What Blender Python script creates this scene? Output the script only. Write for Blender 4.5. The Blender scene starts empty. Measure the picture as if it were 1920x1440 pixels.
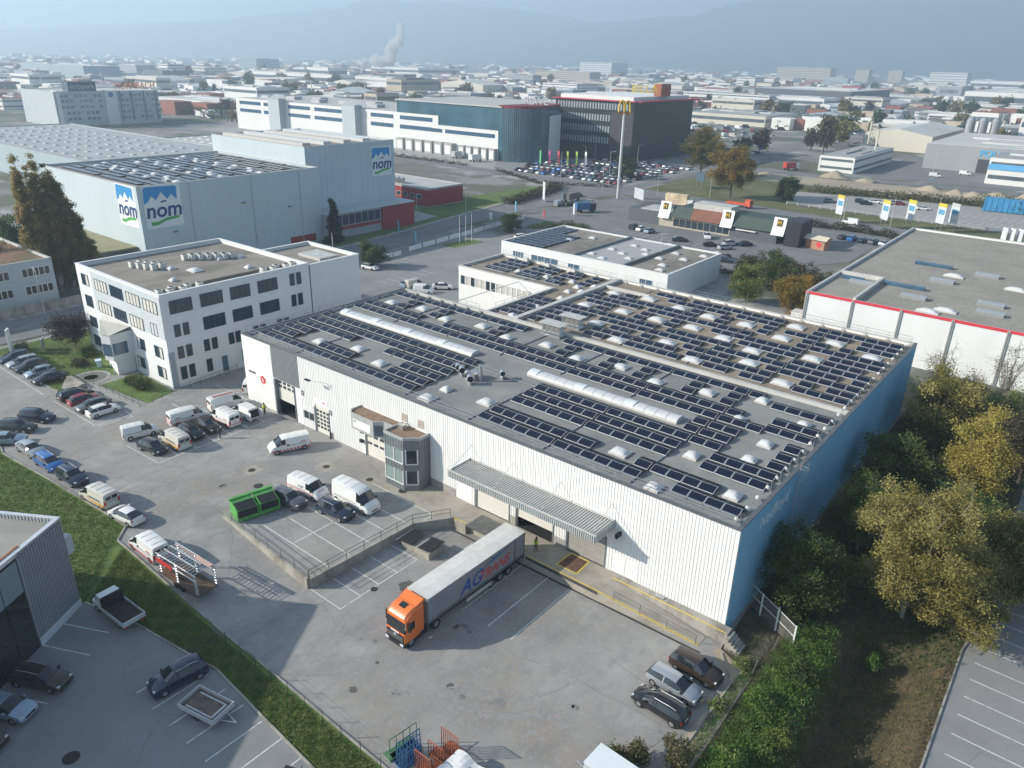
import bpy, bmesh, math, random
from mathutils import Vector, Matrix
random.seed(7)
S=bpy.context.scene; COL=S.collection; PI=math.pi; R=math.radians
# ---------------- camera ----------------
cd=bpy.data.cameras.new('camera'); cam=bpy.data.objects.new('camera',cd); COL.objects.link(cam); S.camera=cam
cd.sensor_width=36; cd.lens=26.62; cd.clip_start=.5; cd.clip_end=60000
_F=Vector((-.56841131,.72124391,-.39587347)); _R=Vector((.7787259,.62690381,.02403279)); _U=Vector((-.26550809,.29461642,.91799053))
cam.matrix_world=Matrix(((_R.x,_U.x,-_F.x,91.8445),(_R.y,_U.y,-_F.y,-54.8057),(_R.z,_U.z,-_F.z,46.4243),(0,0,0,1)))
# ---------------- world, sun, exposure ----------------
SUN_EL=R(25.4); SUN_DIR=Vector((.738,.675,0)).normalized()      # light travels along +x +y
W=bpy.data.worlds.new('World'); S.world=W; W.use_nodes=True; nt=W.node_tree
sky=nt.nodes.new('ShaderNodeTexSky'); sky.sky_type='NISHITA'; sky.sun_disc=False; sky.sun_elevation=SUN_EL
sky.sun_rotation=math.atan2(-SUN_DIR.x,-SUN_DIR.y); sky.air_density=1.0; sky.dust_density=.6; sky.ozone_density=2.5; sky.altitude=200
bg=nt.nodes['Background']; nt.links.new(sky.outputs[0],bg.inputs[0]); bg.inputs[1].default_value=.065
sl=bpy.data.lights.new('sun','SUN'); sl.energy=5; sl.angle=R(.55); sl.color=(1,.93,.82)
so=bpy.data.objects.new('sun',sl); COL.objects.link(so)
d=Vector((SUN_DIR.x*math.cos(SUN_EL),SUN_DIR.y*math.cos(SUN_EL),-math.sin(SUN_EL))); so.rotation_euler=d.to_track_quat('-Z','Y').to_euler()
S.view_settings.view_transform='Standard'; S.view_settings.look='None'; S.view_settings.exposure=1.05; S.view_settings.gamma=1
S.render.engine='CYCLES'
S.cycles.volume_bounces=1; S.cycles.max_bounces=6; S.cycles.transparent_max_bounces=8
# ---------------- materials ----------------
MATS={}
def M(name,col,rough=.8,var=.12,scale=1.5,bump=0,metal=0,bscale=None,spec=.35,col2=None,fac=None,stretch=None,coat=0):
    if name in MATS: return MATS[name]
    m=bpy.data.materials.new(name); m.use_nodes=True; n=m.node_tree.nodes; l=m.node_tree.links
    b=n['Principled BSDF']; b.inputs['Roughness'].default_value=rough; b.inputs['Metallic'].default_value=metal
    b.inputs['Specular IOR Level'].default_value=spec; b.inputs['Coat Weight'].default_value=coat; b.inputs['Coat Roughness'].default_value=.06
    c=Vector(col)
    if var>0 or col2:
        tc=n.new('ShaderNodeTexCoord'); no=n.new('ShaderNodeTexNoise'); no.inputs['Scale'].default_value=scale; no.inputs['Detail'].default_value=6; no.inputs['Roughness'].default_value=.62
        src=tc.outputs['Object']
        if stretch:
            mp=n.new('ShaderNodeMapping'); mp.inputs['Scale'].default_value=stretch; l.new(src,mp.inputs[0]); src=mp.outputs[0]
        l.new(src,no.inputs['Vector'])
        cr=n.new('ShaderNodeValToRGB'); e=cr.color_ramp.elements
        e[0].position,e[1].position=fac or (.3,.7)
        e[0].color=(*(col2 or c*(1-var)),1); e[1].color=(*(c*(1+var) if not col2 else c),1)
        l.new(no.outputs[0],cr.inputs[0]); l.new(cr.outputs[0],b.inputs['Base Color'])
        if bump:
            n2=n.new('ShaderNodeTexNoise'); n2.inputs['Scale'].default_value=bscale or scale*6; n2.inputs['Detail'].default_value=3; l.new(src,n2.inputs['Vector'])
            bp=n.new('ShaderNodeBump'); bp.inputs['Strength'].default_value=bump; bp.inputs['Distance'].default_value=.05; l.new(n2.outputs[0],bp.inputs['Height']); l.new(bp.outputs[0],b.inputs['Normal'])
    else: b.inputs['Base Color'].default_value=(*c,1)
    MATS[name]=m; return m
def mixmat(name,layers,rough=.9,bump=.3,bscale=20,spec=.25,lines=None):
    """asphalt-like: base colour with several noise layers (colour,scale,lo,hi,strength)"""
    m=bpy.data.materials.new(name); m.use_nodes=True; n=m.node_tree.nodes; l=m.node_tree.links; b=n['Principled BSDF']
    b.inputs['Roughness'].default_value=rough; b.inputs['Specular IOR Level'].default_value=spec
    tc=n.new('ShaderNodeTexCoord'); prev=None
    for i,(col,sc,lo,hi,st,str_) in enumerate(layers):
        if prev is None:
            rgb=n.new('ShaderNodeRGB'); rgb.outputs[0].default_value=(*col,1); prev=rgb.outputs[0]; continue
        mp=n.new('ShaderNodeMapping'); mp.inputs['Scale'].default_value=str_ or (1,1,1); mp.inputs['Location'].default_value=(i*7.3,i*3.1,0); l.new(tc.outputs['Object'],mp.inputs[0])
        no=n.new('ShaderNodeTexNoise'); no.inputs['Scale'].default_value=sc; no.inputs['Detail'].default_value=7; no.inputs['Roughness'].default_value=.6; l.new(mp.outputs[0],no.inputs[0])
        mr=n.new('ShaderNodeMapRange'); mr.inputs[1].default_value=lo; mr.inputs[2].default_value=hi; mr.inputs[3].default_value=0; mr.inputs[4].default_value=st; l.new(no.outputs[0],mr.inputs[0])
        mx=n.new('ShaderNodeMix'); mx.data_type='RGBA'; l.new(mr.outputs[0],mx.inputs[0]); l.new(prev,mx.inputs[6]); mx.inputs[7].default_value=(*col,1); prev=mx.outputs[2]
    if lines:   # thin crack / seam network
        col,sc,wd=lines
        no=n.new('ShaderNodeTexNoise'); no.inputs['Scale'].default_value=.35; l.new(tc.outputs['Object'],no.inputs[0])
        ad=n.new('ShaderNodeMix'); ad.data_type='RGBA'; ad.blend_type='ADD'; ad.inputs[0].default_value=1.2; l.new(tc.outputs['Object'],ad.inputs[6]); l.new(no.outputs['Color'],ad.inputs[7])
        vo=n.new('ShaderNodeTexVoronoi'); vo.feature='DISTANCE_TO_EDGE'; vo.inputs['Scale'].default_value=sc; l.new(ad.outputs[2],vo.inputs[0])
        mr=n.new('ShaderNodeMapRange'); mr.inputs[1].default_value=wd*.4; mr.inputs[2].default_value=wd; mr.inputs[3].default_value=.22; mr.inputs[4].default_value=0; l.new(vo.outputs[0],mr.inputs[0])
        n3=n.new('ShaderNodeTexNoise'); n3.inputs['Scale'].default_value=.12; l.new(tc.outputs['Object'],n3.inputs[0])
        m3=n.new('ShaderNodeMapRange'); m3.inputs[1].default_value=.5; m3.inputs[2].default_value=.6; l.new(n3.outputs[0],m3.inputs[0])
        mu=n.new('ShaderNodeMath'); mu.operation='MULTIPLY'; l.new(mr.outputs[0],mu.inputs[0]); l.new(m3.outputs[0],mu.inputs[1])
        mx=n.new('ShaderNodeMix'); mx.data_type='RGBA'; l.new(mu.outputs[0],mx.inputs[0]); l.new(prev,mx.inputs[6]); mx.inputs[7].default_value=(*col,1); prev=mx.outputs[2]
    l.new(prev,b.inputs['Base Color'])
    n2=n.new('ShaderNodeTexNoise'); n2.inputs['Scale'].default_value=bscale; n2.inputs['Detail'].default_value=3; l.new(tc.outputs['Object'],n2.inputs[0])
    bp=n.new('ShaderNodeBump'); bp.inputs['Strength'].default_value=bump; bp.inputs['Distance'].default_value=.02; l.new(n2.outputs[0],bp.inputs['Height']); l.new(bp.outputs[0],b.inputs['Normal'])
    MATS[name]=m; return m
def leafmat(name,cols,trans=.25):
    """leaves: colour picked per leaf clump from the mesh attribute 'tint' (0..1)"""
    m=bpy.data.materials.new(name); m.use_nodes=True; n=m.node_tree.nodes; l=m.node_tree.links; b=n['Principled BSDF']
    at=n.new('ShaderNodeAttribute'); at.attribute_name='tint'; cr=n.new('ShaderNodeValToRGB'); cr.color_ramp.interpolation='LINEAR'
    e=cr.color_ramp.elements
    while len(e)<len(cols): e.new(.5)
    for i,c in enumerate(cols): e[i].position=i/(len(cols)-1); e[i].color=(*c,1)
    l.new(at.outputs['Fac'],cr.inputs[0]); l.new(cr.outputs[0],b.inputs['Base Color']); b.inputs['Roughness'].default_value=.6; b.inputs['Specular IOR Level'].default_value=.25
    tr=n.new('ShaderNodeBsdfTranslucent'); l.new(cr.outputs[0],tr.inputs[0]); mx=n.new('ShaderNodeMixShader'); mx.inputs[0].default_value=trans
    l.new(b.outputs[0],mx.inputs[1]); l.new(tr.outputs[0],mx.inputs[2]); l.new(mx.outputs[0],n['Material Output'].inputs[0]); MATS[name]=m; return m
# ---------------- geometry helpers ----------------
class MB:
    def __init__(s): s.v=[]; s.f=[]; s.m=[]
    def q(s,pts,m=0):
        b=len(s.v); s.v+=[tuple(p) for p in pts]; s.f.append(tuple(range(b,b+len(pts)))); s.m.append(m); return s
    def box(s,x0,y0,z0,x1,y1,z1,m=0,skip=''):
        if x0>x1:x0,x1=x1,x0
        if y0>y1:y0,y1=y1,y0
        if z0>z1:z0,z1=z1,z0
        b=len(s.v); s.v+=[(x0,y0,z0),(x1,y0,z0),(x1,y1,z0),(x0,y1,z0),(x0,y0,z1),(x1,y0,z1),(x1,y1,z1),(x0,y1,z1)]
        for k,f in (('b',(0,3,2,1)),('t',(4,5,6,7)),('s',(0,1,5,4)),('e',(1,2,6,5)),('n',(2,3,7,6)),('w',(3,0,4,7))):
            if k not in skip: s.f.append(tuple(b+i for i in f)); s.m.append(m)
        return s
    def prism(s,pts,z0,z1,m=0,mt=None,bot=True):
        a=sum(pts[i][0]*pts[(i+1)%len(pts)][1]-pts[(i+1)%len(pts)][0]*pts[i][1] for i in range(len(pts)))
        if a<0: pts=pts[::-1]
        n=len(pts); b=len(s.v); s.v+=[(p[0],p[1],z0) for p in pts]+[(p[0],p[1],z1) for p in pts]
        s.f.append(tuple(range(b+n,b+2*n))); s.m.append(m if mt is None else mt)
        if bot: s.f.append(tuple(range(b+n-1,b-1,-1))); s.m.append(m)
        for i in range(n): j=(i+1)%n; s.f.append((b+i,b+j,b+n+j,b+n+i)); s.m.append(m)
        return s
    def bar(s,p,q,r,n=6,m=0,r2=None,cap=True):
        p=Vector(p);q=Vector(q);d=q-p
        if d.length<1e-6: return s
        t=d.orthogonal().normalized(); u=d.normalized().cross(t); b=len(s.v); r2=r if r2 is None else r2
        for k in range(n):
            a=2*PI*k/n+PI/n; o=t*math.cos(a)+u*math.sin(a); s.v.append(tuple(p+o*r)); s.v.append(tuple(q+o*r2))
        for k in range(n): j=(k+1)%n; s.f.append((b+2*k,b+2*j,b+2*j+1,b+2*k+1)); s.m.append(m)
        if cap: s.f.append(tuple(b+2*k for k in range(n))[::-1]); s.f.append(tuple(b+2*k+1 for k in range(n))); s.m+=[m,m]
        return s
    def path(s,pts,r,n=5,m=0):
        for a,b in zip(pts,pts[1:]): s.bar(a,b,r,n,m)
        return s
    def lathe(s,prof,n=12,c=(0,0,0),m=0):
        b=len(s.v)
        for r,z in prof:
            for k in range(n): a=2*PI*k/n; s.v.append((c[0]+r*math.cos(a),c[1]+r*math.sin(a),c[2]+z))
        for i in range(len(prof)-1):
            for k in range(n): j=(k+1)%n; s.f.append((b+i*n+k,b+i*n+j,b+(i+1)*n+j,b+(i+1)*n+k)); s.m.append(m)
        s.f.append(tuple(b+(len(prof)-1)*n+k for k in range(n))); s.m.append(m); return s
    def mesh(s,name,mats):
        me=bpy.data.meshes.new(name); me.from_pydata(s.v,[],s.f)
        for mm in (mats if isinstance(mats,(list,tuple)) else [mats]): me.materials.append(mm)
        if any(s.m): me.polygons.foreach_set('material_index',s.m)
        return me
    def build(s,name,mats,parent=None,smooth=False):
        me=s.mesh(name,mats)
        if smooth: me.polygons.foreach_set('use_smooth',[True]*len(me.polygons))
        return link(name,me,parent)
def link(name,me,parent=None,loc=None,rz=None):
    o=bpy.data.objects.new(name,me); COL.objects.link(o)
    if parent: o.parent=parent
    if loc: o.location=loc
    if rz is not None: o.rotation_euler=(0,0,rz)
    return o
def tag(o,label,cat,group=None):
    o['label']=label; o['category']=cat
    if group: o['group']=group
    return o
def thing(name,label,cat,loc=(0,0,0),rz=0,group=None):
    o=bpy.data.objects.new(name,None); COL.objects.link(o); o.location=loc; o.rotation_euler=(0,0,rz); o.empty_display_size=.3
    return tag(o,label,cat,group)
def struct(o,kind='structure'): o['kind']=kind; return o
def dup(root,loc,rz,label=None,group=None,scale=None):
    r=root.copy(); COL.objects.link(r); r.location=loc; r.rotation_euler=(0,0,rz)
    if label: r['label']=label
    if group: r['group']=group
    if scale: r.scale=scale
    for ch in root.children:
        c=ch.copy(); COL.objects.link(c); c.parent=r
        for g in ch.children: e=g.copy(); COL.objects.link(e); e.parent=c
    return r
def text(name,body,size,mat,parent,loc,rot,extrude=.03,align='CENTER',shear=0,sx=1,bold=0):
    cu=bpy.data.curves.new(name,'FONT'); cu.body=body; cu.size=size; cu.extrude=extrude; cu.align_x=align; cu.align_y='CENTER'; cu.shear=shear; cu.offset=bold; cu.resolution_u=3
    t=bpy.data.objects.new(name,cu); COL.objects.link(t); bpy.context.view_layer.update()
    me=bpy.data.meshes.new_from_object(t); bpy.data.objects.remove(t); bpy.data.curves.remove(cu)
    me.materials.clear(); me.materials.append(mat); o=link(name,me,parent,loc); o.rotation_euler=rot; o.scale=(sx,1,1); return o
def sstep(t): t=max(0,min(1,t)); return t*t*(3-2*t)
def zg(x,y=0):
    z=-1.1*sstep((x-18)/24)*(1-sstep((y-64)/30))
    if 78<x<92 and y<22: z+=(.55*sstep((x-78.3)/1.6)*(1-sstep((x-81.6)/1.2))-2.2*sstep((x-82.2)/2.4)*(1-sstep((x-87.6)/3.2)))*(1-sstep((y-6)/12))   # bank and ditch
    return z
def sheet(name,poly,dz,mat,kind='structure',parent=None,flat=None):
    bm=bmesh.new(); bm.faces.new([bm.verts.new((p[0],p[1],0)) for p in poly])
    if flat is None:
        xs=[p[0] for p in poly]; ys=[p[1] for p in poly]
        for i in range(11):
            c=18+2.4*i
            if min(xs)<c<max(xs): bmesh.ops.bisect_plane(bm,geom=bm.verts[:]+bm.edges[:]+bm.faces[:],plane_co=(c,0,0),plane_no=(1,0,0))
        for i in range(14):
            c=78.4+1.0*i
            if min(xs)<c<max(xs) and max(xs)<100 and min(xs)>70: bmesh.ops.bisect_plane(bm,geom=bm.verts[:]+bm.edges[:]+bm.faces[:],plane_co=(c,0,0),plane_no=(1,0,0))
        for i in range(8):
            c=4+2.4*i
            if min(ys)<c<max(ys) and min(xs)>70 and max(xs)<100: bmesh.ops.bisect_plane(bm,geom=bm.verts[:]+bm.edges[:]+bm.faces[:],plane_co=(0,c,0),plane_no=(0,1,0))
        for i in range(7):
            c=64+5*i
            if min(ys)<c<max(ys) and max(xs)>18: bmesh.ops.bisect_plane(bm,geom=bm.verts[:]+bm.edges[:]+bm.faces[:],plane_co=(0,c,0),plane_no=(0,1,0))
    bmesh.ops.recalc_face_normals(bm,faces=bm.faces)
    for f in bm.faces:
        if f.normal.z<0: f.normal_flip()
    for v in bm.verts: v.co.z=(zg(v.co.x,v.co.y) if flat is None else flat)+dz
    me=bpy.data.meshes.new(name); bm.to_mesh(me); bm.free(); me.materials.append(mat); o=link(name,me,parent)
    if kind: o['kind']=kind
    return o
def stripe(mb,p,q,w,dz,flat=None):
    p=Vector((*p,0));q=Vector((*q,0));d=q-p; n=Vector((-d.y,d.x,0)).normalized()*w/2; k=max(1,int(d.length/2.5))
    for i in range(k):
        a=p+d*i/k; b=p+d*(i+1)/k
        mb.q([(c.x,c.y,(zg(c.x,c.y) if flat is None else flat)+dz) for c in (a-n,b-n,b+n,a+n)])
    return mb
# ================= SETTING =================
asph=mixmat('asphalt_yard',[((.305,.295,.278),0,0,0,0,None),((.21,.205,.20),.10,.47,.68,.75,None),((.40,.39,.365),.22,.5,.7,.7,None),((.25,.215,.175),.07,.5,.66,.6,None),((.235,.23,.225),.9,.5,.62,.55,(1,.5,1)),((.34,.33,.315),2.5,.52,.64,.5,None),((.17,.168,.165),.5,.56,.74,.5,(1,.35,1)),((.15,.15,.148),1.4,.64,.76,.45,None),((.39,.38,.36),6,.55,.8,.35,None)],rough=.88,bump=.35,bscale=30,lines=((.07,.07,.07),.11,.010))
asph2=mixmat('asphalt_lot',[((.26,.26,.255),0,0,0,0,None),((.20,.20,.20),.15,.4,.65,.7,None),((.31,.305,.295),.5,.5,.75,.5,None),((.11,.11,.11),1.6,.6,.76,.4,None)],rough=.9,bump=.3,bscale=30,lines=((.08,.08,.08),.13,.008))
asphr=mixmat('asphalt_road',[((.20,.20,.20),0,0,0,0,None),((.155,.155,.158),.1,.4,.6,.6,None),((.25,.245,.24),.8,.5,.75,.5,(1,.3,1))],rough=.9,bump=.2,bscale=25)
conc=mixmat('concrete_dock',[((.36,.33,.28),0,0,0,0,None),((.24,.215,.175),.4,.45,.65,.7,None),((.42,.39,.34),1.2,.5,.7,.5,None),((.2,.18,.15),3,.6,.75,.4,None)],rough=.9,bump=.3,bscale=18)
concw=mixmat('concrete_weathered',[((.36,.34,.30),0,0,0,0,None),((.17,.15,.125),.5,.45,.62,.8,(1,1,.3)),((.42,.40,.36),1.5,.5,.7,.5,None)],rough=.9,bump=.4,bscale=10)
paving=mixmat('paving',[((.33,.32,.30),0,0,0,0,None),((.25,.24,.23),.6,.45,.65,.6,None),((.38,.37,.35),3,.5,.7,.5,None)],rough=.9,bump=.2)
grassg=mixmat('grass_soil',[((.13,.19,.055),0,0,0,0,None),((.075,.125,.033),.2,.42,.62,.8,None),((.15,.15,.06),.5,.52,.72,.6,None),((.055,.08,.028),1.8,.5,.7,.6,None)],rough=1,bump=.8,bscale=8)
grassd=mixmat('dry_grass',[((.15,.145,.07),0,0,0,0,None),((.08,.095,.035),.05,.4,.6,.8,None),((.24,.20,.125),.15,.5,.7,.6,None)],rough=1,bump=.6,bscale=4)
leafl=mixmat('leaf_litter',[((.085,.07,.04),0,0,0,0,None),((.05,.055,.025),.3,.42,.6,.8,None),((.18,.13,.06),1.5,.5,.72,.7,None),((.03,.03,.02),3,.5,.7,.5,None)],rough=1,bump=.8,bscale=7)
dirt=mixmat('bare_earth',[((.38,.32,.24),0,0,0,0,None),((.27,.23,.17),.06,.4,.6,.8,None),((.44,.39,.31),.2,.5,.7,.6,None)],rough=1,bump=.5,bscale=2)
cityg=mixmat('city_ground',[((.17,.17,.15),0,0,0,0,None),((.26,.255,.245),.012,.46,.52,.9,None),((.09,.105,.06),.02,.5,.56,.8,None),((.38,.37,.35),.03,.56,.6,.8,None)],rough=1,bump=0)
white_paint=M('road_paint',(.62,.62,.60),.7,.25,3,col2=(.35,.35,.34),fac=(.3,.5)); yellow_paint=M('yellow_paint',(.72,.52,.06),.6,.1,3)
# one ground sheet to the horizon
g=MB(); xs=[-14000,-5000,-2000,-600,-200,-60]+[-60+6*i for i in range(1,29)]+[78.4+1.0*i for i in range(14)]+[130,300,1000,4000]; ys=[-3000,-800,-200]+[-80+8*i for i in range(0,24)]+[2,4,6,10,12,14,16.5,19,21.5]+[300,800,2000,5000,14000]
xs=sorted(set(xs)); ys=sorted(set(ys))
for x in xs:
    for y in ys: g.v.append((x,y,zg(x,y)-(.06 if not(77<x<93 and y<25) else .3)))
ny=len(ys)
for i in range(len(xs)-1):
    for j in range(ny-1): g.f.append((i*ny+j,(i+1)*ny+j,(i+1)*ny+j+1,i*ny+j+1)); g.m.append(0)
struct(g.build('ground',cityg))
def rect(x0,y0,x1,y1): return [(x0,y0),(x1,y0),(x1,y1),(x0,y1)]
# turf and litter sheets near
sheet('grass',[(-70,-75),(-24.5,-75),(60,-75),(78,-29.6),(62,-29.2),(46,-28.9),(20.5,-28.9),(18.6,-27.1),(3.5,-28.2),(-8,-29.3),(-20,-26.5),(-70,-24)],-.03,grassg)
sheet('undergrowth_ground',[(77.4,-60),(92.5,-60),(91.6,-6),(91.2,80),(74.2,80),(74.2,5),(77.6,4)],-.036,leafl)
sheet('slope_turf',[(77.9,-60),(84.5,-60),(83.8,-14),(83,2),(80.5,8),(78,8)],-.018,leafl)
sheet('verge',[(74.3,-1.8),(77.9,-3.5),(78.1,-19),(76.2,-16),(76.6,-5),(73.9,-2.6)],-.004,dirt)
# yard
sheet('yard',[(-48,-60),(-30,-60),(-20,-26.5),(-8,-29.3),(3.5,-28.2),(18.6,-27.1),(20.5,-28.9),(46,-28.9),(62,-29.2),(76,-29.4),(76.4,-16),(76.8,-5),(74.4,-2.2),(73.9,8),(0,8),(-.5,60),(-48,60)],-.012,asph)
sheet('neighbour_lot',[(27.2,-35.3),(33,-33.4),(43,-31.7),(51,-32.2),(58,-32.6),(75,-33.5),(75,-75),(20,-75),(31,-43.5)],-.008,asph2)
sheet('visitor_car_park',[(91.3,-70),(91.1,-5),(91.0,12),(92.5,24),(96,60),(170,60),(170,-70)],-.008,asph2)
sheet('backyard',[(-48,30),(-4,30),(-4,62),(-4,84),(-23,84),(-23,112),(-52,112),(-52,84),(-48,62)],-.008,asph2)
# lawns round the office and the streets
for nm,poly,dz,mt in (
 ('office_lawn',[(-47,-17.0),(-28,-17.3),(-22.5,-16.9),(-22.4,-5.4),(-37.4,-5.2),(-38,14),(-47,14)],.0,grassg),
 ('lawn_wedge',[(-20.4,-11.9),(-9.0,-10.3),(-10.2,-5.8),(-20.4,-5.6)],.012,grassg),
 ('street_verge',[(-66,-60),(-61.9,-60),(-62.2,40),(-64.8,77),(-72,123),(-82,189),(-90,198),(-94,150),(-78,100),(-70,60),(-67,10)],.0,grassg),
 ('street',[(-61.2,-80),(-50.2,-80),(-49.4,20),(-49.2,60),(-60.6,111),(-63,150),(-60,190),(-61,215),(-61,290),(-66,380),(-80,600),(-90,600),(-82,380),(-80,250),(-86,215),(-82,189),(-71.6,123),(-64.3,77),(-61.8,40)],.004,asphr),
 ('cross_street',[(-420,200),(-300,203),(-120,206),(-84,203),(-70,206),(-70,222),(-84,214),(-120,213),(-300,211),(-420,209)],.0,asphr),
 ('restaurant_lot',[(-58,120),(-30,118),(24,121),(40,150),(40,196),(-55,196)],.0,asphr),
 ('side_road',[(-61,198),(40,198),(90,196),(140,192),(140,202),(90,206),(30,208),(-10,213),(-61,216)],.006,asphr),
 ('roadside_turf',[(-58,216),(-10,213.5),(30,208.5),(90,206.5),(140,202.5),(140,222),(70,224),(-6,226),(-30,300),(-58,300)],-.004,grassd),
 ('concrete_lot',[(-5,227),(70,225),(140,222),(140,277),(64,277),(-10,258)],.0,paving),
 ('weed_strip',[(-10,258.5),(64,277.5),(140,278),(140,290),(56,288),(-30,275)],.0,grassd),
 ('building_plot',[(-40,278),(-20,280),(56,289),(140,291),(140,316),(57,312),(-35,302)],.004,dirt),
 ('far_road',[(-60,306),(-44,303),(15,312),(58,321),(140,325),(140,334),(58,329),(15,320),(-44,315),(-60,318)],.01,asphr),
 ('lorry_yard',[(-10,330),(140,338),(140,480),(-10,430)],.0,asphr),
 ('office_car_park',[(-134,214),(-66,216),(-66,292),(-120,292),(-150,236)],.009,asph2),
 ('loading_forecourt',[(-380,214),(-134,214),(-150,240),(-380,240)],.002,paving),
 ('dairy_lawn',[(-72,104),(-92,150),(-140,150),(-140,120),(-84,118)],.002,grassg),
 ('dairy_forecourt',[(-72,96),(-76,118),(-88,119),(-96,106),(-96,96)],.006,paving)):
    sheet(nm,poly,dz,mt,flat=None if poly[0][0]>-10 else 0)
# kerbs
def kerb(pts,w=.16,h=.11,name='kerb'):
    mb=MB()
    for a,b in zip(pts,pts[1:]):
        d=Vector((b[0]-a[0],b[1]-a[1],0)); k=max(1,int(d.length/2)); n=Vector((-d.y,d.x,0)).normalized()*w/2
        for i in range(k):
            p=Vector((*a,0))+d*(i/k); q=Vector((*a,0))+d*((i+.985)/k)
            for s in (p,q): s.z=zg(s.x,s.y)
            b0=len(mb.v); mb.v+=[tuple(p-n),tuple(q-n),tuple(q+n),tuple(p+n)]+[tuple(c+Vector((0,0,h))) for c in (p-n,q-n,q+n,p+n)]
            for f in ((4,5,6,7),(0,1,5,4),(1,2,6,5),(2,3,7,6),(3,0,4,7)): mb.f.append(tuple(b0+i for i in f)); mb.m.append(0)
    return struct(mb.build(name,concw))
kerb([(-20,-26.5),(-8,-29.3),(3.5,-28.2),(18.6,-27.1),(20.5,-28.9),(46,-28.9),(62,-29.2),(76,-29.4)])
kerb([(76.7,-18),(76.8,-5),(74.6,-2.3)]); kerb([(27.3,-35.2),(33,-33.4),(43,-31.7),(51,-32.2),(58,-32.6),(75,-33.5)])
kerb([(91.3,-70),(91.1,-5),(91.0,12),(92.5,24)]); kerb([(-47,-17.0),(-28,-17.3),(-22.5,-16.9)])
kerb([(-49.3,-60),(-49.1,20),(-48.9,60)]); kerb([(-62.3,-60),(-62.1,40),(-64.6,77),(-71.9,123),(-82.3,189)],w=1.6,h=.12,name='pavement')
# raised platform of the upper lot and the dock
PL=[(19,-18.9),(25.9,-19.25),(40.3,-20.06),(40.9,-7.0),(43.4,-3.3),(43.4,.3),(19,.3)]
sheet('upper_lot',PL,.004,asph,flat=0)
wall=thing('retaining_wall','low weathered concrete wall with railing round the upper parking bays','wall',(0,0,0))
mb=MB()
for a,b in (((24.6,-19.18),(25.9,-19.25)),((25.9,-19.25),(40.3,-20.06)),((40.3,-20.06),(40.9,-7.0)),((40.9,-7.0),(43.4,-3.3))):
    d=Vector((b[0]-a[0],b[1]-a[1])).normalized(); n=Vector((d.y,-d.x))*.3
    mb.prism([a,b,(b[0]+n.x,b[1]+n.y),(a[0]+n.x,a[1]+n.y)],-1.4,.10)
mb.build('wall_body',concw,wall)
rail=M('galvanised_dark',(.10,.10,.10),.5,.1,2,metal=.6)
mb=MB()
for a,b in (((26.2,-19.4),(40.4,-20.2)),((40.45,-20.15),(41.05,-7.0)),((41.05,-7.0),(43.3,-3.5)),):
    d=Vector((b[0]-a[0],b[1]-a[1],0)); k=max(1,round(d.length/2.2))
    for z in (.62,1.1): mb.bar((a[0],a[1],z),(b[0],b[1],z),.028,5)
    for i in range(k+1): p=Vector((a[0],a[1],.1))+d*(i/k); mb.bar(p,(p.x,p.y,1.1),.028,5)
mb.build('railing',rail,wall)
# painted lines: one object per marked area
def marks(name,segs,w=.12,dz=.004,flat=None,mat=white_paint):
    mb=MB()
    for s in segs: stripe(mb,s[0],s[1],w,dz,flat)
    return struct(mb.build(name,mat))
marks('bay_lines',[((-48,-18.75),(-22.8,-18.75)),((-19.5,-18.7),(-7.3,-18.45)),((-7.3,-18.45),(-6.4,-13.9)),((-6.4,-13.9),(-9.5,-13.6))]+[((-9.6+.75*i,-18.3),(-9.3+.75*i*.9,-14.0)) for i in range(0,5)])
marks('van_bay_lines',[((1.2,-18.45),(8.4,-18.1)),((8.4,-18.1),(8.2,-.6)),((-7.9,-.35),(8.2,-.35))]+[((1.4+.0*i,-18+2.5*i),(8.2,-18+2.5*i)) for i in range(1,7)]+[((-6.5,-8.2),(1.2,-8.2)),((-4.5,-8),(-2.7,-5.8)),((-3.3,-8),(-1.5,-5.8)),((-2.1,-8),(-.3,-5.8))])
marks('upper_bay_lines',[((30.4,-15.0),(40.3,-15.1)),((34.4,-17.6),(34.4,-12.3)),((29.6,-12.35),(40.2,-12.4)),((30.0,-9.9),(40,-9.9)),((30.4,-7.4),(40.4,-7.4)),((31,-4.2),(41.5,-4.4)),((41.5,-4.4),(41.5,-6.3)),((29.3,-17.6),(40.2,-17.7))],dz=.009,flat=0)
marks('dock_bay_lines',[((40.4,-20.15),(44.85,-20.15)),((44.9,-20.2),(44.9,-10.1))]+[((40.8,y),(44.85,y)) for y in (-17.7,-15.4,-12.95,-10.2)]+[((x,-13),(x,-3.4 if x>50 else -4)) for x in (53.6,56.85,59.5)]+[((47.3,-4.4),(47.3,-5.7))])
marks('neighbour_bay_lines',[((33.3,-40.6),(36.4,-34.9+.0)),((30.6,-38.2),(34.0,-34.9))][:0]+[((40.46+2.505*i,-37.2),(40.46+2.505*i,-32.4)) for i in range(8)]+[((28.2,-37.85),(32.4,-35.5)),((29.4,-40.15),(33.8,-37.75)),((30.7,-42.4),(35.1,-40)),((32,-44.7),(36.4,-42.2))])
marks('visitor_bay_lines',[((92.2,y),(97.2,y-.05)) for y in [-13.5+2.45*i for i in range(0,16)]]+[((106,y),(111,y)) for y in [-13.5+2.45*i for i in range(0,16)]])
marks('backyard_bay_lines',[((-44.4,60+2.6*i),(-39.5,60.2+2.6*i)) for i in range(-2,6)]+[((-33.5,55+2.6*i),(-28.5,55+2.6*i)) for i in range(0,6)]+[((-48,92+2.6*i),(-43.5,92+2.6*i)) for i in range(0,8)])
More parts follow.
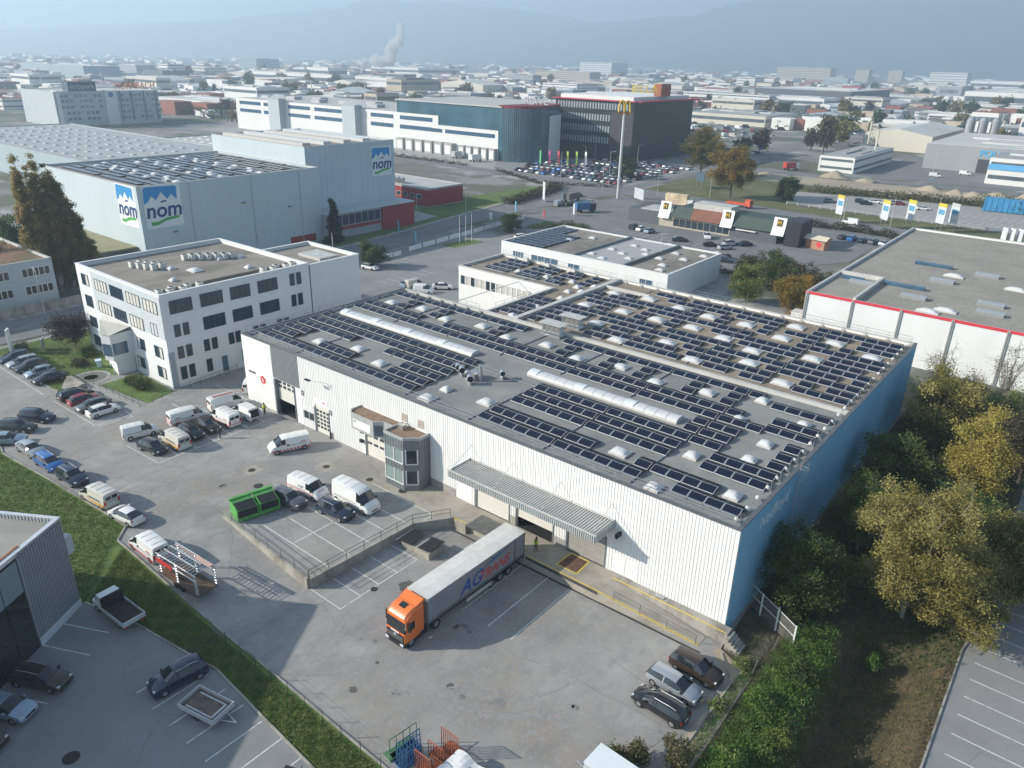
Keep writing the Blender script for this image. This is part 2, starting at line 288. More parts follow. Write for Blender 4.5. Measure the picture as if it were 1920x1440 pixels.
marks('street_lines',[((-55.8-.2*max(0,i-12)*.9,-50+6.5*i),(-55.8-.2*max(0,i-12)*.9,-47+6.5*i)) for i in range(0,36)],flat=.008)
marks('restaurant_bay_lines',[((-24+2.6*i,138),(-24+2.6*i,143)) for i in range(14)],flat=.006)
marks('concrete_lot_lines',[((20+2.7*i,246),(21+2.7*i,255)) for i in range(26)]+[((10+2.7*i,232),(11+2.7*i,240)) for i in range(8,30)],flat=.006,w=.2)
# manholes, drain, repair patches
iron=M('cast_iron',(.05,.045,.04),.7,.2,8,metal=.3)
def manhole(x,y,r=.42,pad=None,z=None):
    z0=zg(x,y) if z is None else z
    if pad: sheet('concrete_patch',[(x-pad,y-pad),(x+pad,y-pad*.9),(x+pad,y+pad),(x-pad,y+pad)],.006,conc,flat=z0)
    mb=MB(); mb.lathe([(r,.003),(r,.014),(r*.86,.014),(r*.84,.008),(r*.2,.008),(r*.1,.012)],16,(x,y,z0)); return struct(mb.build('manhole_cover',iron))
for x,y,r,p,z in ((18.3,-11.7,.45,1.0,None),(21.6,-.0-5.0,.45,None,None),(24.3,-5.3,.42,1.0,0),(30.6,-3.9,.42,.8,.004),(35.4,-3.1,.5,None,.004),(22.0,-13.3,.55,None,.004),(19,-16.0,.4,None,None),(42.8,-43.2,.6,None,None),(45.1,-16.2,.0001+.35,None,None)): manhole(x,y,r,p,z)
mb=MB(); stripe(mb,(44,-3.95),(73.2,-3.55),.22,.004); struct(mb.build('drain_channel',iron))
oil=M('oil_stain',(.10,.097,.092),.7,.3,2)
def blot(x,y,rx,ry,seed,mat=oil,z=None):
    rr=random.Random(seed); pts=[]
    for k in range(18):
        a=2*PI*k/18; f=.65+.5*rr.random(); pts.append((x+rx*f*math.cos(a),y+ry*f*math.sin(a)))
    return sheet('oil_stain',pts,.0045+.0001*seed,mat,flat=(zg(x,y)-.012 if z is None else z))
stain=M('asphalt_stain',(.20,.195,.185),.85,.3,1.5)
for i,(x,y,rx,ry) in enumerate(((47.2,-13.8,.9,.9),(55.2,-14.4,.5,.3),(56,-14.6,.3,.25),(54.7,-14.9,.25,.5),(50.5,-20.9,.35,.2),(49.4,-21.6,.2,.2),(59.2,-20.4,.45,.35),(60.6,-20.6,.4,.3),(56.3,-23.8,.5,.35),(53.4,-25.8,.45,.35),(63.3,-19.2,.6,.5),(68.2,-15.6,.4,.3),(52.6,-22.5,.2,.2),(19.2,-14.6,.5,.3),(40,-31.9,.3,.2))): blot(x,y,rx,ry,i,mat=stain if i%3 else oil)
for i,p in enumerate(([(8.6,-22.5),(14,-19.3),(17.6,-11.9)],[(14,-19.3),(14.1,-22.2)],[(12.4,-24),(22,-27.5)],[(-24,-20.5),(-6,-21.4),(1,-19.2)],[(33,-24),(26,-19.4)],[(60.5,-14.2),(66,-13.1),(77,-12.6)],[(5,-24.6),(10.5,-22.0)])):
    mb=MB()
    for a,b in zip(p,p[1:]):
        n=7; pr=a
        for k in range(1,n+1):
            t=k/n; q=(a[0]+(b[0]-a[0])*t+random.uniform(-.18,.18)*(k<n),a[1]+(b[1]-a[1])*t+random.uniform(-.18,.18)*(k<n)); stripe(mb,pr,q,.04,-.0100+.0003*i); pr=q
    struct(mb.build('tar_seam',M('tar',(.17,.167,.163),.8,.2,2)))
tm=M('tyre_mark',(.27,.265,.255),.85,.2,3)
for im,(cx,cy,r0,a0,a1) in enumerate(((57,-13,9.5,-75,-5),(57.2,-13.2,11.3,-80,-15),(60,-15,7.5,-95,-20),(49,-16,12,-95,-40),(66,-24,8,60,150),(20,-17,7,-20,70),(18,-18,9.5,-10,60))):
    mb=MB(); pr=None
    for k in range(22):
        a=R(a0+(a1-a0)*k/21); q=(cx+r0*math.cos(a),cy+r0*math.sin(a)*.8)
        if pr and zg(q[0],q[1])<-.9 or pr and q[0]<22: stripe(mb,pr,q,.22,-.0068+.0004*im)
        pr=q
    if mb.f: struct(mb.build('tyre_mark',tm))
sheet('apron',[(30.5,-4.35),(41.2,-4.45),(43.3,-3.35),(43.3,.1),(37,.1),(36.9,-1.7),(35.6,-3.05),(31,-3.1)],.0065,conc,flat=0)
# hills, sky haze
hm=mixmat('wooded_hill',[((.05,.065,.03),0,0,0,0,None),((.10,.085,.04),.004,.45,.6,.7,None)],rough=1,bump=0)
def hill(name,pts,depth,seed):
    """ridge from a list of (x,y,height) crest points, falling to the plain on the near side"""
    rr=random.Random(seed); mb=MB(); n=60; rows=9; P=[]
    for i in range(n+1):
        t=i/n*(len(pts)-1); k=min(int(t),len(pts)-2); f=t-k; f=f*f*(3-2*f)
        a,b=Vector(pts[k]),Vector(pts[k+1]); c=a.lerp(b,f); c.z*=1+.02*math.sin(i*.5+seed); P.append(c)
    for i,c in enumerate(P):
        d=(Vector((91,-55,0))-Vector((c.x,c.y,0))).normalized()
        for j in range(rows):
            t=j/(rows-1); h=c.z*(1-sstep(t))*(1+.06*math.sin(i*.9+j*2)); p=Vector((c.x,c.y,0))+d*depth*t; mb.v.append((p.x,p.y,h-2*t-1))
    for i in range(n):
        for j in range(rows-1): a=i*rows+j; mb.f.append((a,a+1,a+rows+1,a+rows)); mb.m.append(0)
    return struct(mb.build(name,hm,smooth=True))
def polar(px,dist):   # bearing of an image column (full-size pixels) -> point on the plain
    t=(px-960)/1419.7; f=Vector((-.619,.7854)); r=Vector((.7854,.619)); v=(f*.9183+r*t).normalized(); return (91.8+v.x*dist,-54.8+v.y*dist)
def crest(l): return [(*polar(px,D),h) for px,D,h in l]
hill('hill',crest([(-300,9600,60),(0,9600,130),(350,9500,260),(640,9400,450),(760,9300,590),(860,9300,560),(1050,9200,440),(1300,9200,390),(1600,9200,390)]),3200,1)
hill('hill',crest([(800,8300,20),(1000,8200,270),(1250,8000,480),(1500,8000,700),(1750,8000,800),(1950,8000,840),(2300,8000,800)]),3200,2)
hz=bpy.data.materials.new('haze_air'); hz.use_nodes=True; n=hz.node_tree.nodes; n.remove(n['Principled BSDF'])
pv=n.new('ShaderNodeVolumePrincipled'); pv.inputs['Color'].default_value=(.66,.84,1,1); pv.inputs['Density'].default_value=.00034; pv.inputs['Anisotropy'].default_value=.35
hz.node_tree.links.new(pv.outputs[0],n['Material Output'].inputs['Volume'])
mb=MB(); mb.box(-12000,-2500,-4,3500,12500,900); hb=mb.build('haze',hz); hb['kind']='stuff'
# ================= MAIN WAREHOUSE =================
wclad=M('white_cladding',(.76,.755,.735),.55,.07,.9,stretch=(2.2,2.2,.12)); gclad=M('grey_cladding',(.24,.26,.265),.5,.06,.4,stretch=(1,1,.2))
bclad=mixmat('blue_cladding',[((.27,.51,.67),0,0,0,0,None),((.20,.44,.61),.12,.4,.65,.7,(1,1,.4)),((.33,.57,.72),.4,.52,.7,.5,None)],rough=.6,bump=.05)
coping=M('coping_metal',(.17,.175,.18),.45,.1,.6,metal=.4); copl=M('coping_light',(.50,.49,.46),.55,.12,.5)
zinc=M('zinc_panel',(.20,.225,.235),.45,.12,.7,metal=.3,stretch=(3,3,.3)); zincl=M('zinc_trim',(.42,.43,.42),.5,.1,.8,metal=.2)
bit=mixmat('bitumen_roof',[((.27,.265,.25),0,0,0,0,None),((.19,.19,.185),.12,.4,.62,.8,None),((.33,.32,.30),.3,.52,.7,.6,None),((.165,.165,.16),1.2,.58,.75,.4,(1,.3,1))],rough=.92,bump=.25,bscale=14)
grav=mixmat('gravel_roof',[((.30,.245,.19),0,0,0,0,None),((.21,.17,.13),.2,.4,.6,.8,None),((.37,.31,.25),.7,.5,.7,.6,None),((.17,.15,.12),6,.5,.7,.6,None)],rough=1,bump=.6,bscale=14)
rubble=mixmat('roof_gravel_red',[((.24,.17,.12),0,0,0,0,None),((.12,.085,.06),4,.45,.6,.8,None),((.36,.28,.21),9,.5,.65,.7,None)],rough=1,bump=1,bscale=16)
door_m=M('sectional_door',(.66,.64,.58),.5,.05,.7); white_m=M('white_frame',(.78,.78,.76),.45,.04,1); glass=M('window_glass',(.03,.045,.06),.08,.2,.5,spec=.8); blind=M('window_blind',(.50,.48,.44),.6,.1,2)
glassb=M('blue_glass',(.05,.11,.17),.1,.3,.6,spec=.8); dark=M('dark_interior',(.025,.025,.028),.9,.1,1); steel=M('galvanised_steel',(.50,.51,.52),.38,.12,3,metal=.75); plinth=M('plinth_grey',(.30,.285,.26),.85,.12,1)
redsign=M('red_sign',(.62,.05,.06),.5,.05,2); black=M('black_plastic',(.018,.018,.02),.55,.1,3); cell=M('solar_cell',(.008,.012,.028),.2,.25,.8,spec=.35); alu=M('aluminium_frame',(.64,.65,.66),.35,.05,2,metal=.35)
dome_m=M('dome_acrylic',(.58,.58,.57),.25,.05,1,spec=.5); kerbm=M('skylight_kerb',(.52,.50,.47),.7,.12,1.2); rod=M('thin_rod',(.55,.55,.54),.5,.05,3,metal=.3)
def holed(mb,a0,a1,z0,z1,holes,pos,axis='y',t=.25,m=0,sgn=1):
    """wall slab in plane axis=pos from a0..a1, z0..z1 with rectangular holes (a,b,c,d)"""
    A=sorted({a0,a1,*[h[0] for h in holes],*[h[1] for h in holes]}); Z=sorted({z0,z1,*[h[2] for h in holes],*[h[3] for h in holes]})
    for i in range(len(A)-1):
        for j in range(len(Z)-1):
            ca=(A[i]+A[i+1])/2; cz=(Z[j]+Z[j+1])/2
            if any(h[0]<ca<h[1] and h[2]<cz<h[3] for h in holes): continue
            if axis=='y': mb.box(A[i],pos,Z[j],A[i+1],pos+t*sgn,Z[j+1],m)
            else: mb.box(pos,A[i],Z[j],pos+t*sgn,A[i+1],Z[j+1],m)
def ribs(mb,a0,a1,z0,z1,holes,pos,axis='y',pitch=.333,w=.07,d=.035,m=0,sgn=-1):
    n=int((a1-a0)/pitch)
    for i in range(n):
        c=a0+(i+.5)*pitch; segs=[(z0,z1)]
        for h in holes:
            if h[0]-w<c<h[1]+w:
                ns=[]
                for s in segs:
                    if h[3]<=s[0] or h[2]>=s[1]: ns.append(s)
                    else:
                        if s[0]<h[2]: ns.append((s[0],h[2]))
                        if s[1]>h[3]: ns.append((h[3],s[1]))
                segs=ns
        for s in segs:
            if axis=='y': mb.box(c-w,pos,s[0],c+w,pos+sgn*d,s[1],m,skip='n' if sgn<0 else 's')
            else: mb.box(pos,c-w,s[0],pos+sgn*d,c+w,s[1],m,skip='w' if sgn>0 else 'e')
LX,FY,BY,ZR=73.77,31.4,62.1,10.08
wh=thing('warehouse','long white ribbed warehouse with solar roof and blue side wall in the centre','warehouse')
H=[(7.1,11.55,-2,5.2),(13.1,15.4,1.15,2.35),(15.7,18.5,-2,4.0),(25.7,32.4,-2,4.2),(40.9,42.9,-2,2.2),(44.0,48.7,-2,3.7),(49.75,54.55,-2,3.7),(56.35,60.9,-2,3.7),(61.7,63.05,-2,2.1),(63.2,64.25,-2,2.0)]
mb=MB(); holed(mb,0,LX,-1.3,ZR-.12,H,0); mb.build('front_wall',wclad,wh)
GP=(6.85,12.7,5.3,11)
mb=MB(); ribs(mb,12.8,LX-.1,.02,ZR-.14,[h if h[2]>0 else (h[0]-.1,h[1]+.1,h[2],h[3]+.1) for h in H]+[(24.9,36.95,-1,6.8),(32.3,33.3,6.95,8.05),(35,36,6.95,8.0),(37,41,-1,1.05),(48.7,49.75,-1,1.0),(54.55,56.35,-1,1.0)],0,pitch=.3333); mb.build('ribbed_cladding',wclad,wh)
mb=MB(); mb.box(6.85,0-.06,5.3,12.7,-.002,ZR-.14); ribs(mb,6.85,12.7,5.3,ZR-.15,[],-.06,pitch=.26,w=.05,d=.04); mb.build('grey_panel',gclad,wh)
mb=MB(); mb.box(.0,.3,-1.2,.25,FY,ZR-.12); mb.box(.3,FY-.25,-1.2,18.4,FY,ZR-.12); mb.build('side_wall',wclad,wh)
mb=MB(); mb.box(LX-.25,.26,-1.3,LX+.004,BY,ZR-.12); ribs(mb,.3,BY,-1.1,ZR-.14,[(17,19.2,-2,3)],LX,axis='x',pitch=.4,w=.08,d=.03,sgn=1); bw=mb.build('blue_wall',bclad,wh); bw['label']='blue painted side wall'
text('wall_lettering','Nedlloyd',2.0,M('faded_white',(.74,.80,.84),.7,.15,2),wh,(LX+.05,8.35,8.15),(R(90),0,R(90)),extrude=.01,shear=.1,sx=.98)
mb=MB(); mb.box(18.15,FY,-1,18.4,49,ZR-.12); mb.box(-3.6,62-.25,-1,LX-.25,BY,ZR-.12); mb.box(-3.6,49.2,-1,-3.35,61.8,ZR-.12); mb.build('rear_walls',wclad,wh)
# courtyard facade with a window band
CW=[(-3.1+1.25*i,-3.1+1.25*i+1.12,6.55,8.3) for i in range(17)]
mb=MB(); holed(mb,-3.6,18.4,-1,ZR-.12,CW,49.0,t=.2); mb.build('courtyard_wall',wclad,wh)
for i,h in enumerate(CW):
    k=random.Random(i).random(); mb=MB(); mb.box(h[0],49.1,h[2],h[1],49.14,h[3]); w=mb.build('window',blind if k<.62 else glass,wh)
    mb=MB(); mb.box(h[0],49.02,h[2],h[0]+.06,49.09,h[3]); mb.box(h[1]-.06,49.02,h[2],h[1],49.09,h[3]); mb.box(h[0]+.06,49.02,h[3]-.06,h[1]-.06,49.09,h[3]); mb.build('frame',white_m,w)
# roofs, parapets, copings
mb=MB(); mb.box(.25,.25,9.3,LX-.25,FY-.3,9.6); r1=mb.build('roof',bit,wh); r1['label']='grey bitumen roof of the front hall'
mb=MB(); mb.prism([(18.4,FY+.2),(LX-.25,FY+.2),(LX-.25,BY-.25),(-3.35,BY-.25),(-3.35,49.2),(18.4,49.2)],9.3,9.62); r2=mb.build('roof',grav,wh); r2['label']='brown gravel roof of the rear hall'
mb=MB()
def cop(x0,y0,x1,y1,z=ZR,h=.12): mb.box(x0,y0,z-h,x1,y1,z)
cop(-.05,-.06,LX+.05,.36); cop(LX-.36,.362,LX+.05,BY+.05); cop(-.05,.362,.36,FY); mb.build('coping',coping,wh)
mb=MB(); mb.box(.36,FY-.32,9.4,LX-.37,FY+.22,10.0); cop(18.3,FY+.25,18.75,48.9); cop(-3.65,48.95,18.75,49.4); cop(-3.65,49.42,-3.2,BY); cop(-3.19,BY-.4,LX-.37,BY+.05); mb.build('rear_coping',copl,wh)
mb=MB(); mb.box(23.6,FY+.25,9.5,24.5,BY-.42,10.15); mb.box(24.52,56.4,9.5,33.2,56.7,10.15); mb.build('roof_divider',copl,wh)
# doors
def secdoor(x0,x1,z0,z1,y=.12,rows=(),n=4,mat=door_m,name='sectional_door'):
    g=None; nz=max(2,round((z1-z0)/.55)); hh=(z1-z0)/nz
    root=MB(); root.box(x0,y+.02,z0,x1,y+.06,z1); g=root.build(name,mat,wh)
    for j in range(nz):
        a=z0+j*hh; mb=MB()
        mb.box(x0+.02,y-.02,a+.015,x1-.02,y+.018,a+hh-.015)
        mb.build('panel',mat,g)
        if j in rows:
            for i in range(n):
                w=(x1-x0)/n; m2=MB(); m2.box(x0+w*i+.14*w,y-.034,a+.1,x0+w*(i+1)-.14*w,y-.022,a+hh-.1); m2.build('pane',glass,g)
    return g
secdoor(7.5,11.4,2.15,5.15,y=.25,rows=(3,4),n=4)
for b in ((7.12,-.25,7.45),(11.42,-.12,11.54)): mb=MB(); mb.box(b[0],b[1],0,b[2],.3,5.2); mb.build('door_jamb',zinc,wh)
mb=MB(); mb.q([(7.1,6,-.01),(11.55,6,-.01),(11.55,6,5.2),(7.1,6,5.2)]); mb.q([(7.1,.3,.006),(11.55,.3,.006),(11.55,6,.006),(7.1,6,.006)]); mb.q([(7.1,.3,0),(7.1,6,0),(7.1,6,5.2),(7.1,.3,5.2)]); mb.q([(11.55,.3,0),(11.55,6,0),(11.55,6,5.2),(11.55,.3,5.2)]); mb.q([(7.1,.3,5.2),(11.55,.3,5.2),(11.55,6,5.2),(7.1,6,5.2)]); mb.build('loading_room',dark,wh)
secdoor(15.72,18.48,0,3.98,rows=(1,2,3,4,5),n=4); secdoor(25.72,32.38,0,4.18,rows=(3,5),n=6); secdoor(44.02,48.68,0,3.68,rows=(4,5),n=6); secdoor(49.77,54.53,1.2,3.68,rows=(),n=5); secdoor(56.37,60.88,0,3.68,mat=plinth)
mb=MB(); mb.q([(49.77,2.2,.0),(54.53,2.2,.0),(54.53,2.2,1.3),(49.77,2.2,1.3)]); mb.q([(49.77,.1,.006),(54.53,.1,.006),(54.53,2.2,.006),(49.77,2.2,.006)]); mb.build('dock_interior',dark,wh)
for x0,x1,z1 in ((40.92,42.88,2.18),(61.72,63.03,2.08),(63.22,64.23,1.98)):
    mb=MB(); mb.box(x0,.03,0,x1,.1,z1); dd=mb.build('personnel_door',white_m,wh); mb=MB(); mb.box(x1-.22,-.01,1.0,x1-.1,.028,1.05); mb.build('handle',steel,dd)
mb=MB(); mb.box(13.12,.1,1.17,15.38,.14,2.33); ww=mb.build('window',glass,wh); mb=MB(); mb.box(13.1,.02,1.15,13.2,.095,2.35); mb.box(15.3,.02,1.15,15.4,.095,2.35); mb.box(14.2,.02,1.15,14.32,.095,2.35); mb.build('frame',zincl,ww)
for x0 in (32.42,35.1):
    mb=MB(); mb.box(x0,-.03,7.05,x0+.82,-.012,7.95); w=mb.build('window',M('tinted_pane',(.42,.35,.30),.3,.1,2),wh); mb=MB()
    for b in ((x0-.08,7.0,x0,8.0),(x0+.82,7.0,x0+.9,8.0),(x0,7.95,x0+.82,8.0),(x0,7.0,x0+.82,7.05)): mb.box(b[0],-.05,b[1],b[2],-.002,b[3])
    mb.build('frame',zincl,w)
for a,b in ((36.93,40.85),(48.72,49.73),(54.57,56.33)): mb=MB(); mb.box(a,-.03,0,b,-.002,1.03); mb.build('plinth',plinth,wh)
mb=MB()
for x in (43.9,48.75,49.68,54.6,56.28,60.95,18.55,15.62,25.62): mb.box(x-.06,-.08,0,x+.06,-.031,3.6)
mb.build('door_post',zinc,wh)
# signs
mb=MB(); mb.box(1.0,-.05,4.55,2.6,-.01,4.8); s=mb.build('sign',M('sign_dark',(.05,.05,.055),.5,.1,2),wh)
mb=MB(); mb.prism([(.0,.62),(-.55,.35),(-.6,-.25),(-.15,-.62),(.5,-.4),(.58,.25)],0,.03); lg=mb.build('red_logo',redsign,wh); lg.location=(4.3,-.02,4.15); lg.rotation_euler=(R(90),0,0)
mb=MB(); mb.box(-.25,-.2,.031,.25,-.08,.04); mb.box(-.25,.05,.031,.1,.17,.04); mb.box(-.08,-.07,.031,.04,.04,.04); mb.build('logo_mark',white_m,lg)
mb=MB(); mb.box(3.7,-.03,3.2,5.0,-.005,3.28); mb.build('small_print',M('grey_print',(.45,.46,.47),.6,.1,2),wh)
mb=MB(); mb.box(15.7,-.06,4.3,18.5,-.04,4.95); s=mb.build('sign_band',white_m,wh); text('sign_text','DPD',.34,redsign,s,(17.7,-.07,4.62),(R(90),0,0),.008)
for x,z,t in ((13.3,4.85,'6'),(18.95,3.7,'5'),(24.9,3.1,'4')):
    mb=MB(); mb.box(x-.3,-.065,z-.35,x+.3,-.045,z+.35); s=mb.build('door_number',M('number_plate',(.12,.12,.13),.5,.05,3),wh); text('number',t,.6,white_m,s,(x,-.07,z),(R(90),0,0),.006)
mb=MB(); mb.box(24.75,-.35,1.6,25.25,-.045,2.0); mb.build('door_control_box',black,wh); mb=MB(); mb.box(18.75,-.3,0,18.95,-.1,.9); mb.build('bollard',black,wh)
mb=MB(); mb.bar((19.5,-.06,7.2),(19.2,-.4,8.0),.035); mb.bar((19.2,-.4,8.0),(17.2,-1.5,8.2),.03); ar=mb.build('lamp_arm',rod,wh); mb=MB(); mb.box(16.3,-1.75,8.12,17.25,-1.4,8.26); mb.build('lamp_head',black,ar)
mb=MB(); mb.box(62.3,-.9,4.55,62.6,-.1,4.95); mb.build('wall_lamp',black,wh)
# overhang box and bay tower
def ring(pts,z0,z1,t,mats,name,parent):
    c=Vector((sum(p[0] for p in pts)/len(pts),sum(p[1] for p in pts)/len(pts)))
OV=[(25.1,0),(25.1,-1.65),(25.85,-2.3),(29.8,-2.3),(30.8,-1.5),(32.4,-1.5),(32.4,0)]
ov=MB(); ov.prism(OV,4.72,6.5); ovo=ov.build('overhang_box',zincl,wh)
def parapet(pts,z0,z1,mat,parent,name='parapet',t=.14):
    mb=MB()
    for a,b in zip(pts,pts[1:]):
        d=Vector((b[0]-a[0],b[1]-a[1])).normalized(); n=Vector((-d.y,d.x))*t
        if n.dot(Vector((pts[len(pts)//2][0]*0+28,4))-Vector(a))<0: n=-n
        mb.prism([a,b,(b[0]+n.x,b[1]+n.y),(a[0]+n.x,a[1]+n.y)],z0,z1)
    return mb.build(name,mat,parent)
parapet(OV,6.5,6.8,zincl,ovo); mb=MB(); mb.prism([(25.3,-.05),(25.3,-1.55),(25.95,-2.12),(29.72,-2.12),(30.7,-1.34),(32.3,-1.34),(32.3,-.05)],6.5,6.62); mb.build('roof_gravel',rubble,ovo)
mb=MB(); mb.box(26.2,-2.33,5.05,29.3,-2.305,6.1); s=mb.build('sign',white_m,ovo); mb=MB(); mb.box(26.35,-2.345,5.75,26.5,-2.332,5.95); mb.box(26.6,-2.345,5.75,26.75,-2.332,5.95); mb.build('print',black,s)
mb=MB(); mb.q([(29.92,-2.22,4.95),(30.72,-1.58,4.95),(30.72,-1.58,6.3),(29.92,-2.22,6.3)]); p=mb.build('corner_pane',M('corner_panel',(.10,.13,.16),.3,.1,1),ovo); p.location=(.02,-.03,0)
TW=[(32.5,0),(32.5,-2.97),(35.6,-2.99),(36.9,-1.7),(36.9,0)]
mb=MB(); mb.prism(TW,0,6.5); tw=mb.build('bay_tower',zinc,wh); tw['label']='grey metal bay tower with four windows'; parapet(TW,6.5,6.85,zincl,tw); mb=MB(); mb.prism([(32.7,-.05),(32.7,-2.8),(35.5,-2.82),(36.72,-1.62),(36.72,-.05)],6.5,6.6); mb.build('roof_gravel',rubble,tw)
mb=MB()
for i in range(7): x=32.6+.45*i; mb.box(x,-3.02,.05,x+.035,-2.985,6.5)
for i in range(5): mb.box(36.905,-1.6+.36*i,.05,36.935,-1.565+.36*i,6.5)
for z in (.85,2.62,3.5,5.28): mb.box(32.5,-3.035,z,35.6,-2.99,z+.05)
mb.build('seam',zinc,tw)
for z in (.92,3.58):
    for x0,x1 in ((32.62,34.02),(34.14,35.5)):
        mb=MB(); mb.box(x0,-3.05,z,x1,-3.0,z+1.65); w=mb.build('window',M('sky_pane',(.22,.28,.27),.12,.1,1,spec=.7),tw); mb=MB(); mb.box(x0-.09,-3.1,z-.08,x0,-3.0,z+1.7); mb.box(x1,-3.1,z-.08,x1+.06,-3.0,z+1.7); mb.box(x0,-3.1,z-.08,x1,-3.051,z); mb.build('frame',white_m,w)
    n=Vector((1.29,-1.3)).normalized()*0; a=Vector((35.72,-2.87)); b=Vector((36.78,-1.82)); o=Vector((.045,-.045))
    mb=MB(); mb.q([(*(a+o),z),(*(b+o),z),(*(b+o),z+1.65),(*(a+o),z+1.65)]); w=mb.build('window',glass,tw)
    mb=MB()
    for p,q,za,zb in ((a,a+(b-a)*.1,z-.1,z+1.75),(b-(b-a)*.1,b,z-.1,z+1.75),(a,b,z-.12,z-.0)): mb.prism([tuple(p),tuple(q),tuple(q+o*1.6),tuple(p+o*1.6)],za,zb)
    mb.build('frame',white_m,w)
mb=MB(); mb.box(33,-1.3,6.6,33.8,-.7,7.15); mb.bar((33.2,-.7,6.9),(33.2,-.1,6.9),.12,8); mb.build('roof_unit',steel,tw)
# canopy
cp=MB(); cp.box(43.0,-3.45,5.72,61.7,-.02,5.8)
can=cp.build('canopy',M('canopy_sheet',(.30,.31,.31),.5,.12,.6,metal=.3,stretch=(1,.2,1)),wh)
mb=MB()
for i in range(62): x=43.1+.3*i; mb.box(x,-3.4,5.8,x+.14,-.05,5.86)
mb.build('corrugation',M('canopy_rib',(.50,.50,.48),.5,.12,.8,metal=.3),can)
mb=MB(); mb.box(43.0,-3.5,5.05,61.7,-3.452,5.84); mb.box(61.702,-3.5,5.05,61.75,-.02,5.84); mb.box(42.95,-3.5,5.05,42.998,-.02,5.84); mb.build('fascia',M('fascia_gap',(.14,.16,.17),.5,.1,1),can)
mb=MB()
for i in range(78): x=43.03+.24*i; mb.box(x,-3.54,5.05,x+.12,-3.501,5.86)
for i in range(14): mb.box(61.751,-3.48+.25*i,5.05,61.79,-3.36+.25*i,5.86)
mb.build('fascia_rib',M('fascia_rib',(.50,.52,.51),.45,.08,1,metal=.2),can)
mb=MB(); mb.box(42.9,-3.6,5.86,61.82,-3.4,5.93); mb.box(43.0,-.2,5.86,61.7,-.04,5.98); mb.build('gutter',copl,can)
mb=MB(); mb.prism([(43.0,-.05),(43.25,-.05),(43.25,-3.3),(43.0,-3.3)],5.87,6.02); mb.build('end_flashing',white_m,can)
for x in (43.3,49.15,55.25,61.25): mb=MB(); mb.bar((x,-.03,7.6),(x,-3.3,5.95),.035,5); mb.build('tie_rod',rod,can)
# dock platform, leveller, ramp, ledge
dk=thing('loading_dock','concrete loading dock with yellow hazard edge and long ramp along the warehouse','dock')
mb=MB(); mb.prism([(43.4,-.02),(43.4,-3.35),(44.2,-3.6),(45.6,-3.6),(45.6,-3.0),(50.4,-3.0),(50.4,-3.63),(62.5,-3.63),(62.5,-.02)],-1.5,-.0); mb.build('platform',conc,dk)
mb=MB(); b0=[(62.5,-3.63,0),(72.7,-2.9,-1.085),(72.7,-1.25,-1.085),(62.5,-1.0,0)]; mb.q(b0); mb.q([(62.5,-3.63,-1.4),(72.7,-2.9,-1.4),b0[1],b0[0]]); mb.build('ramp',conc,dk)
mb=MB(); mb.prism([(62.5,-.02),(62.5,-1.0),(74.5,-1.1),(74.5,-.02)],-1.45,.0); mb.build('ledge',concw,dk)
mb=MB(); mb.q([(62.5,-.92,.006),(74.3,-1.02,.006),(74.3,-.9,.006),(62.5,-.8,.006)]); mb.build('yellow_line',yellow_paint,dk)
hb_=MB()
for i in range(44):
    t0=i/44; p=Vector((62.5,-3.66,.008)).lerp(Vector((72.7,-2.93,-1.075)),t0); q=Vector((62.5,-3.66,.008)).lerp(Vector((72.7,-2.93,-1.075)),t0+.6/44); o=Vector((.09,.24,0)); hb_.q([p,q,q+o,p+o])
for x0,x1,y in ((53.9,62.5,-3.63),(43.6,45.5,-3.4)):
    n=int((x1-x0)/.26)
    for i in range(n): x=x0+.26*i; hb_.q([(x,y-.005,.006),(x+.14,y-.005,.006),(x+.23,y+.24,.006),(x+.09,y+.24,.006)])
hb_.build('hazard_marking',yellow_paint,dk)
mb=MB(); mb.box(53.9,-3.67,-.35,62.5,-3.635,-.02); mb.box(50.4,-3.67,-.35,53.6,-3.635,-.02); mb.build('dock_edge',M('dock_edge_dark',(.06,.06,.06),.7,.2,3),dk)
mb=MB(); mb.q([(45.6,-3.5,.012),(50.3,-3.5,.012),(50.3,-.8,.012),(45.6,-.8,.012)]); mb.box(45.6,-3.55,-.08,50.3,-3.5,.0); lv=mb.build('dock_leveller',M('steel_plate',(.16,.165,.16),.55,.2,1.5,metal=.4),dk)
mb=MB(); mb.q([(57.15,-2.55,.012),(59.3,-2.55,.012),(59.2,-.35,.012),(57.25,-.35,.012)]); l2=mb.build('dock_leveller',M('rust_plate',(.13,.075,.05),.8,.4,2),dk)
mb=MB()
for a,b in (((57.0,-2.7),(59.45,-2.7)),((57.0,-2.7),(57.15,-.2)),((59.45,-2.7),(59.3,-.2)),((57.15,-.22),(59.3,-.22))): stripe(mb,a,b,.13,.014,0)
mb.build('yellow_frame',yellow_paint,l2)
mb=MB(); p=[Vector((64.2,-3.45,-.18)),Vector((66.9,-3.25,-.46)),Vector((69.6,-3.07,-.75)),Vector((72.4,-2.87,-1.05))]
for q in p: mb.bar(q,q+Vector((0,0,1)),.025,5)
for z in (.5,1): mb.path([q+Vector((0,0,z)) for q in p],.02,5)
mb.build('ramp_railing',rail,dk)
mb=MB(); mb.box(67.0,-.62,.0,67.9,-.3,.14); mb.build('grating',steel,dk)
mb=MB()
for i in range(5): mb.box(74.55+.28*i,-1.6,-1.4,74.83+.28*i,-.1,-.15-.2*i)
mb.build('corner_steps',concw,dk)
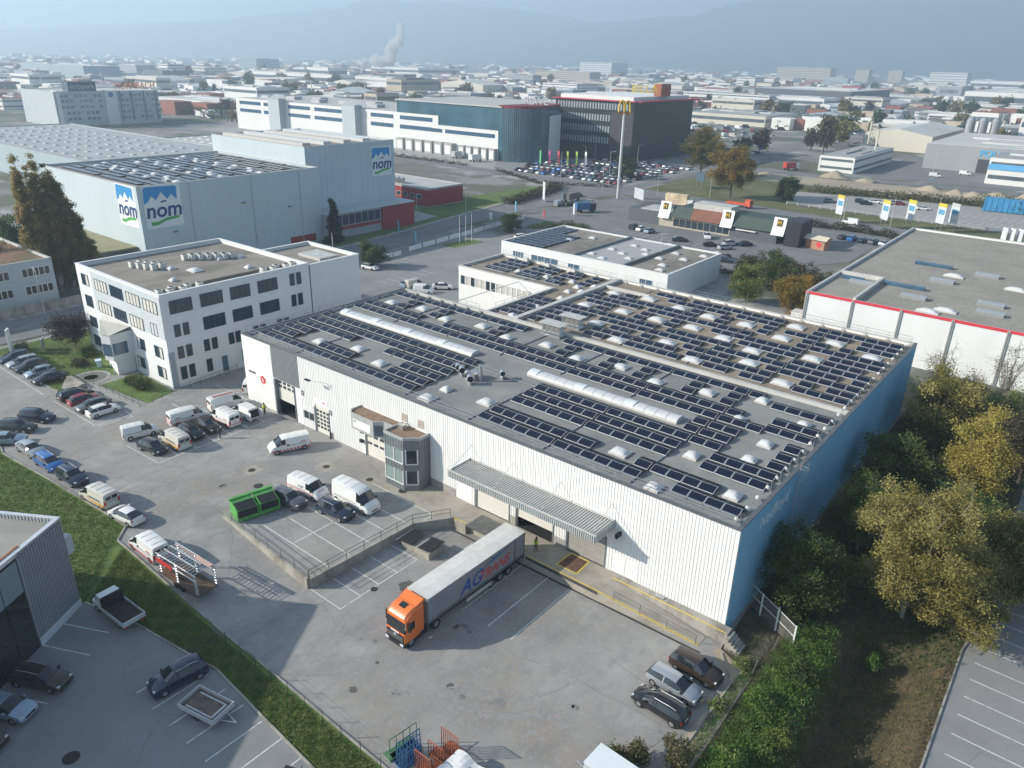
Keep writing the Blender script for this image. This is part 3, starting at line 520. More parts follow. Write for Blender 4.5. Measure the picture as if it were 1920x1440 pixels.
# roof furniture ------------------------------------------------
def railing(pts,name='guard_rail',dz=ZR-.05,post=2.4,h=.95,mat=None,feet=True):
    mb=MB(); ft=MB()
    for a,b in zip(pts,pts[1:]):
        d=Vector((b[0]-a[0],b[1]-a[1],0)); k=max(1,round(d.length/post))
        for z in (.5,h): mb.bar((a[0],a[1],dz+z),(b[0],b[1],dz+z),.028,5)
        for i in range(k+1):
            p=Vector((a[0],a[1],dz-.4))+d*(i/k); mb.bar(p,(p.x,p.y,dz+h),.028,5)
            if feet: ft.box(p.x-.25,p.y-.12,9.62,p.x+.25,p.y+.25,9.85)
    o=mb.build(name,mat or steel,wh)
    if feet: ft.build('rail_foot',M('concrete_foot',(.40,.39,.37),.9,.1,2),o)
    return o
railing([(.6,.5),(LX-.7,.5)]); railing([(.55,.6),(.55,30.6)]); railing([(.6,30.8),(17.6,30.8)],post=3); railing([(-3,49.6),(18.2,49.6)]); railing([(-3,61.6),(LX-.7,61.6)],post=3.2); railing([(18.9,33),(18.9,48.6)])
for i in range(26):
    y=1.6+2.35*i; x=LX-.75
    mb=MB(); mb.bar((x,y,9.6),(x,y,10.75),.03,5); mb.bar((x,y,10.7),(x,y+1.3,9.75),.02,4); mb.bar((x-.5,y,9.75),(x,y,9.75),.03,4); po=mb.build('anchor_post',steel,wh); mb=MB(); mb.lathe([(.0,-.2),(.16,-.16),(.22,0),(.16,.16),(.02,.2)],8,(x-.35,y+.1,9.88)); mb.build('ballast_weight',M('pale_weight',(.6,.58,.55),.8,.1,3),po)
# ladder with cage
mb=MB()
for s in (-.25,.25): mb.bar((LX+.25,13.7+s,-.9),(LX+.25,13.7+s,11.1),.03,5)
for i in range(36): mb.bar((LX+.25,13.45,-.6+.31*i),(LX+.25,13.95,-.6+.31*i),.015,4)
for z in (2,3.4,4.8,6.2,7.6,9,10.4):
    pr=None
    for k in range(7):
        a=PI*k/6; q=(LX+.28+.72*math.sin(a),13.7-.38*math.cos(a),z)
        if pr: mb.bar(pr,q,.02,4)
        pr=q
for k in range(1,6): a=PI*k/6; mb.bar((LX+.28+.72*math.sin(a),13.7-.38*math.cos(a),2),(LX+.28+.72*math.sin(a),13.7-.38*math.cos(a),11.1),.014,4)
mb.build('caged_ladder',steel,wh)
# skylight domes
def dome_mesh(sx,sy,h=.42):
    mb=MB(); mb.box(-sx/2,-sy/2,0,sx/2,sy/2,.2,1); n=6; g=[]
    for i in range(n+1):
        for j in range(n+1):
            u=i/n*2-1; v=j/n*2-1; z=.2+h*min(1,2.2*(1-abs(u)))*min(1,2.2*(1-abs(v)))*(1-.25*u*u)*(1-.25*v*v); g.append(len(mb.v)); mb.v.append((u*sx/2*.96,v*sy/2*.96,z+.004))
    for i in range(n):
        for j in range(n): mb.f.append((g[i*(n+1)+j],g[(i+1)*(n+1)+j],g[(i+1)*(n+1)+j+1],g[i*(n+1)+j+1])); mb.m.append(0)
    me=mb.mesh('skylight_dome',[dome_m,kerbm]); return me
dA=dome_mesh(1.95,1.65,.32); dB=dome_mesh(2.5,1.8,.34); dC=dome_mesh(1.5,1.5,.35); dD=dome_mesh(1.25,1.2,.35)
DF=[(10.1,5.9),(16.2,7.55),(22.2,5.9),(34.35,2.3),(40.3,6.0),(16.1,24.7),(9.9,26.1),(22.3,26),(28.1,24.6),(34.2,26.05),(40.2,24.6),(46.2,26.05),(52.1,24.5),(58.4,5.8),(58.4,25.9),(4,24.9)]
DR=[(64.4,1.95),(64.45,28.1),(64.4,21.35),(70.5,24.85),(69.05,17.5),(64.3,10.05),(69.1,13.1),(70.7,5.45)]
DB=[(27.6,54.5),(33.8,55.5),(40,54.4),(45.5,53.6),(27.7,45.3),(34.1,46.6),(40.05,46.7),(46,47),(28.5,34.3),(34.1,38.7),(40.4,34.5),(46.3,38.4),(51.5,53.85),(56.8,43.6),(64.6,54.6),(64.2,46.2),(70.3,52.1),(57.9,47.6+4),(57.7,58.2),(58.3,38.75),(52.1,34.7),(64.2,35),(51.6,45.6)]
DS=[(6.7,54.4),(13,54.7),(18.3,55.3),(21.2,49.7),(20.9,53),(23.0,51.2),(22.9,55.4),(22.6,45.7),(22.6,39.1),(22.4,33)]
for l,me in ((DF,dA),(DR,dC),(DB,dB),(DS,dD),([(34.35,5.5)],dD)):
    for x,y in l: link('skylight_dome',me,wh,(x,y,9.6))
# barrel rooflights
for x0,x1 in ((2.4,29.3),(38.7,59.6)):
    mb=MB(); mb.box(x0,15.6,9.6,x1,17.5,9.85); st=mb.build('barrel_rooflight',kerbm,wh); n=round((x1-x0)/1.35); w=(x1-x0)/n
    for i in range(n):
        mb=MB(); up=.09 if i%5==0 else 0; a0=x0+w*i+.03; a1=x0+w*(i+1)-.03; pr=None; N=8
        for k in range(N+1):
            a=PI*k/N; p=(16.55-.92*math.cos(a),9.85+(.36+up)*math.sin(a))
            if pr: mb.q([(a0,pr[0],pr[1]),(a1,pr[0],pr[1]),(a1,p[0],p[1]),(a0,p[0],p[1])])
            pr=p
        mb.q([(a0,16.55-.92*math.cos(PI*k/N),9.85+(.36+up)*math.sin(PI*k/N)) for k in range(N+1)]); mb.q([(a1,16.55-.92*math.cos(PI*k/N),9.85+(.36+up)*math.sin(PI*k/N)) for k in range(N,-1,-1)])
        mb.build('glazing_bay',dome_m if i%5 else M('vent_bay',(.66,.68,.68),.3,.08,1,spec=.5),st,smooth=False)
# solar panels: tents of two modules; the 300 nearest modules are separate parts
def module(side):
    mb=MB(); L,D,f=1.62,1.05,.042
    y0,z0,y1,z1=(0,.16,D,.46) if side==0 else (D+.02,.46,2*D,.16)
    def P(x,t,dz): 
        c=.05*math.sin(PI*t); return (x,y0+(y1-y0)*t,z0+(z1-z0)*t+c+dz)
    ts=[0,.33,.66,1]
    for a,b in zip(ts,ts[1:]): mb.q([P(0,a,0),P(L,a,0),P(L,b,0),P(0,b,0)],1)
    tt=[f/D,.35,.65,1-f/D]
    for a,b in zip(tt,tt[1:]): mb.q([P(f,a,.006),P(L-f,a,.006),P(L-f,b,.006),P(f,b,.006)],0)
    mb.q([P(0,0,-.05),P(L,0,-.05),P(L,0,0),P(0,0,0)],1); mb.q([P(0,1,-.05),P(L,1,-.05),P(L,1,0),P(0,1,0)],1)
    if side==0: mb.q([(0,0,.04),(L,0,.04),(L,0.02,.11),(0,.02,.11)],2); 
    mb.q([P(0,0,-.1),P(0,1,-.1),P(0,1,0),P(0,0,0)],2); mb.q([P(L,0,-.1),P(L,1,-.1),P(L,1,0),P(L,0,0)],2)
    return mb
mN,mF=module(0),module(1)
def colx(c): return .95+10.27*(c//6)+1.675*(c%6)
FR=[]   # (column, y) on the front hall
def row(y,cols): FR.extend((c,y) for c in cols)
k=lambda *g:[6*i+j for i in g for j in range(6)]
row(2.2,k(0,1,2,4,5)+[38,39,40,41]); row(4.37,[0,1,2,6,7,8,9,14,15,16,17]+k(4)+[30,31,35,36,37,38,39]); row(6.55,[0,1,2,14,15,16,17]); row(8.75,k(0)+[6,11]+k(2)); row(8.1,k(4,5)+[38,39,40,41])
row(11.0,k(0,1,2)); row(10.35,k(4,5)+[38,39,40,41]); row(13.2,k(0,1,2)); row(12.6,k(4,5)+[36,37,41]); row(14.85,[35,36,37,41]); row(17.1,[35,36,37,41]); row(19.45,k(0,1,2,3,4,5)+[36,37,38]); row(20.3,[39,40,41]); row(21.75,k(0)+[6,10,11]+k(2,3,4,5)+[36]); row(22.5,[39,40,41])
for c in (3,7,14,21,25,28,32,35): row(24.0,[c]); row(26.15,[c])
row(26.6,[38,39,40,41]); row(28.3,k(0,1)+[12,13,14,15,20,21,22,23]+k(4,5)+[36])
BK=[]
for j in range(12):
    y=33.3+2.27*j
    for c in range(14,42):
        x=colx(c)+.8
        if x<25.4 or any(abs(x-a)<2.2 and abs(y+1-b)<1.75 for a,b in DB) or (abs(x-32.3)<2.6 and y<37.5): continue
        if x<33.6 and 54.6<y: continue
        if (c*7+j*13)%11==0: continue
        BK.append((colx(c),y))
for j in range(4):
    for x in (.2,1.88,3.56,7.6,9.3,11,14.4,16.1,19.9):
        y=51.9+2.3*j
        if not any(abs(x+.8-a)<1.6 and abs(y+1-b)<1.5 for a,b in DS): BK.append((x,y))
for j in range(5): BK+= [(19.3,33.4+2.2*j),(20.98,33.4+2.2*j)] if j<5 else []
FRx=sorted(((colx(c),y) for c,y in FR),key=lambda p:(p[0]-91.8)**2+(p[1]+54.8)**2)
cell2=M('solar_cell_shaded_side',(.022,.024,.03),.55,.2,.8,spec=.08); dfr=M('shaded_side_frame',(.16,.165,.17),.5,.05,2)  # modules facing away from the sun: shaded look put into frame and cell colours
nm=mN.mesh('solar_panel',[cell,alu,coping]); fm=mF.mesh('solar_panel',[cell2,dfr,coping])
arr={}; rest=MB()
for i,(x,y) in enumerate(FRx):
    if i<150:
        key=round(y,1)
        if key not in arr: a=MB(); a.box(x,y-.02,9.605,x+1.6,y+.02,9.64); arr[key]=a.build('solar_array',steel,wh)
        link('solar_panel',nm,arr[key],(x,y,9.62)); link('solar_panel',fm,arr[key],(x,y,9.62))
for (x,y) in FRx[150:]+BK:
    for mm,sh in ((mN,0),(mF,3)):
        b=len(rest.v); rest.v+=[(v[0]+x,v[1]+y,v[2]+9.62) for v in mm.v]; rest.f+=[tuple(b+i for i in f) for f in mm.f]; rest.m+=[k_+sh if k_<2 else 2 for k_ in mm.m]
o=rest.build('solar_panel_field',[cell,alu,coping,cell2,dfr],wh); struct(o,'stuff')
# cable trays between the fields, fans, HVAC boxes, pipes
for x in (11.0,31.6,41.6,51.9,62.15):
    for a,b in ((1.2,14.6),(18.6,29.6),(33,60.5)): mb=MB(); mb.box(x-.06,a,9.62,x+.06,b,9.74); mb.build('cable_tray',steel,wh)
for y,b in ((13.2,42),(14.1,38)): mb=MB(); mb.bar((30.5,y,9.75),(b,y,9.75),.05,5); mb.build('conduit',steel,wh)
for x,y,s in ((31.6,10.6,.9),(32.6,10.2,1),(34.2,9.5,1),(35.2,8.8,1),(37.1,12.7,.8)):
    mb=MB(); mb.box(x-.35*s,y-.35*s,9.6,x+.35*s,y+.35*s,9.95); mb.bar((x,y,9.95),(x,y,10.3),.25*s,10); mb.bar((x-.35*s,y+.3*s,10.45),(x+.35*s,y-.35*s,10.45),.4*s,12); f=mb.build('roof_fan',steel,wh); mb=MB(); mb.bar((x+.35*s,y-.35*s,10.45),(x+.37*s,y-.37*s,10.45),.36*s,12); mb.build('fan_mouth',black,f)
mb=MB(); mb.box(33.8,10.4,9.6,35.2,11.2,10.5); mb.bar((35.6,10.3,9.6),(35.6,10.3,11.7),.22,10); mb.bar((35.6,10.3,11.5),(35.6,10.3,11.75),.3,10); mb.build('exhaust_stack',steel,wh)
for x,y in ((32.2,30.2),(32.3,35.0)):
    mb=MB(); mb.box(x-1.7,y-.8,9.62,x+1.7,y+.8,9.9)
    for s in (-1.5,1.5):
        for t in (-.7,.7): mb.bar((x+s,y+t,9.9),(x+s,y+t,11.4),.05,4)
    hv=mb.build('condenser_rack',steel,wh); mb=MB(); mb.box(x-1.9,y-1.0,11.4,x+1.9,y+1.0,11.47); mb.build('rack_roof',copl,hv)
    for i in range(4): m2=MB(); m2.box(x-1.55+.8*i,y-.5,10.15,x-.95+.8*i,y+.4,11.2); u=m2.build('condenser_unit',M('unit_case',(.60,.59,.55),.6,.1,2),hv)
    m2=MB()
    for i in range(4): m2.box(x-1.5+.8*i,y-.53,10.25,x-1.0+.8*i,y-.505,11.1)
    m2.build('condenser_grille',M('grille_grey',(.16,.16,.16),.6,.2,6),hv)
for x,y in ((8,60.5),(9.2,60.2),(14,60.6),(15,60.3),(3.5,60.8)): m2=MB(); m2.box(x-.5,y-.35,9.7,x+.5,y+.35,10.5); m2.bar((x,y,10.5),(x,y,10.62),.25,8); m2.build('roof_unit',M('unit_case',(.6,.59,.55),.6,.1,2),wh)
# ================= VEHICLES =================
def paint(name,c,rough=.3,metal=.0): return M('paint_'+name,c,rough,.03,1,metal=metal,spec=.5,coat=.6)
PAINT={'white':paint('white',(.74,.74,.72)),'black':paint('black',(.012,.013,.016),.22),'dark':paint('dark',(.035,.042,.052),.25,.2),'navy':paint('navy',(.022,.035,.065),.25,.2),'silver':paint('silver',(.42,.45,.48),.32,.5),'grey':paint('grey',(.13,.14,.15),.3,.4),'blue':paint('blue',(.03,.14,.42),.28,.2),'red':paint('red',(.22,.02,.03),.28,.1),'cream':paint('cream',(.58,.56,.50),.35),'brown':paint('brown',(.045,.032,.025),.28,.2),'lblue':paint('pale_blue',(.30,.38,.46),.3,.4),'orange':paint('orange',(.78,.18,.03),.35),'green':paint('green',(.05,.16,.07)),'beige':paint('beige',(.5,.46,.4),.35)}
tyre=M('tyre_rubber',(.02,.02,.021),.85,.1,6); rim_m=M('alloy_rim',(.42,.43,.44),.3,.05,4,metal=.7); carglass=M('car_glass',(.015,.02,.024),.06,0,1,spec=.8); head_m=M('headlamp',(.62,.65,.68),.12,0,1,spec=.8); tail_m=M('tail_lamp',(.38,.015,.02),.2,0,1,spec=.6); trim=M('black_trim',(.02,.02,.022),.6,.05,5); warn=M('warning_red',(.55,.05,.05),.5,.05,2); plate=M('number_plate_white',(.7,.7,.7),.5,0,1)
# stations: x from front bumper (fraction), belt height, top height, top half-width fraction, flags for the span to the next station
def prof(kind):
    if kind=='hatch': return 4.2,1.78,[(-2.1,.55,.62,.80,''),(-2.02,.9,.95,.78,''),(-1.9,.96,1.02,.74,'rs'),(-1.45,.96,1.40,.66,'s'),(-.3,.95,1.48,.68,'s'),(.35,.93,1.42,.68,'ws'),(1.1,.92,.99,.74,''),(1.65,.82,.87,.78,''),(2.0,.62,.68,.74,''),(2.1,.45,.5,.66,'')]
    if kind=='sedan': return 4.6,1.82,[(-2.3,.6,.68,.78,''),(-2.2,.95,1.0,.78,''),(-1.75,.98,1.04,.76,'rs'),(-1.0,.97,1.38,.66,'s'),(-.3,.95,1.43,.67,'s'),(.35,.94,1.38,.67,'ws'),(1.2,.92,.99,.74,''),(1.85,.8,.86,.78,''),(2.2,.62,.68,.74,''),(2.3,.45,.5,.66,'')]
    if kind=='coupe': return 4.45,1.8,[(-2.22,.6,.7,.78,''),(-2.12,.98,1.04,.78,'rs'),(-1.15,.97,1.36,.62,'s'),(-.4,.94,1.42,.66,'s'),(.3,.92,1.36,.66,'ws'),(1.2,.9,.97,.74,''),(1.8,.78,.84,.78,''),(2.12,.6,.66,.74,''),(2.22,.45,.5,.64,'')]
    if kind=='wagon': return 4.65,1.82,[(-2.32,.6,.68,.82,''),(-2.25,.95,1.02,.8,'rs'),(-1.95,.97,1.40,.68,'s'),(-1.0,.96,1.47,.69,'s'),(0,.95,1.47,.69,'s'),(.4,.94,1.42,.68,'ws'),(1.25,.93,1.0,.74,''),(1.85,.82,.88,.78,''),(2.22,.62,.68,.74,''),(2.32,.45,.5,.66,'')]
    if kind=='suv': return 4.5,1.86,[(-2.25,.65,.75,.82,''),(-2.18,1.05,1.1,.8,'rs'),(-1.85,1.08,1.55,.7,'s'),(-.9,1.06,1.64,.71,'s'),(-.1,1.05,1.64,.71,'s'),(.35,1.04,1.58,.7,'ws'),(1.1,1.03,1.1,.76,''),(1.75,.95,1.01,.8,''),(2.15,.75,.8,.76,''),(2.25,.5,.56,.68,'')]
    if kind=='small_van': return 4.4,1.83,[(-2.2,1.1,1.72,.80,''),(-2.12,1.12,1.82,.80,''),(-1.2,1.1,1.86,.81,''),(0.05,1.08,1.86,.81,'s'),(.55,1.06,1.78,.78,'ws'),(1.35,1.04,1.12,.78,''),(1.8,.92,.98,.8,''),(2.12,.68,.74,.76,''),(2.2,.48,.54,.7,'')]
    if kind=='van': return 5.1,1.95,[(-2.55,1.2,1.84,.84,''),(-2.47,1.22,1.93,.84,''),(-1.2,1.2,1.98,.85,''),(.55,1.18,1.97,.84,'s'),(1.0,1.16,1.88,.82,'ws'),(1.75,1.14,1.24,.82,''),(2.15,1.0,1.08,.82,''),(2.45,.72,.8,.78,''),(2.55,.5,.56,.72,'')]
    if kind=='big_van': return 6.0,2.05,[(-3.0,1.3,2.4,.87,''),(-2.92,1.32,2.5,.87,''),(-1,1.3,2.55,.88,''),(1.1,1.28,2.5,.87,'s'),(1.55,1.26,2.2,.84,'ws'),(2.3,1.24,1.32,.84,''),(2.65,1.05,1.14,.84,''),(2.92,.76,.84,.8,''),(3.0,.5,.58,.74,'')]
    return 5.4,2.0,[]
def loft(kind,wscale=1):
    L,Wd,st=prof(kind); w=Wd/2; secs=[]
    for (x,zb,zt,tf,fl) in st:
        e=1 if abs(x)<L/2-.25 else (.93 if abs(x)<L/2-.03 else .84)
        ww=w*e; wt=w*tf*(e if abs(x)>L/2-.25 else 1); zm=min(.55,zb*.75)
        secs.append([(ww*.9,.24),(ww*.985,.34),(ww,zm),(ww*.985,zb-.07),(ww*.95,zb),(wt,max(zb+.01,zt-.05)),(wt-.1,max(zb+.02,zt)),(0,max(zb+.03,zt+.025))])
    return L,Wd,st,secs
def car(kind,col,x,y,ang,label,cat='car',group=None,z=None,name='parked_car',livery=None,rails=False,extra=None):
    L,Wd,st,secs=loft(kind); t=thing(name,label,cat,(x,y,zg(x,y) if z is None else z),R(ang),group)
    B=MB(); G={'windshield':MB(),'rear_window':MB(),'side_window':[MB(),MB()]}
    n=len(secs[0])
    for i in range(len(secs)-1):
        a,b=secs[i],secs[i+1]; xa,xb=st[i][0],st[i+1][0]; fl=st[i][4]
        for s in (1,-1):
            for j in range(n-1):
                f=[(xa,s*a[j][0],a[j][1]),(xb,s*b[j][0],b[j][1]),(xb,s*b[j+1][0],b[j+1][1]),(xa,s*a[j+1][0],a[j+1][1])]
                if s<0: f=f[::-1]
                tgt=B
                if j==4 and 's' in fl: tgt=G['side_window'][0 if s>0 else 1]
                if j>=5 and 'w' in fl: tgt=G['windshield']
                if j>=5 and 'r' in fl: tgt=G['rear_window']
                tgt.q(f)
    for k,sg in ((0,-1),(len(secs)-1,1)):
        a=secs[k]; xx=st[k][0]; pts=[(xx,p[0],p[1]) for p in a]+[(xx,-p[0],p[1]) for p in a[-2::-1]]; B.q(pts if sg>0 else pts[::-1])
    a=secs[0]; B.q([(st[0][0],a[0][0],.24),(st[-1][0],secs[-1][0][0],.24),(st[-1][0],-secs[-1][0][0],.24),(st[0][0],-a[0][0],.24)])
    def fin(mb,nm,mat,par=t,sm=True):
        if not mb.f: return None
        bm=bmesh.new(); me=mb.mesh(nm,mat); bm.from_mesh(me); bmesh.ops.remove_doubles(bm,verts=bm.verts,dist=.003); bmesh.ops.recalc_face_normals(bm,faces=bm.faces); bm.to_mesh(me); bm.free()
        if sm:
            me.polygons.foreach_set('use_smooth',[True]*len(me.polygons)); me.set_sharp_from_angle(angle=R(38))
        return link(nm,me,par)
    body=fin(B,'body',PAINT[col])
    fin(G['windshield'],'windshield',carglass); fin(G['rear_window'],'rear_window',carglass)
    for g in G['side_window']: fin(g,'side_window',carglass)
    if kind in ('hatch','sedan','wagon','suv','coupe'):    # B pillars
        for i,sx in enumerate((st[4][0]+.28,st[4][0]-.65) if kind!='coupe' else (-.35,)):
            for s in (1,-1):
                mb=MB(); p=secs[4][4]; q=secs[4][5]; mb.q([(sx-.04,s*(p[0]+.004),p[1]),(sx+.04,s*(p[0]+.004),p[1]),(sx+.04,s*(q[0]+.012),q[1]-.02),(sx-.04,s*(q[0]+.012),q[1]-.02)]); mb.build('pillar',trim if i==0 else PAINT[col],body)
    r=.33 if kind not in('van','big_van','small_van') else .345; wx=(L/2-.85,-(L/2-.8)); 
    for xx in wx:
        for s in (1,-1):
            mb=MB(); mb.bar((xx,s*(Wd/2-.2),r),(xx,s*(Wd/2+.005),r),r,16); wh_=mb.build('wheel',tyre,t)
            mb=MB(); mb.bar((xx,s*(Wd/2+.004),r),(xx,s*(Wd/2+.012),r),r*.62,10); mb.build('rim',rim_m,wh_)
    fx=st[-2][0]; fz=st[-2][1]
    for s in (1,-1):
        mb=MB(); mb.box(fx-.18,s*Wd*.29,fz-.02,fx+.02,s*Wd*.43,fz+.08); mb.build('headlight',head_m,t)
        mb=MB(); zz=st[1][1]; hh=.16 if 'van' not in kind else .5; mb.box(-L/2-.005,s*Wd*.34,zz-.06-hh,-L/2+.16,s*Wd*.455,zz-.06); mb.build('taillight',tail_m,t)
        mx=[q[0] for q in st if 'w' in q[4]][0]+.55; mb=MB(); mb.box(mx-.1,s*(Wd/2-.03),st[4][1]-.02,mx+.06,s*(Wd/2+.17),st[4][1]+.14); mb.build('mirror',trim if 'van' in kind else PAINT[col],t)
    mb=MB(); mb.box(L/2-.03,-.45,.42,L/2+.012,.45,.56); mb.build('grille',trim,t)
    mb=MB(); mb.box(-L/2-.012,-.26,.6,-L/2+.02,.26,.72); mb.build('number_plate',plate,t)
    if rails:
        for s in (1,-1):
            mb=MB(); q=secs[3]; mb.path([(st[2][0]+.35,s*(secs[3][6][0]),secs[3][6][1]+.02),(st[3][0],s*secs[4][6][0],secs[4][6][1]+.06),(st[5][0]-.05,s*secs[5][6][0],secs[5][6][1]+.03)],.022,5); mb.build('roof_rail',alu,t)
    if 'van' in kind:
        top=max(q[2] for q in st)
        if kind!='small_van' or livery:
            for i in range(3): 
                xx=-L/2+.7+i*(L*.19); mb=MB(); mb.box(xx,-Wd*.33,top+.028,xx+.06,Wd*.33,top+.05); mb.build('roof_rib',PAINT[col],body)
        for s in (1,-1):
            mb=MB(); mb.box(-L/2+.5,s*Wd/2*.995,.98,L/2-2.0,s*(Wd/2+.008),1.02); mb.build('slide_rail',trim,t)
        mb=MB(); mb.box(-L/2-.015,-.012,.5,-L/2+.02,.012,st[0][2]-.08); mb.build('door_gap',trim,t)
        if kind!='big_van' and livery!='cargo':
            for s in (1,-1): mb=MB(); mb.box(-L/2-.012,s*.08,1.22,-L/2+.012,s*.68,1.62); mb.build('rear_pane',carglass,t)
    if livery=='chevron':
        for s in (1,-1):
            mb=MB(); xx=-L/2+.12
            while xx<L/2-.5:
                mb.q([(xx,s*(Wd/2+.012),.36),(xx+.22,s*(Wd/2+.012),.36),(xx+.34,s*(Wd/2+.012),.62),(xx+.12,s*(Wd/2+.012),.62)]); xx+=.44
            struct(mb.build('warning_stripe',warn,t),'stuff')
            mb=MB(); mb.box(-L/2+.6,s*(Wd/2+.0),1.22,-L/2+1.25,s*(Wd/2*.985+.025),1.32); mb.build('side_lettering',warn,t)
            mb=MB(); mb.box(.2,s*(Wd/2*.985),.95,.42,s*(Wd/2+.02),1.2); mb.build('side_emblem',trim,t)
        mb=MB(); yy=-Wd*.42
        while yy<Wd*.36: mb.q([(-L/2-.012,yy,.42),(-L/2-.012,yy+.15,.42),(-L/2-.012,yy+.28,.68),(-L/2-.012,yy+.13,.68)]); yy+=.3
        struct(mb.build('rear_stripe',warn,t),'stuff')
    if livery=='redline':
        for s in (1,-1): mb=MB(); mb.box(-L/2+.1,s*(Wd/2-.01),.8,L/2-.7,s*(Wd/2+.012),.86); mb.build('red_line',warn,t); mb=MB(); mb.box(-.6,s*(Wd/2*.97),1.2,.1,s*(Wd/2*.985+.02),1.5); mb.build('side_print',M('grey_print',(.45,.46,.47),.6,.1,2),t)
        mb=MB(); mb.box(1.9,-.45,1.12,2.15,.45,1.135); mb.build('bonnet_lettering',warn,t)
    if livery=='swoosh':
        yo=M('swoosh_orange',(.72,.36,.03),.4,.05,2)
        for s in (1,-1):
            mb=MB(); yy=s*(Wd/2+.012); P=[(-2.4,.45),(-1.2,.48),(0,.62),(.9,.95),(0,.80),(-1.2,.72),(-2.4,.72)]; mb.q([(p[0],yy,p[1]) for p in P]); mb.build('swoosh',yo,t); mb=MB(); mb.q([(-1.8,yy,1.08),(.2,yy,1.08),(.2,yy,1.18),(-1.8,yy,1.18)]); mb.build('side_lettering',trim,t)
        for k in range(3):
            mb=MB(); mb.bar((-L/2-.02,-.42+.42*k,1.05),(-L/2-.008,-.42+.42*k,1.05),.16,12); c_=mb.build('rear_emblem',trim,t); mb=MB(); mb.bar((-L/2-.03,-.42+.42*k,1.05),(-L/2-.021,-.42+.42*k,1.05),.1,10); mb.build('emblem_disc',plate,c_)
    return t
V='service vans in the marked bays'
# row by the office lawn and row by the steps
car('suv','navy',-39.6,-16.2,-90,'dark blue estate car, leftmost of the row beside the lawn',rails=True,group='cars beside the lawn')
car('wagon','silver',-36.9,-16.1,-90,'silver estate car, second from left beside the lawn',group='cars beside the lawn')
car('suv','dark',-34.1,-16.1,-90,'dark grey SUV in the middle of the row beside the lawn',group='cars beside the lawn')
car('hatch','lblue',-30.6,-16.1,-90,'pale blue hatchback, fourth in the row beside the lawn',rails=True,group='cars beside the lawn')
car('sedan','dark',-27.4,-16.1,-90,'dark saloon next to the round paved circle steps',group='cars beside the lawn')
car('wagon','black',-18.4,-16.1,90,'black car at the left end of the bay below the steps',group='cars below the steps')
car('hatch','red',-15.7,-16.1,90,'dark red car between black and grey cars below the steps',group='cars below the steps')
car('sedan','grey',-13.0,-16.1,-90,'grey saloon beside the white hatchback below the steps',group='cars below the steps')
car('hatch','white',-10.2,-16.0,90,'white hatchback beside the hatched corner marking',group='cars below the steps')
# van bays
car('small_van','white',-.1,-15.9,75,'plain white small van nearest the hatched corner','van',V,name='van',livery='cargo')
car('van','white',.4,-9.6,82,'white van with red warning stripes at the outer end of the bays','van',V,name='van',livery='chevron')
car('van','cream',5.3,-14.2,180,'cream van with orange swoosh between two black cars','van',V,name='van',livery='swoosh')
car('hatch','black',4.9,-16.9,8,'small black car at the near corner of the van bays',group=V)
car('hatch','black',4.6,-11.6,2,'black hatchback behind the cream van',group=V)
car('hatch','brown',4.5,-9.2,3,'black car with bright roof reflection beside the striped van',group=V)
tv=car('van','white',.3,-3.6,80,'white van with a ladder rack on its roof near the warehouse','van',V,name='van')
mb=MB()
for s in (-.6,0,.6): mb.bar((-2.2,s,2.15),(1.0,s,2.15),.03,4)
for i in range(6): mb.bar((-2.1+.6*i,-.75,2.12),(-2.1+.6*i,.75,2.12),.03,4)
mb.build('roof_rack',steel,tv); mb=MB(); mb.box(-2,-.5,2.18,.8,-.3,2.24); mb.build('ladder',M('red_pole',(.4,.1,.06),.6,.1,2),tv)
car('van','white',4.3,-6.5,180,'white van with red striped tail parked back to the yard','van',V,name='van',livery='chevron')
so_=car('small_van','white',4.7,-3.7,180,'small white van with open rear doors beside the warehouse gate','van',V,name='van',livery='cargo')
mb=MB(); mb.box(-2.28,-.75,.5,-2.205,.75,1.6); mb.build('cargo_opening',M('dark_interior',(.025,.025,.028)),so_)
for s in (1,-1): mb=MB(); mb.box(-2.95,s*.86,.45,-2.2,s*.92,1.65); mb.build('rear_door',PAINT['white'],so_)
car('small_van','white',-2.6,2.2,135,'white van half hidden behind the left corner of the warehouse','van',name='van')
car('van','white',17.2,-5.5,-112,'white van with red chevrons driving across the open yard','van',name='van',livery='chevron')
# upper bays
car('suv','grey',27.8,-13.2,4,'grey SUV next to the green waste container',z=.004)
car('van','white',27.7,-10.5,6,'white van with thin red line behind the grey SUV','van',z=.004,name='van',livery='redline')
car('suv','navy',33.5,-11.3,5,'dark blue SUV in front of the tall white van',z=.004,rails=True)
car('big_van','white',33.6,-8.5,2,'tall plain white panel van in the upper bays','van',z=.004,name='van')
# along the kerb
K='cars along the grass kerb'
car('suv','dark',-13.3,-25.6,35,'dark car at the left picture edge beside the grass kerb',group=K)
car('suv','navy',-14.6,-22.7,30,'dark blue car behind the pale car at the left edge',group=K)
car('wagon','lblue',-10.6,-27.9,50,'pale blue estate parked slanting at the left end of the kerb',group=K,rails=True)
car('sedan','silver',-5.7,-26.9,4,'silver grey saloon in front of the bright blue car',group=K)
car('wagon','blue',-.5,-26.9,3,'bright blue estate car along the grass kerb',group=K,rails=True)
car('suv','navy',5.0,-26.6,4,'dark navy SUV between the blue estate and the cream van',group=K,rails=True)
car('van','cream',11.7,-26.6,186,'cream van with round emblems on its back doors','van',K,name='van',livery='swoosh')
car('coupe','white',17.4,-26.4,187,'white coupe with black rear window at the kerb corner',group=K)
car('van','white',24.6,-27.6,180,'white van with red edge stripes coupled to the scaffold trailer','van',K,name='van',livery='chevron')
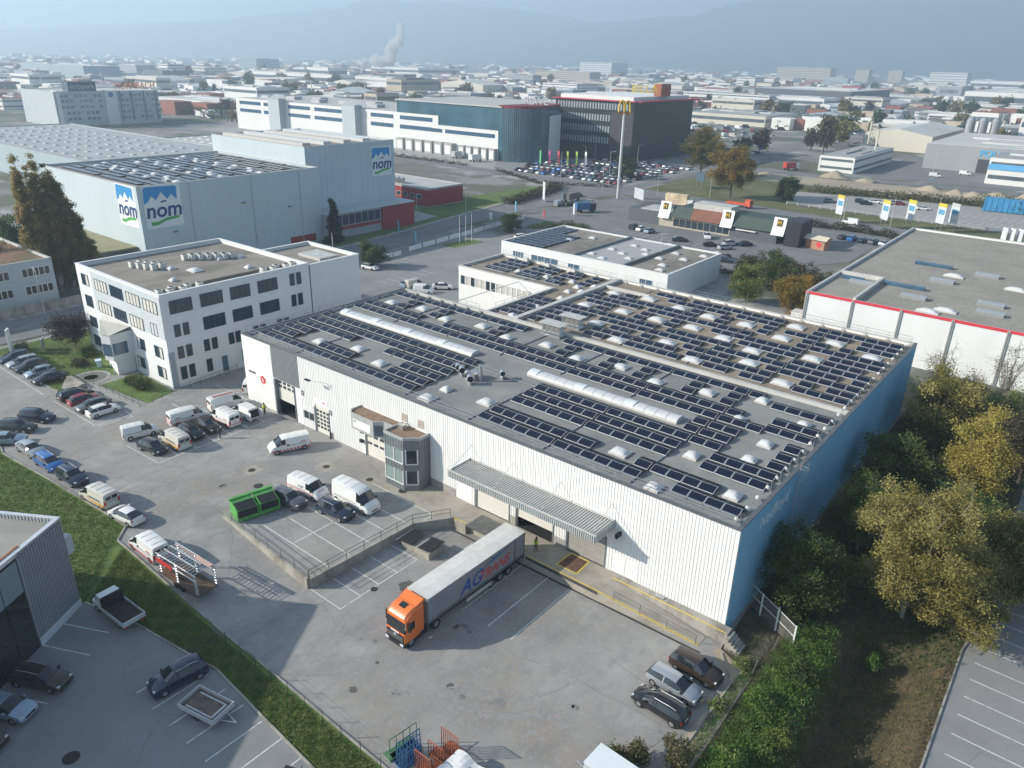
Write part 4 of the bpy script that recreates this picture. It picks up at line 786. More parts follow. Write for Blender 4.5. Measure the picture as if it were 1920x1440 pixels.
# right corner
car('suv','brown',74.0,-6.0,-3,'dark brown SUV nearest the ramp end',group='cars by the corner fence')
car('wagon','silver',73.4,-8.8,-3,'silver estate car between two dark SUVs',group='cars by the corner fence')
car('wagon','black',73.6,-11.5,177,'black estate car reversed in beside the silver one',group='cars by the corner fence',rails=True)
# neighbour lot
car('suv','navy',41.9,-34.4,-98,'dark blue SUV in the shade beside the empty flat trailer',rails=True)
car('wagon','brown',34.0,-41.6,28,'very dark estate car in the shade under the glass front',rails=True,group='cars in the neighbour shade')
car('wagon','lblue',35.0,-44.6,26,'blue grey car with chrome grille at the left edge',group='cars in the neighbour shade')
car('sedan','brown',36.4,-47.1,25,'dark car lowest at the left edge of the picture',group='cars in the neighbour shade')
# flatbed pickup
fb=thing('flatbed_pickup','white flatbed pickup with dark headboard parked in the shade','pickup',(31.0,-33.9,zg(31)),R(183))
mb=MB(); mb.prism([(.9,-.92),(2.6,-.9),(2.75,-.6),(2.75,.6),(2.6,.9),(.9,.92)],.5,1.05); mb.prism([(.9,-.88),(1.75,-.86),(1.75,.86),(.9,.88)],1.05,2.0); mb.build('cab',PAINT['white'],fb)
mb=MB(); mb.q([(1.76,-.8,1.95),(2.35,-.82,1.06),(2.35,.82,1.06),(1.76,.8,1.95)]); mb.build('windshield',carglass,fb)
mb=MB(); mb.box(.72,-1.0,.85,.8,1.0,2.1); mb.build('headboard',trim,fb); mb=MB(); mb.box(-2.7,-1.0,.78,.7,1.0,.86); mb.build('load_bed',M('bed_wood',(.05,.035,.03),.8,.3,2),fb)
for a in ((-2.7,-1.04,.7,-1.0),(-2.7,1.0,.7,1.04),(-2.78,-1.04,-2.7,1.04)): mb=MB(); mb.box(a[0],a[1],.7,a[2],a[3],1.15); mb.build('drop_side',alu,fb)
for xx in (2.0,-1.6):
    for s in (1,-1): mb=MB(); mb.bar((xx,s*.68,.34),(xx,s*.92,.34),.34,14); w=mb.build('wheel',tyre,fb); mb=MB(); mb.bar((xx,s*.921,.34),(xx,s*.93,.34),.2,10); mb.build('rim',rim_m,w)
for s in (1,-1): mb=MB(); mb.box(-2.8,s*.6,.5,-2.74,s*.95,.62); mb.build('taillight',tail_m,fb)
# flat trailer
ft=thing('flat_trailer','empty aluminium flat trailer standing on the neighbour parking bays','trailer',(46.6,-34.6,zg(46.6)),R(12))
mb=MB(); mb.box(-1.9,-1.05,.6,1.7,1.05,.68); mb.build('deck',M('trailer_deck',(.16,.12,.10),.8,.4,1.2),ft)
for a in ((-1.9,-1.1,1.7,-1.05),(-1.9,1.05,1.7,1.1),(-1.95,-1.1,-1.9,1.1),(1.7,-1.1,1.75,1.1)): mb=MB(); mb.box(a[0],a[1],.55,a[2],a[3],1.02); mb.build('drop_side',alu,ft)
mb=MB(); mb.bar((1.7,.4,.5),(3.0,0,.5),.05); mb.bar((1.7,-.4,.5),(3.0,0,.5),.05); mb.bar((2.6,0,.0),(2.6,0,.9),.035); mb.build('drawbar',steel,ft)
for s in (1,-1): mb=MB(); mb.bar((-.2,s*.8,.3),(-.2,s*1.0,.3),.3,12); mb.build('wheel',tyre,ft)
mb=MB()
for s in (-.7,.75): mb.box(-1.5,s-.06,.69,1.3,s+.06,.74)
mb.box(1.1,-.7,.69,1.3,.7,.74); mb.build('lashing_frame',steel,ft)
# scaffold trailer
sc=thing('scaffold_trailer','trailer loaded with an aluminium scaffold frame behind the striped van','trailer',(31.6,-27.5,zg(31.6)),R(4))
mb=MB(); mb.box(-3.2,-1.1,.6,3.1,1.1,.72); mb.build('deck',M('trailer_wood',(.10,.065,.045),.8,.3,1.5),sc)
mb=MB(); mb.bar((-3.2,0,.55),(-4.4,0,.5),.06); mb.build('drawbar',steel,sc)
for xx in (-.5,.4):
    for s in (1,-1): mb=MB(); mb.bar((xx,s*.85,.33),(xx,s*1.08,.33),.33,14); mb.build('wheel',tyre,sc)
for xx in (-2.9,-.2,2.8):
    for s in (-1,1):
        mb=MB(); mb.bar((xx,s,.72),(xx,s,2.9),.05,5); mb.bar((xx+.3,s,.72),(xx+.3,s,2.9),.035,5)
        for k in range(7): mb.bar((xx,s,.9+.3*k),(xx+.3,s,.9+.3*k),.02,4)
        mb.build('post',alu,sc)
for z in (2.3,2.9):
    for s in (-1.05,1.05): mb=MB(); mb.bar((-3.1,s,z),(3.1,s,z),.055,5); mb.build('top_rail',alu,sc)
for i in range(14): mb=MB(); mb.bar((-2.8+.43*i,-1.0,2.95),(-2.8+.43*i,1.0,2.95),.035,5); mb.build('rung',alu,sc)
for s in (-.3,.35): mb=MB(); mb.box(-2.9,s-.04,2.98,2.0,s+.04,3.06); mb.build('ladder_rail',alu,sc)
mb=MB(); mb.box(.6,.55,2.98,3.0,.95,3.06); mb.build('plank',M('plank_pink',(.55,.36,.30),.7,.1,2),sc); mb=MB(); mb.box(-3.0,-1.16,2.0,-.6,-1.11,2.5); mb.build('warning_board',M('warning_red',(.55,.05,.05)),sc)
mb=MB(); mb.box(-2.5,-1.02,1.0,-.2,-.94,1.5); mb.build('side_board',M('brown_board',(.13,.06,.04),.7,.2,2),sc)
mb=MB(); mb.box(-3.1,.95,2.6,.5,1.12,2.68); mb.build('plank',M('plank_pink',(.55,.36,.30)),sc)
# articulated truck
TZ=-1.1; tk=thing('articulated_truck','orange tractor with long grey curtain-sided trailer backed up to the loading dock','truck',(52.38,-3.6,TZ-.012),R(-90.5))
# local: +x towards the cab, trailer from x=0 (doors) to 13.6
roofm=mixmat('trailer_tarp',[((.66,.65,.61),0,0,0,0,None),((.52,.50,.46),.5,.42,.6,.6,None),((.74,.73,.70),1.5,.5,.7,.5,None)],rough=.7,bump=.5,bscale=2); curt=M('curtain_grey',(.245,.255,.27),.5,.08,.5)
mb=MB(); mb.box(0,-1.27,1.15,13.6,1.27,3.92); tr=mb.build('trailer_body',curt,tk)
mb=MB()
for i in range(26):
    a=13.6*i/26; b=13.6*(i+1)/26; mb.q([(a,-1.28,3.925),(b,-1.28,3.925),(b,0,3.99),(a,0,3.99)]); mb.q([(a,0,3.99),(b,0,3.99),(b,1.28,3.925),(a,1.28,3.925)])
    if i: mb.q([(a-.03,-1.27,3.932),(a+.03,-1.27,3.932),(a+.03,0,3.997),(a-.03,0,3.997)]); mb.q([(a-.03,0,3.997),(a+.03,0,3.997),(a+.03,1.27,3.932),(a-.03,1.27,3.932)])
mb.box(0,-1.29,3.86,13.62,-1.272,3.93); mb.box(0,1.272,3.86,13.62,1.29,3.93); mb.box(13.6,-1.29,3.6,13.68,1.29,3.97); mb.build('trailer_roof',roofm,tr)
mb=MB(); mb.box(-.04,-1.26,1.1,-.005,1.26,3.9); mb.build('rear_door',PAINT['cream'],tr)
mb=MB()
for xx in (1.55,0.03): mb.box(xx,1.275,1.15,xx+.06,1.30,3.9)
mb.build('pillar_dark',trim,tr)
mb=MB()
for i in range(54): mb.box(.15+.25*i,1.273,1.0,.19+.25*i,1.31,1.5)
struct(mb.build('curtain_buckle',trim,tr),'stuff')
mb=MB(); mb.box(.1,-1.25,.95,13.5,1.25,1.14); mb.build('chassis',trim,tk)
mb=MB(); mb.box(5.2,1.2,.45,8.6,1.27,.85); mb.build('side_guard',alu,tk)
lgb=M('logo_blue',(.03,.09,.30),.5,.05,2); lgr=M('logo_red',(.55,.06,.05),.5,.05,2)
text('curtain_lettering','AG',2.1,lgb,tr,(8.05,1.295,2.35),(R(90),0,R(180)),.004,shear=.35,bold=.03); text('curtain_lettering','TRANS',1.45,lgr,tr,(4.75,1.295,2.22),(R(90),0,R(180)),.004,shear=.35,bold=.02)
mb=MB(); mb.q([(6.4,1.297,3.05),(2.3,1.297,3.52),(2.2,1.297,3.6),(4.6,1.297,3.46),(5.2,1.297,3.6),(4.9,1.297,3.42)]); mb.build('curtain_swoosh',lgb,tr)
for xx in (2.4,3.7,5.0,):
    for s in (1,-1): mb=MB(); mb.bar((xx,s*.85,.5),(xx,s*1.22,.5),.5,18); w=mb.build('wheel',tyre,tk); mb=MB(); mb.bar((xx,s*1.221,.5),(xx,s*1.23,.5),.28,12); mb.build('rim',rim_m,w)
for xx in (12.6,15.7):
    for s in (1,-1): mb=MB(); mb.bar((xx,s*.85,.5),(xx,s*1.2,.5),.5,18); w=mb.build('wheel',tyre,tk); mb=MB(); mb.bar((xx,s*1.201,.5),(xx,s*1.21,.5),.28,12); mb.build('rim',rim_m,w)
mb=MB(); mb.box(13.6,-.9,.7,14.6,.9,1.0); mb.build('tractor_chassis',trim,tk)
cab=MB()
def sec(x,w,z0,z1,rr): return [(x,-w,z0),(x,-w,z1-rr),(x,-w+rr,z1),(x,w-rr,z1),(x,w,z1-rr),(x,w,z0)]
S_=[sec(14.15,1.22,1.0,3.75,.2),sec(14.6,1.24,.75,3.8,.22),sec(15.4,1.24,.75,3.72,.25),sec(16.0,1.23,.75,3.45,.28),sec(16.25,1.21,.7,3.15,.25)]
for a,b in zip(S_,S_[1:]):
    for j in range(5): cab.q([a[j],b[j],b[j+1],a[j+1]])
cab.q([p for p in S_[0]]); F0=S_[-1]
cab.q([(16.25,-1.21,.7),(16.42,-1.15,.7),(16.42,-1.15,1.72),(16.25,-1.21,1.85)]); cab.q([(16.25,1.21,.7),(16.42,1.15,.7),(16.42,1.15,1.72),(16.25,1.21,1.85)]); cab.q([(16.42,-1.15,.7),(16.42,1.15,.7),(16.42,1.15,1.72),(16.42,-1.15,1.72)]); cab.q([(16.25,-1.21,2.75),(16.25,1.21,2.75),(16.25,.96,3.15),(16.25,-.96,3.15)])
bm=bmesh.new(); me=cab.mesh('cab',PAINT['orange']); bm.from_mesh(me); bmesh.ops.remove_doubles(bm,verts=bm.verts,dist=.004); bmesh.ops.recalc_face_normals(bm,faces=bm.faces); bm.to_mesh(me); bm.free(); me.polygons.foreach_set('use_smooth',[True]*len(me.polygons)); me.set_sharp_from_angle(angle=R(32)); cb=link('cab',me,tk)
mb=MB(); mb.q([(16.43,-1.1,1.74),(16.43,1.1,1.74),(16.27,1.14,2.78),(16.27,-1.14,2.78)]); mb.build('windshield',carglass,cb)
mb=MB(); mb.box(16.42,-1.05,.75,16.48,1.05,1.5); gr=mb.build('grille',trim,cb); mb=MB(); mb.bar((16.48,0,1.3),(16.5,0,1.3),.13,10); mb.build('badge',alu,gr)
mb=MB()
for i in range(4): mb.box(16.482,-1.0,.85+.14*i,16.492,1.0,.89+.14*i)
mb.build('grille_bar',rim_m,gr)
mb=MB(); mb.prism([(16.2,-1.24),(16.5,-1.18),(16.58,-.8),(16.58,.8),(16.5,1.18),(16.2,1.24)],.3,.74); bp_=mb.build('bumper',trim,cb)
for s in (1,-1):
    mb=MB(); mb.box(16.45,s*.72,.45,16.6,s*1.1,.7); mb.build('headlight',head_m,cb)
    mb=MB(); mb.q([(15.25,s*1.245,1.85),(16.05,s*1.238,1.75),(16.02,s*1.238,2.65),(15.25,s*1.25,2.65)]); mb.build('side_window',carglass,cb)
    mb=MB(); mb.box(15.95,s*1.3,1.95,16.1,s*1.55,2.85); mb.bar((16.0,s*1.2,2.7),(16.0,s*1.4,2.7),.03); mb.build('mirror',trim,cb)
    mb=MB(); mb.box(13.8,s*1.0,.45,15.1,s*1.24,.98); mb.build('side_skirt',trim,tk)
mb=MB(); mb.q([(15.1,-.35,3.79),(15.65,-.35,3.66),(15.65,.35,3.66),(15.1,.35,3.79)]); h_=mb.build('roof_hatch',carglass,cb); h_.location=(0,0,.03)
mb=MB(); mb.prism([(14.0,-1.1),(14.5,-1.15),(14.5,1.15),(14.0,1.1)],3.72,3.8); mb.q([(14.0,-1.15,3.8),(14.9,-1.1,3.82),(14.0,-1.1,4.12)]); mb.q([(14.0,1.15,3.8),(14.9,1.1,3.82),(14.0,1.1,4.12)]); mb.q([(14.0,-1.1,4.12),(14.0,1.1,4.12),(14.85,1.05,3.8),(14.85,-1.05,3.8)]); mb.build('air_deflector',PAINT['orange'],cb)
mb=MB(); mb.box(16.5,-.5,1.55,16.45,.5,1.66); mb.build('maker_lettering',M('number_plate_white',(.7,.7,.7)),cb)
# green waste container, ramp dumpster, glass racks, box trailer
gn=M('container_green',(.10,.34,.08),.55,.2,1.2); 
wc=thing('waste_container','bright green double hopper waste container at the lot corner','container',(26.6,-16.7,-.02),R(258)); wc.scale=(.86,1,1)
mb=MB(); mb.prism([(-2.7,-1.0),(2.7,-1.0),(2.7,1.0),(-2.7,1.0)],.15,.45); mb.build('base_frame',gn,wc)
for x0,x1 in ((-2.7,-.25),(.05,2.7)):
    mb=MB(); P=[(-1.15,.45),(-.9,2.0),(1.0,1.5),(1.0,.45)]
    for xx,fl in ((x0,1),(x1,0)): q=[(xx,p[0],p[1]) for p in P]; mb.q(q if fl else q[::-1])
    for k in range(3): a,b=P[k],P[k+1]; mb.q([(x0,a[0],a[1]),(x1,a[0],a[1]),(x1,b[0],b[1]),(x0,b[0],b[1])])
    h_=mb.build('hopper',gn,wc)
    mb=MB(); mb.q([(x0+.12,-.25,1.86),(x1-.12,-.25,1.86),(x1-.12,.98,1.54),(x0+.12,.98,1.54)]); mb.q([(x0+.12,1.02,.6),(x1-.12,1.02,.6),(x1-.12,1.02,1.45),(x0+.12,1.02,1.45)]); mb.build('lid',trim,h_)
mb=MB(); mb.box(-2.85,-1.2,1.95,2.8,-.8,2.1); mb.build('top_edge',gn,wc)
for s in (-2.7,-.1,2.7): mb=MB(); mb.prism([(s-.05,-1.1),(s+.05,-1.1),(s+.05,1.1),(s-.05,1.1)],.4,1.4); mb.build('fin',gn,wc)
sk=thing('open_skip','low concrete-grey skip with black tilted lids below the retaining wall','skip',(43.9,-8.6,-1.1),R(2))
mb=MB(); mb.prism([(-1.9,-1.0),(2.0,-1.0),(2.0,1.1),(-1.9,1.1)],.0,.75); mb.build('body',concw,sk)
mb=MB(); mb.q([(-2.3,-1.2,.82),(-.4,-1.2,1.0),(-.4,1.2,1.0),(-2.3,1.2,.82)]); mb.q([(.5,-1.1,1.02),(2.1,-1.1,1.1),(2.1,1.3,1.1),(.5,1.3,1.02)]); mb.build('lid',trim,sk)
mb=MB(); mb.box(-2.4,-1.25,.74,-2.3,1.25,.84); mb.box(-3.0,-1.6,.02,-2.9,1.6,.12); mb.build('edge_bar',alu,sk)
def rack(label,matc,x,y,ang,w,h,n,two=False,name='glass_rack'):
    t=thing(name,label,'rack',(x,y,zg(x,y)-.012),R(ang),'glass transport racks'); 
    for i in range(n+1): mb=MB(); mb.bar((-w/2+w*i/n,0,0),(-w/2+w*i/n,0,h),.035,5); mb.build('upright',matc,t)
    for z in ([.15,h] if not two else [.15,h*.5,h]): mb=MB(); mb.bar((-w/2,0,z),(w/2,0,z),.04,5); mb.build('cross_bar',matc,t)
    mb=MB(); mb.box(-w/2,-.05,0,w/2,.9,.12); mb.build('foot',matc,t); return t
cg=M('rack_green',(.09,.19,.09),.6,.2,3); cb_=M('rack_blue',(.05,.13,.28),.6,.2,3); co=M('rack_rust',(.32,.10,.05),.7,.25,3)
rack('green frame rack with wide bars by the grass edge',cg,60.95,-27.4,82,2.4,2.2,4,True)
for i,lb_ in enumerate(('tallest blue bar rack, next to the green rack','second blue bar rack from the green rack','third blue bar rack from the green rack','shortest blue bar rack, farthest from the green rack')): rack(lb_,cb_,61.35+.26*i,-27.3-.15*i,82,2.1-.12*i,1.9-.15*i,7)
rack('tall rust orange rack with close bars farthest from the grass',co,63.65,-25.3,1,1.65,2.2,8); rack('low rust orange rack in the middle of the group',co,63.2,-26.3,1,1.5,1.5,6); rack('rust orange rack standing in front near the tarpaulin',co,63.3,-27.75,1,1.5,1.9,8); rack('short rust orange rack beside the tarpaulin',co,63.9,-26.9,1,1.1,1.2,6)
tp=MB(); tarp_m=M('stained_tarpaulin',(.62,.63,.62),.6,.1,.55,col2=(.07,.045,.035),fac=(.36,.40)); n=10
for i in range(n+1):
    for j in range(n+1): tp.v.append((64.35+4.2*i/n+.1*j/n,-29.6+4.35*j/n+.06*math.sin(i),zg(64)+1.15+.10*math.sin(i*1.1+j*.6)))
for i in range(n):
    for j in range(n): a=i*(n+1)+j; tp.f.append((a,a+n+1,a+n+2,a+1)); tp.m.append(0)
tp.box(64.6,-29.4,zg(64),68.3,-25.5,zg(64)+1.0); t_=thing('covered_pallet','stained white tarpaulin over a low load at the bottom edge','tarpaulin'); tp.build('tarpaulin',tarp_m,t_)
bt=thing('box_trailer','white box trailer with pale roof cut by the bottom edge','trailer',(74.75,-20.15,-1.1),R(-2))
mb=MB(); mb.box(-2.1,-1.05,.5,2.6,1.05,2.25); mb.build('box_body',M('trailer_grey',(.42,.46,.49),.45,.05,1),bt); mb=MB(); mb.box(-2.12,-1.08,2.25,2.62,1.08,2.31); mb.build('box_roof',M('trailer_roof_white',(.70,.74,.75),.5,.04,1),bt); mb=MB(); mb.bar((-2.1,.3,.5),(-3.3,0,.5),.06); mb.bar((-2.1,-.3,.5),(-3.3,0,.5),.06); mb.bar((-2.9,0,.05),(-2.9,0,1.0),.04); mb.build('drawbar',steel,bt)
for s in (1,-1): mb=MB(); mb.bar((.3,s*.85,.33),(.3,s*1.1,.33),.33,14); mb.build('wheel',tyre,bt)
fk=thing('motor_scooter','dark scooter cut by the bottom picture edge in the neighbour lot','scooter',(56.4,-33.9,-1.1),R(20))
mb=MB(); mb.box(-.6,-.18,.4,.5,.18,.8); mb.bar((.5,0,.5),(.75,0,1.1),.06); mb.bar((.72,-.3,1.1),(.72,.3,1.1),.03); mb.build('body',trim,fk)
for xx in (-.55,.75): mb=MB(); mb.bar((xx,-.07,.25),(xx,.07,.25),.25,12); mb.build('wheel',tyre,fk)
# ================= NEIGHBOURING BUILDINGS =================
render_w=M('white_render',(.70,.71,.70),.8,.05,.3,stretch=(1,1,.4)); paleb=M('pale_blue_cladding',(.52,.57,.59),.6,.05,.4); greyp=M('grey_paint',(.42,.43,.43),.7,.08,.4); roofgrey=mixmat('felt_roof',[((.27,.245,.21),0,0,0,0,None),((.16,.145,.125),.15,.42,.6,.8,(1,.3,1)),((.34,.315,.28),.4,.52,.7,.6,None)],rough=.95,bump=.2,bscale=6)
gravroof=mixmat('pale_gravel_roof',[((.33,.305,.26),0,0,0,0,None),((.25,.235,.20),.12,.4,.62,.7,None),((.20,.185,.155),2.2,.48,.66,.6,None),((.40,.375,.33),1.1,.52,.7,.5,None)],rough=1,bump=.6,bscale=3); lightroof=M('light_membrane',(.44,.44,.42),.8,.12,.2); redm=M('dark_red_panel',(.30,.035,.035),.6,.1,.6); ycell=M('far_cell',(.02,.028,.05),.2,.3,.3,spec=.6)
def bld(name,label,cat,x0,y0,x1,y1,h,wall=render_w,roof=roofgrey,par=.5,z0=-.6,cop_=copl,group=None,t=.3):
    o=thing(name,label,cat,(0,0,0),0,group)
    for nm,b in (('front_wall',(x0,y0,x1,y0+t)),('right_wall',(x1-t,y0+t,x1,y1)),('left_wall',(x0,y0+t,x0+t,y1-t)),('back_wall',(x0,y1-t,x1-t,y1))):
        mb=MB(); mb.box(b[0],b[1],z0,b[2],b[3],h-.06); mb.build(nm,wall,o)
    mb=MB(); mb.box(x0+t,y0+t,h-par-.3,x1-t,y1-t,h-par); mb.build('roof',roof,o)
    mb=MB(); c=.06
    for b in ((x0-c,y0-c,x1+c,y0+t+.06),(x1-t-.06,y0+t+.062,x1+c,y1+c),(x0-c,y0+t+.062,x0+t+.06,y1+c),(x0+t+.062,y1-t-.06,x1-t-.062,y1+c)): mb.box(b[0],b[1],h-.06,b[2],b[3],h)
    mb.build('coping',cop_,o); return o
WM={}
def win(t,face,pos,a,b,z0,z1,mat=None,frame=None,name='window',panes=1,d=.05):
    mat=mat or glass; k=(round(b-a,2),round(z1-z0,2),face,mat.name,panes)
    if k not in WM:
        w,hh=b-a,z1-z0; mb=MB()
        if face=='y': mb.box(0,-d,0,w,-.002,hh)
        else: mb.box(.002,0,0,d,w,hh)
        fr=None
        if frame is not False:
            fr=MB(); f=.07
            def fb(u0,v0,u1,v1):
                if face=='y': fr.box(u0,-d-.05,v0,u1,-.003,v1)
                else: fr.box(.003,u0,v0,d+.05,u1,v1)
            fb(-f,-f,w+f,0); fb(-f,hh,w+f,hh+f); fb(-f,0,0,hh); fb(w,0,w+f,hh)
            for i in range(1,panes): u=w*i/panes; fb(u-.04,0,u+.04,hh)
            fr=fr.mesh('frame',frame or M('dark_frame',(.05,.07,.09),.5,.05,2))
        WM[k]=(mb.mesh('window',mat),fr)
    m,f=WM[k]; loc=(a,pos,z0) if face=='y' else (pos,a,z0)
    o=link(name,m,t,loc)
    if f: link('frame',f,o)
    return o
def domes(t,l,z,me): 
    for x,y in l: link('skylight_dome',me,t,(x,y,z))
# office block
of=bld('office_block','four-storey white office block with flat roof and dark windows on the left','building',-37.4,-5.3,-11.1,20.4,14.4,render_w,roofgrey,par=.75,cop_=white_m)
wt=M('office_glass',(.025,.045,.065),.15,.25,.4,spec=.3); bl=M('lit_blind',(.60,.58,.53),.6,.06,2)
for z0,z1 in ((11.3,13.15),(7.75,9.6)):
    for a,b in ((-4.0,-.65),(.8,4.3),(5.75,9.05),(10.6,14.05)):
        if z0<8 and a<0: continue
        win(of,'x',-11.1,a,b,z0,z1,wt,panes=4)
    for a in (16.6,17.9): win(of,'x',-11.1,a,a+.75,z0,z1,wt)
for z0,z1,L in ((7.8,9.5,(-3.8,-2.45)),(4.4,6.1,(-3.78,-2.45,.4,1.7,4.55,5.75,9,10.3,13.5,14.8)),(1.08,2.95,(-3.78,-2.45,.4,6.5,7.8))):
    for a in L: win(of,'x',-11.1,a,a+.78,z0,z1,wt)
mb=MB(); mb.box(-11.09,2.9,.3,-11.03,3.85,2.8); dd=mb.build('door',M('blue_door',(.06,.13,.19),.5,.1,1),of); mb=MB(); mb.box(-11.03,3.6,1.3,-10.98,3.7,1.4); mb.build('handle',steel,dd)
mb=MB(); mb.box(-32.3,-5.36,7.6,-11.15,-5.302,14.0); pb=mb.build('facade_panel',M('panel_bluegrey',(.50,.54,.56),.7,.05,.5),of)
for z0,z1 in ((11.3,13.0),(7.7,9.45)):
    for i,(a,b) in enumerate(((-31.1,-27.3),(-26.1,-22.3),(-20.95,-17.2),(-16,-12.2))):
        if z0<8 and i==3: continue
        win(of,'y',-5.36,a,b,z0,z1,bl if (i+int(z0))%4 else wt,panes=4)
for z0,z1,L in ((11.3,13.0,(-35.7,-34.4)),(7.7,9.5,(-35.7,-34.4,-14.9,-14.0)),(4.3,5.95,(-35.6,-34.3,-20.1,-18.9,-14.9,-13.6)),(1.1,2.7,(-35.5,-34.3,-21,-19.8,-14.9,-13.6))):
    for i,a in enumerate(L): win(of,'y',-5.3,a,a+.85,z0,z1,wt if (i+int(z0))%3 else bl)
mb=MB(); mb.prism([(-30.3,-5.31),(-30.3,-6.0),(-23.2,-9.2),(-21.8,-8.6),(-21.8,-5.31)],2.5,6.6); eb=mb.build('entrance_bay',render_w,of)
mb=MB(); mb.q([(-30.3,-5.31,7.3),(-30.4,-6.1,6.62),(-23.2,-9.3,6.62),(-21.7,-8.7,6.62),(-21.7,-5.31,7.3)]); mb.build('bay_roof',M('bay_roof_grey',(.45,.44,.40),.6,.1,1),eb)
mb=MB(); mb.q([(-24.6,-8.62,3.3),(-23.2,-9.26,3.3),(-23.2,-9.26,5.2),(-24.6,-8.62,5.2)]); mb.q([(-23.15,-9.25,3.3),(-21.8,-8.65,3.3),(-21.8,-8.65,5.2),(-23.15,-9.25,5.2)]); bwn=mb.build('bay_window',glassb,eb); bwn.location=(.02,-.06,0)
mb=MB(); mb.q([(-21.79,-8.4,3.3),(-21.79,-6.2,3.3),(-21.79,-6.2,5.2),(-21.79,-8.4,5.2)]); mb.build('bay_window',glassb,eb)
text('lettering','COSMOS',.8,M('grey_print',(.45,.46,.47)),eb,(-27.0,-7.6,5.2),(R(90),0,R(-24)),.02)
mb=MB(); mb.prism([(-22.0,-5.4),(-22.0,-8.2),(-27.5,-7.0),(-29.5,-5.6)],0,2.5); mb.build('entrance_wall',render_w,of)
mb=MB(); mb.box(-11.12,-5.38,0,-9.9+.0-1.05,-4.45,5.6); mb.build('corner_panel',M('corner_zinc',(.30,.34,.37),.5,.1,1),of)
mb=MB(); mb.box(-37.0,1.5,13.65,-11.5,1.9,14.05) if 0 else mb.box(-14.6,-4.9,13.66,-14.2,20,14.1); mb.build('roof_upstand',roofgrey,of)
for i,(x,y) in enumerate([(-13.1,-4.2),(-12.3,-3.0),(-13.3,-2.2),(-12.4,-1),(-13.1,0.2),(-12.6,1.8),(-13.2,13.2),(-12.5,14.6),(-13.2,15.6),(-12.5,17),(-13,18.5)]+[(-31+1.3*(k//2)*1.0,.8+1.4*(k%2)+.5*(k//2)) for k in range(8)]+[(-29.5+1.0*(k//2)*.8,9.0+1.3*(k%2)+1.0*(k//2)) for k in range(12)]):
    m2=MB(); m2.box(x-.45,y-.4,13.7,x+.45,y+.4,14.6); u=m2.build('air_unit',M('unit_case',(.6,.59,.55)),of); m2=MB(); m2.bar((x,y,14.6),(x,y,14.63),.33,10); m2.build('fan',black,u)
domes(of,[(-25.5,4.4),(-19,1.2),(-25.8,13.2),(-24.6,16.4),(-17.5,13.4)],13.62,dD); domes(of,[(-22.0,6.5)],13.62,dB)
an=bld('office_annex','blank white annex block joined to the right of the office','building',-26,20.45,-11.6,31.6,13.9,render_w,roofgrey,par=.6,cop_=white_m); domes(an,[(-17,27)],13.3,dA); mb=MB(); mb.box(-20,25,13.3,-14,29,13.75); mb.build('plant_box',copl,an)
mb=MB(); mb.bar((-11.55,20.9,0),(-11.55,20.9,13.8),.09,6); mb.build('downpipe',zinc,an)
# terrace, steps, circle in front of the office
mb=MB(); mb.lathe([(2.75,.02),(2.75,.05),(0.01,.05)],32,(-24.2,-11.4,0)); pc=tag(mb.build('paved_circle',paving),'round paved circle with ring pattern before the office entrance','paving')
for r0,r1 in ((1.0,1.25),(1.9,2.2)): mb=MB(); mb.lathe([(r0,.052),(r0,.058),(r1,.058),(r1,.052)],32,(-24.2,-11.4,0)); mb.build('ring',M('dark_paver',(.17,.165,.16),.9,.2,4),pc)
struct(sheet('footpath',[(-24.5,-9.3),(-22.2,-8.7),(-20.5,-12.3),(-9.4,-10.6),(-8.6,-11.9),(-20.6,-14.0),(-22.6,-13.6),(-24.5,-14)],.016,paving,flat=0))
stp=thing('entrance_steps','curved stone steps with handrail leading down to the parking bays','steps')
for i in range(6): mb=MB(); mb.prism([(-25.8+.5*i,-14.3-.45*i*.8),(-21.2,-14.1-.3*i),(-21.0,-13.6),(-25.4,-13.6)],-.02,.62-.1*i if i else .66); mb.build('step',concw,stp)
def handrail(par,pts,h=.95,mt=rail):
    mb=MB()
    for a,b in zip(pts,pts[1:]):
        d=Vector(b)-Vector(a); k=max(1,round(d.length/1.8))
        for z in (h*.5,h): mb.bar((a[0],a[1],a[2]+z),(b[0],b[1],b[2]+z),.03,5)
        for i in range(k+1): p=Vector(a)+d*i/k; mb.bar(p,p+Vector((0,0,h)),.03,5)
    return mb.build('handrail',mt,par)
handrail(stp,[(-26.2,-15.9,0),(-25.8,-13.9,.3)]); handrail(stp,[(-20.6,-12.6,.1),(-8.7,-11.7,0)]); handrail(stp,[(-8.8,-9.8,0),(-9.6,-3.5,0),(-10.4,5,0)])
sg=thing('entrance_sign','small white notice board on two posts beside the path','sign',(-20.3,-9.4,0),R(-25)); mb=MB(); mb.box(-.9,-.04,.9,.9,.04,1.9); mb.build('board',white_m,sg)
for s in (-.8,.8): mb=MB(); mb.bar((s,0,0),(s,0,.9),.04,5); mb.build('post',white_m,sg)
py=thing('red_dot_pylon','tall white pylon sign with red logo at the left street corner','sign',(-43.6,-15.2,0),R(-35)); mb=MB(); mb.box(-.65,-.14,0,.65,.14,4.2); mb.build('panel',white_m,py); mb=MB(); mb.bar((0,-.16,3.55),(0,-.141,3.55),.42,14); mb.build('red_logo',redsign,py)
pz=thing('info_board','small grey information board on the office lawn','sign',(-41.5,-11.2,0),R(-35)); mb=MB(); mb.box(-.7,-.08,.2,.7,.08,2.0); mb.build('board',greyp,pz); mb=MB(); mb.box(-.72,-.09,0,-.55,.09,2.1); mb.build('post',white_m,pz)
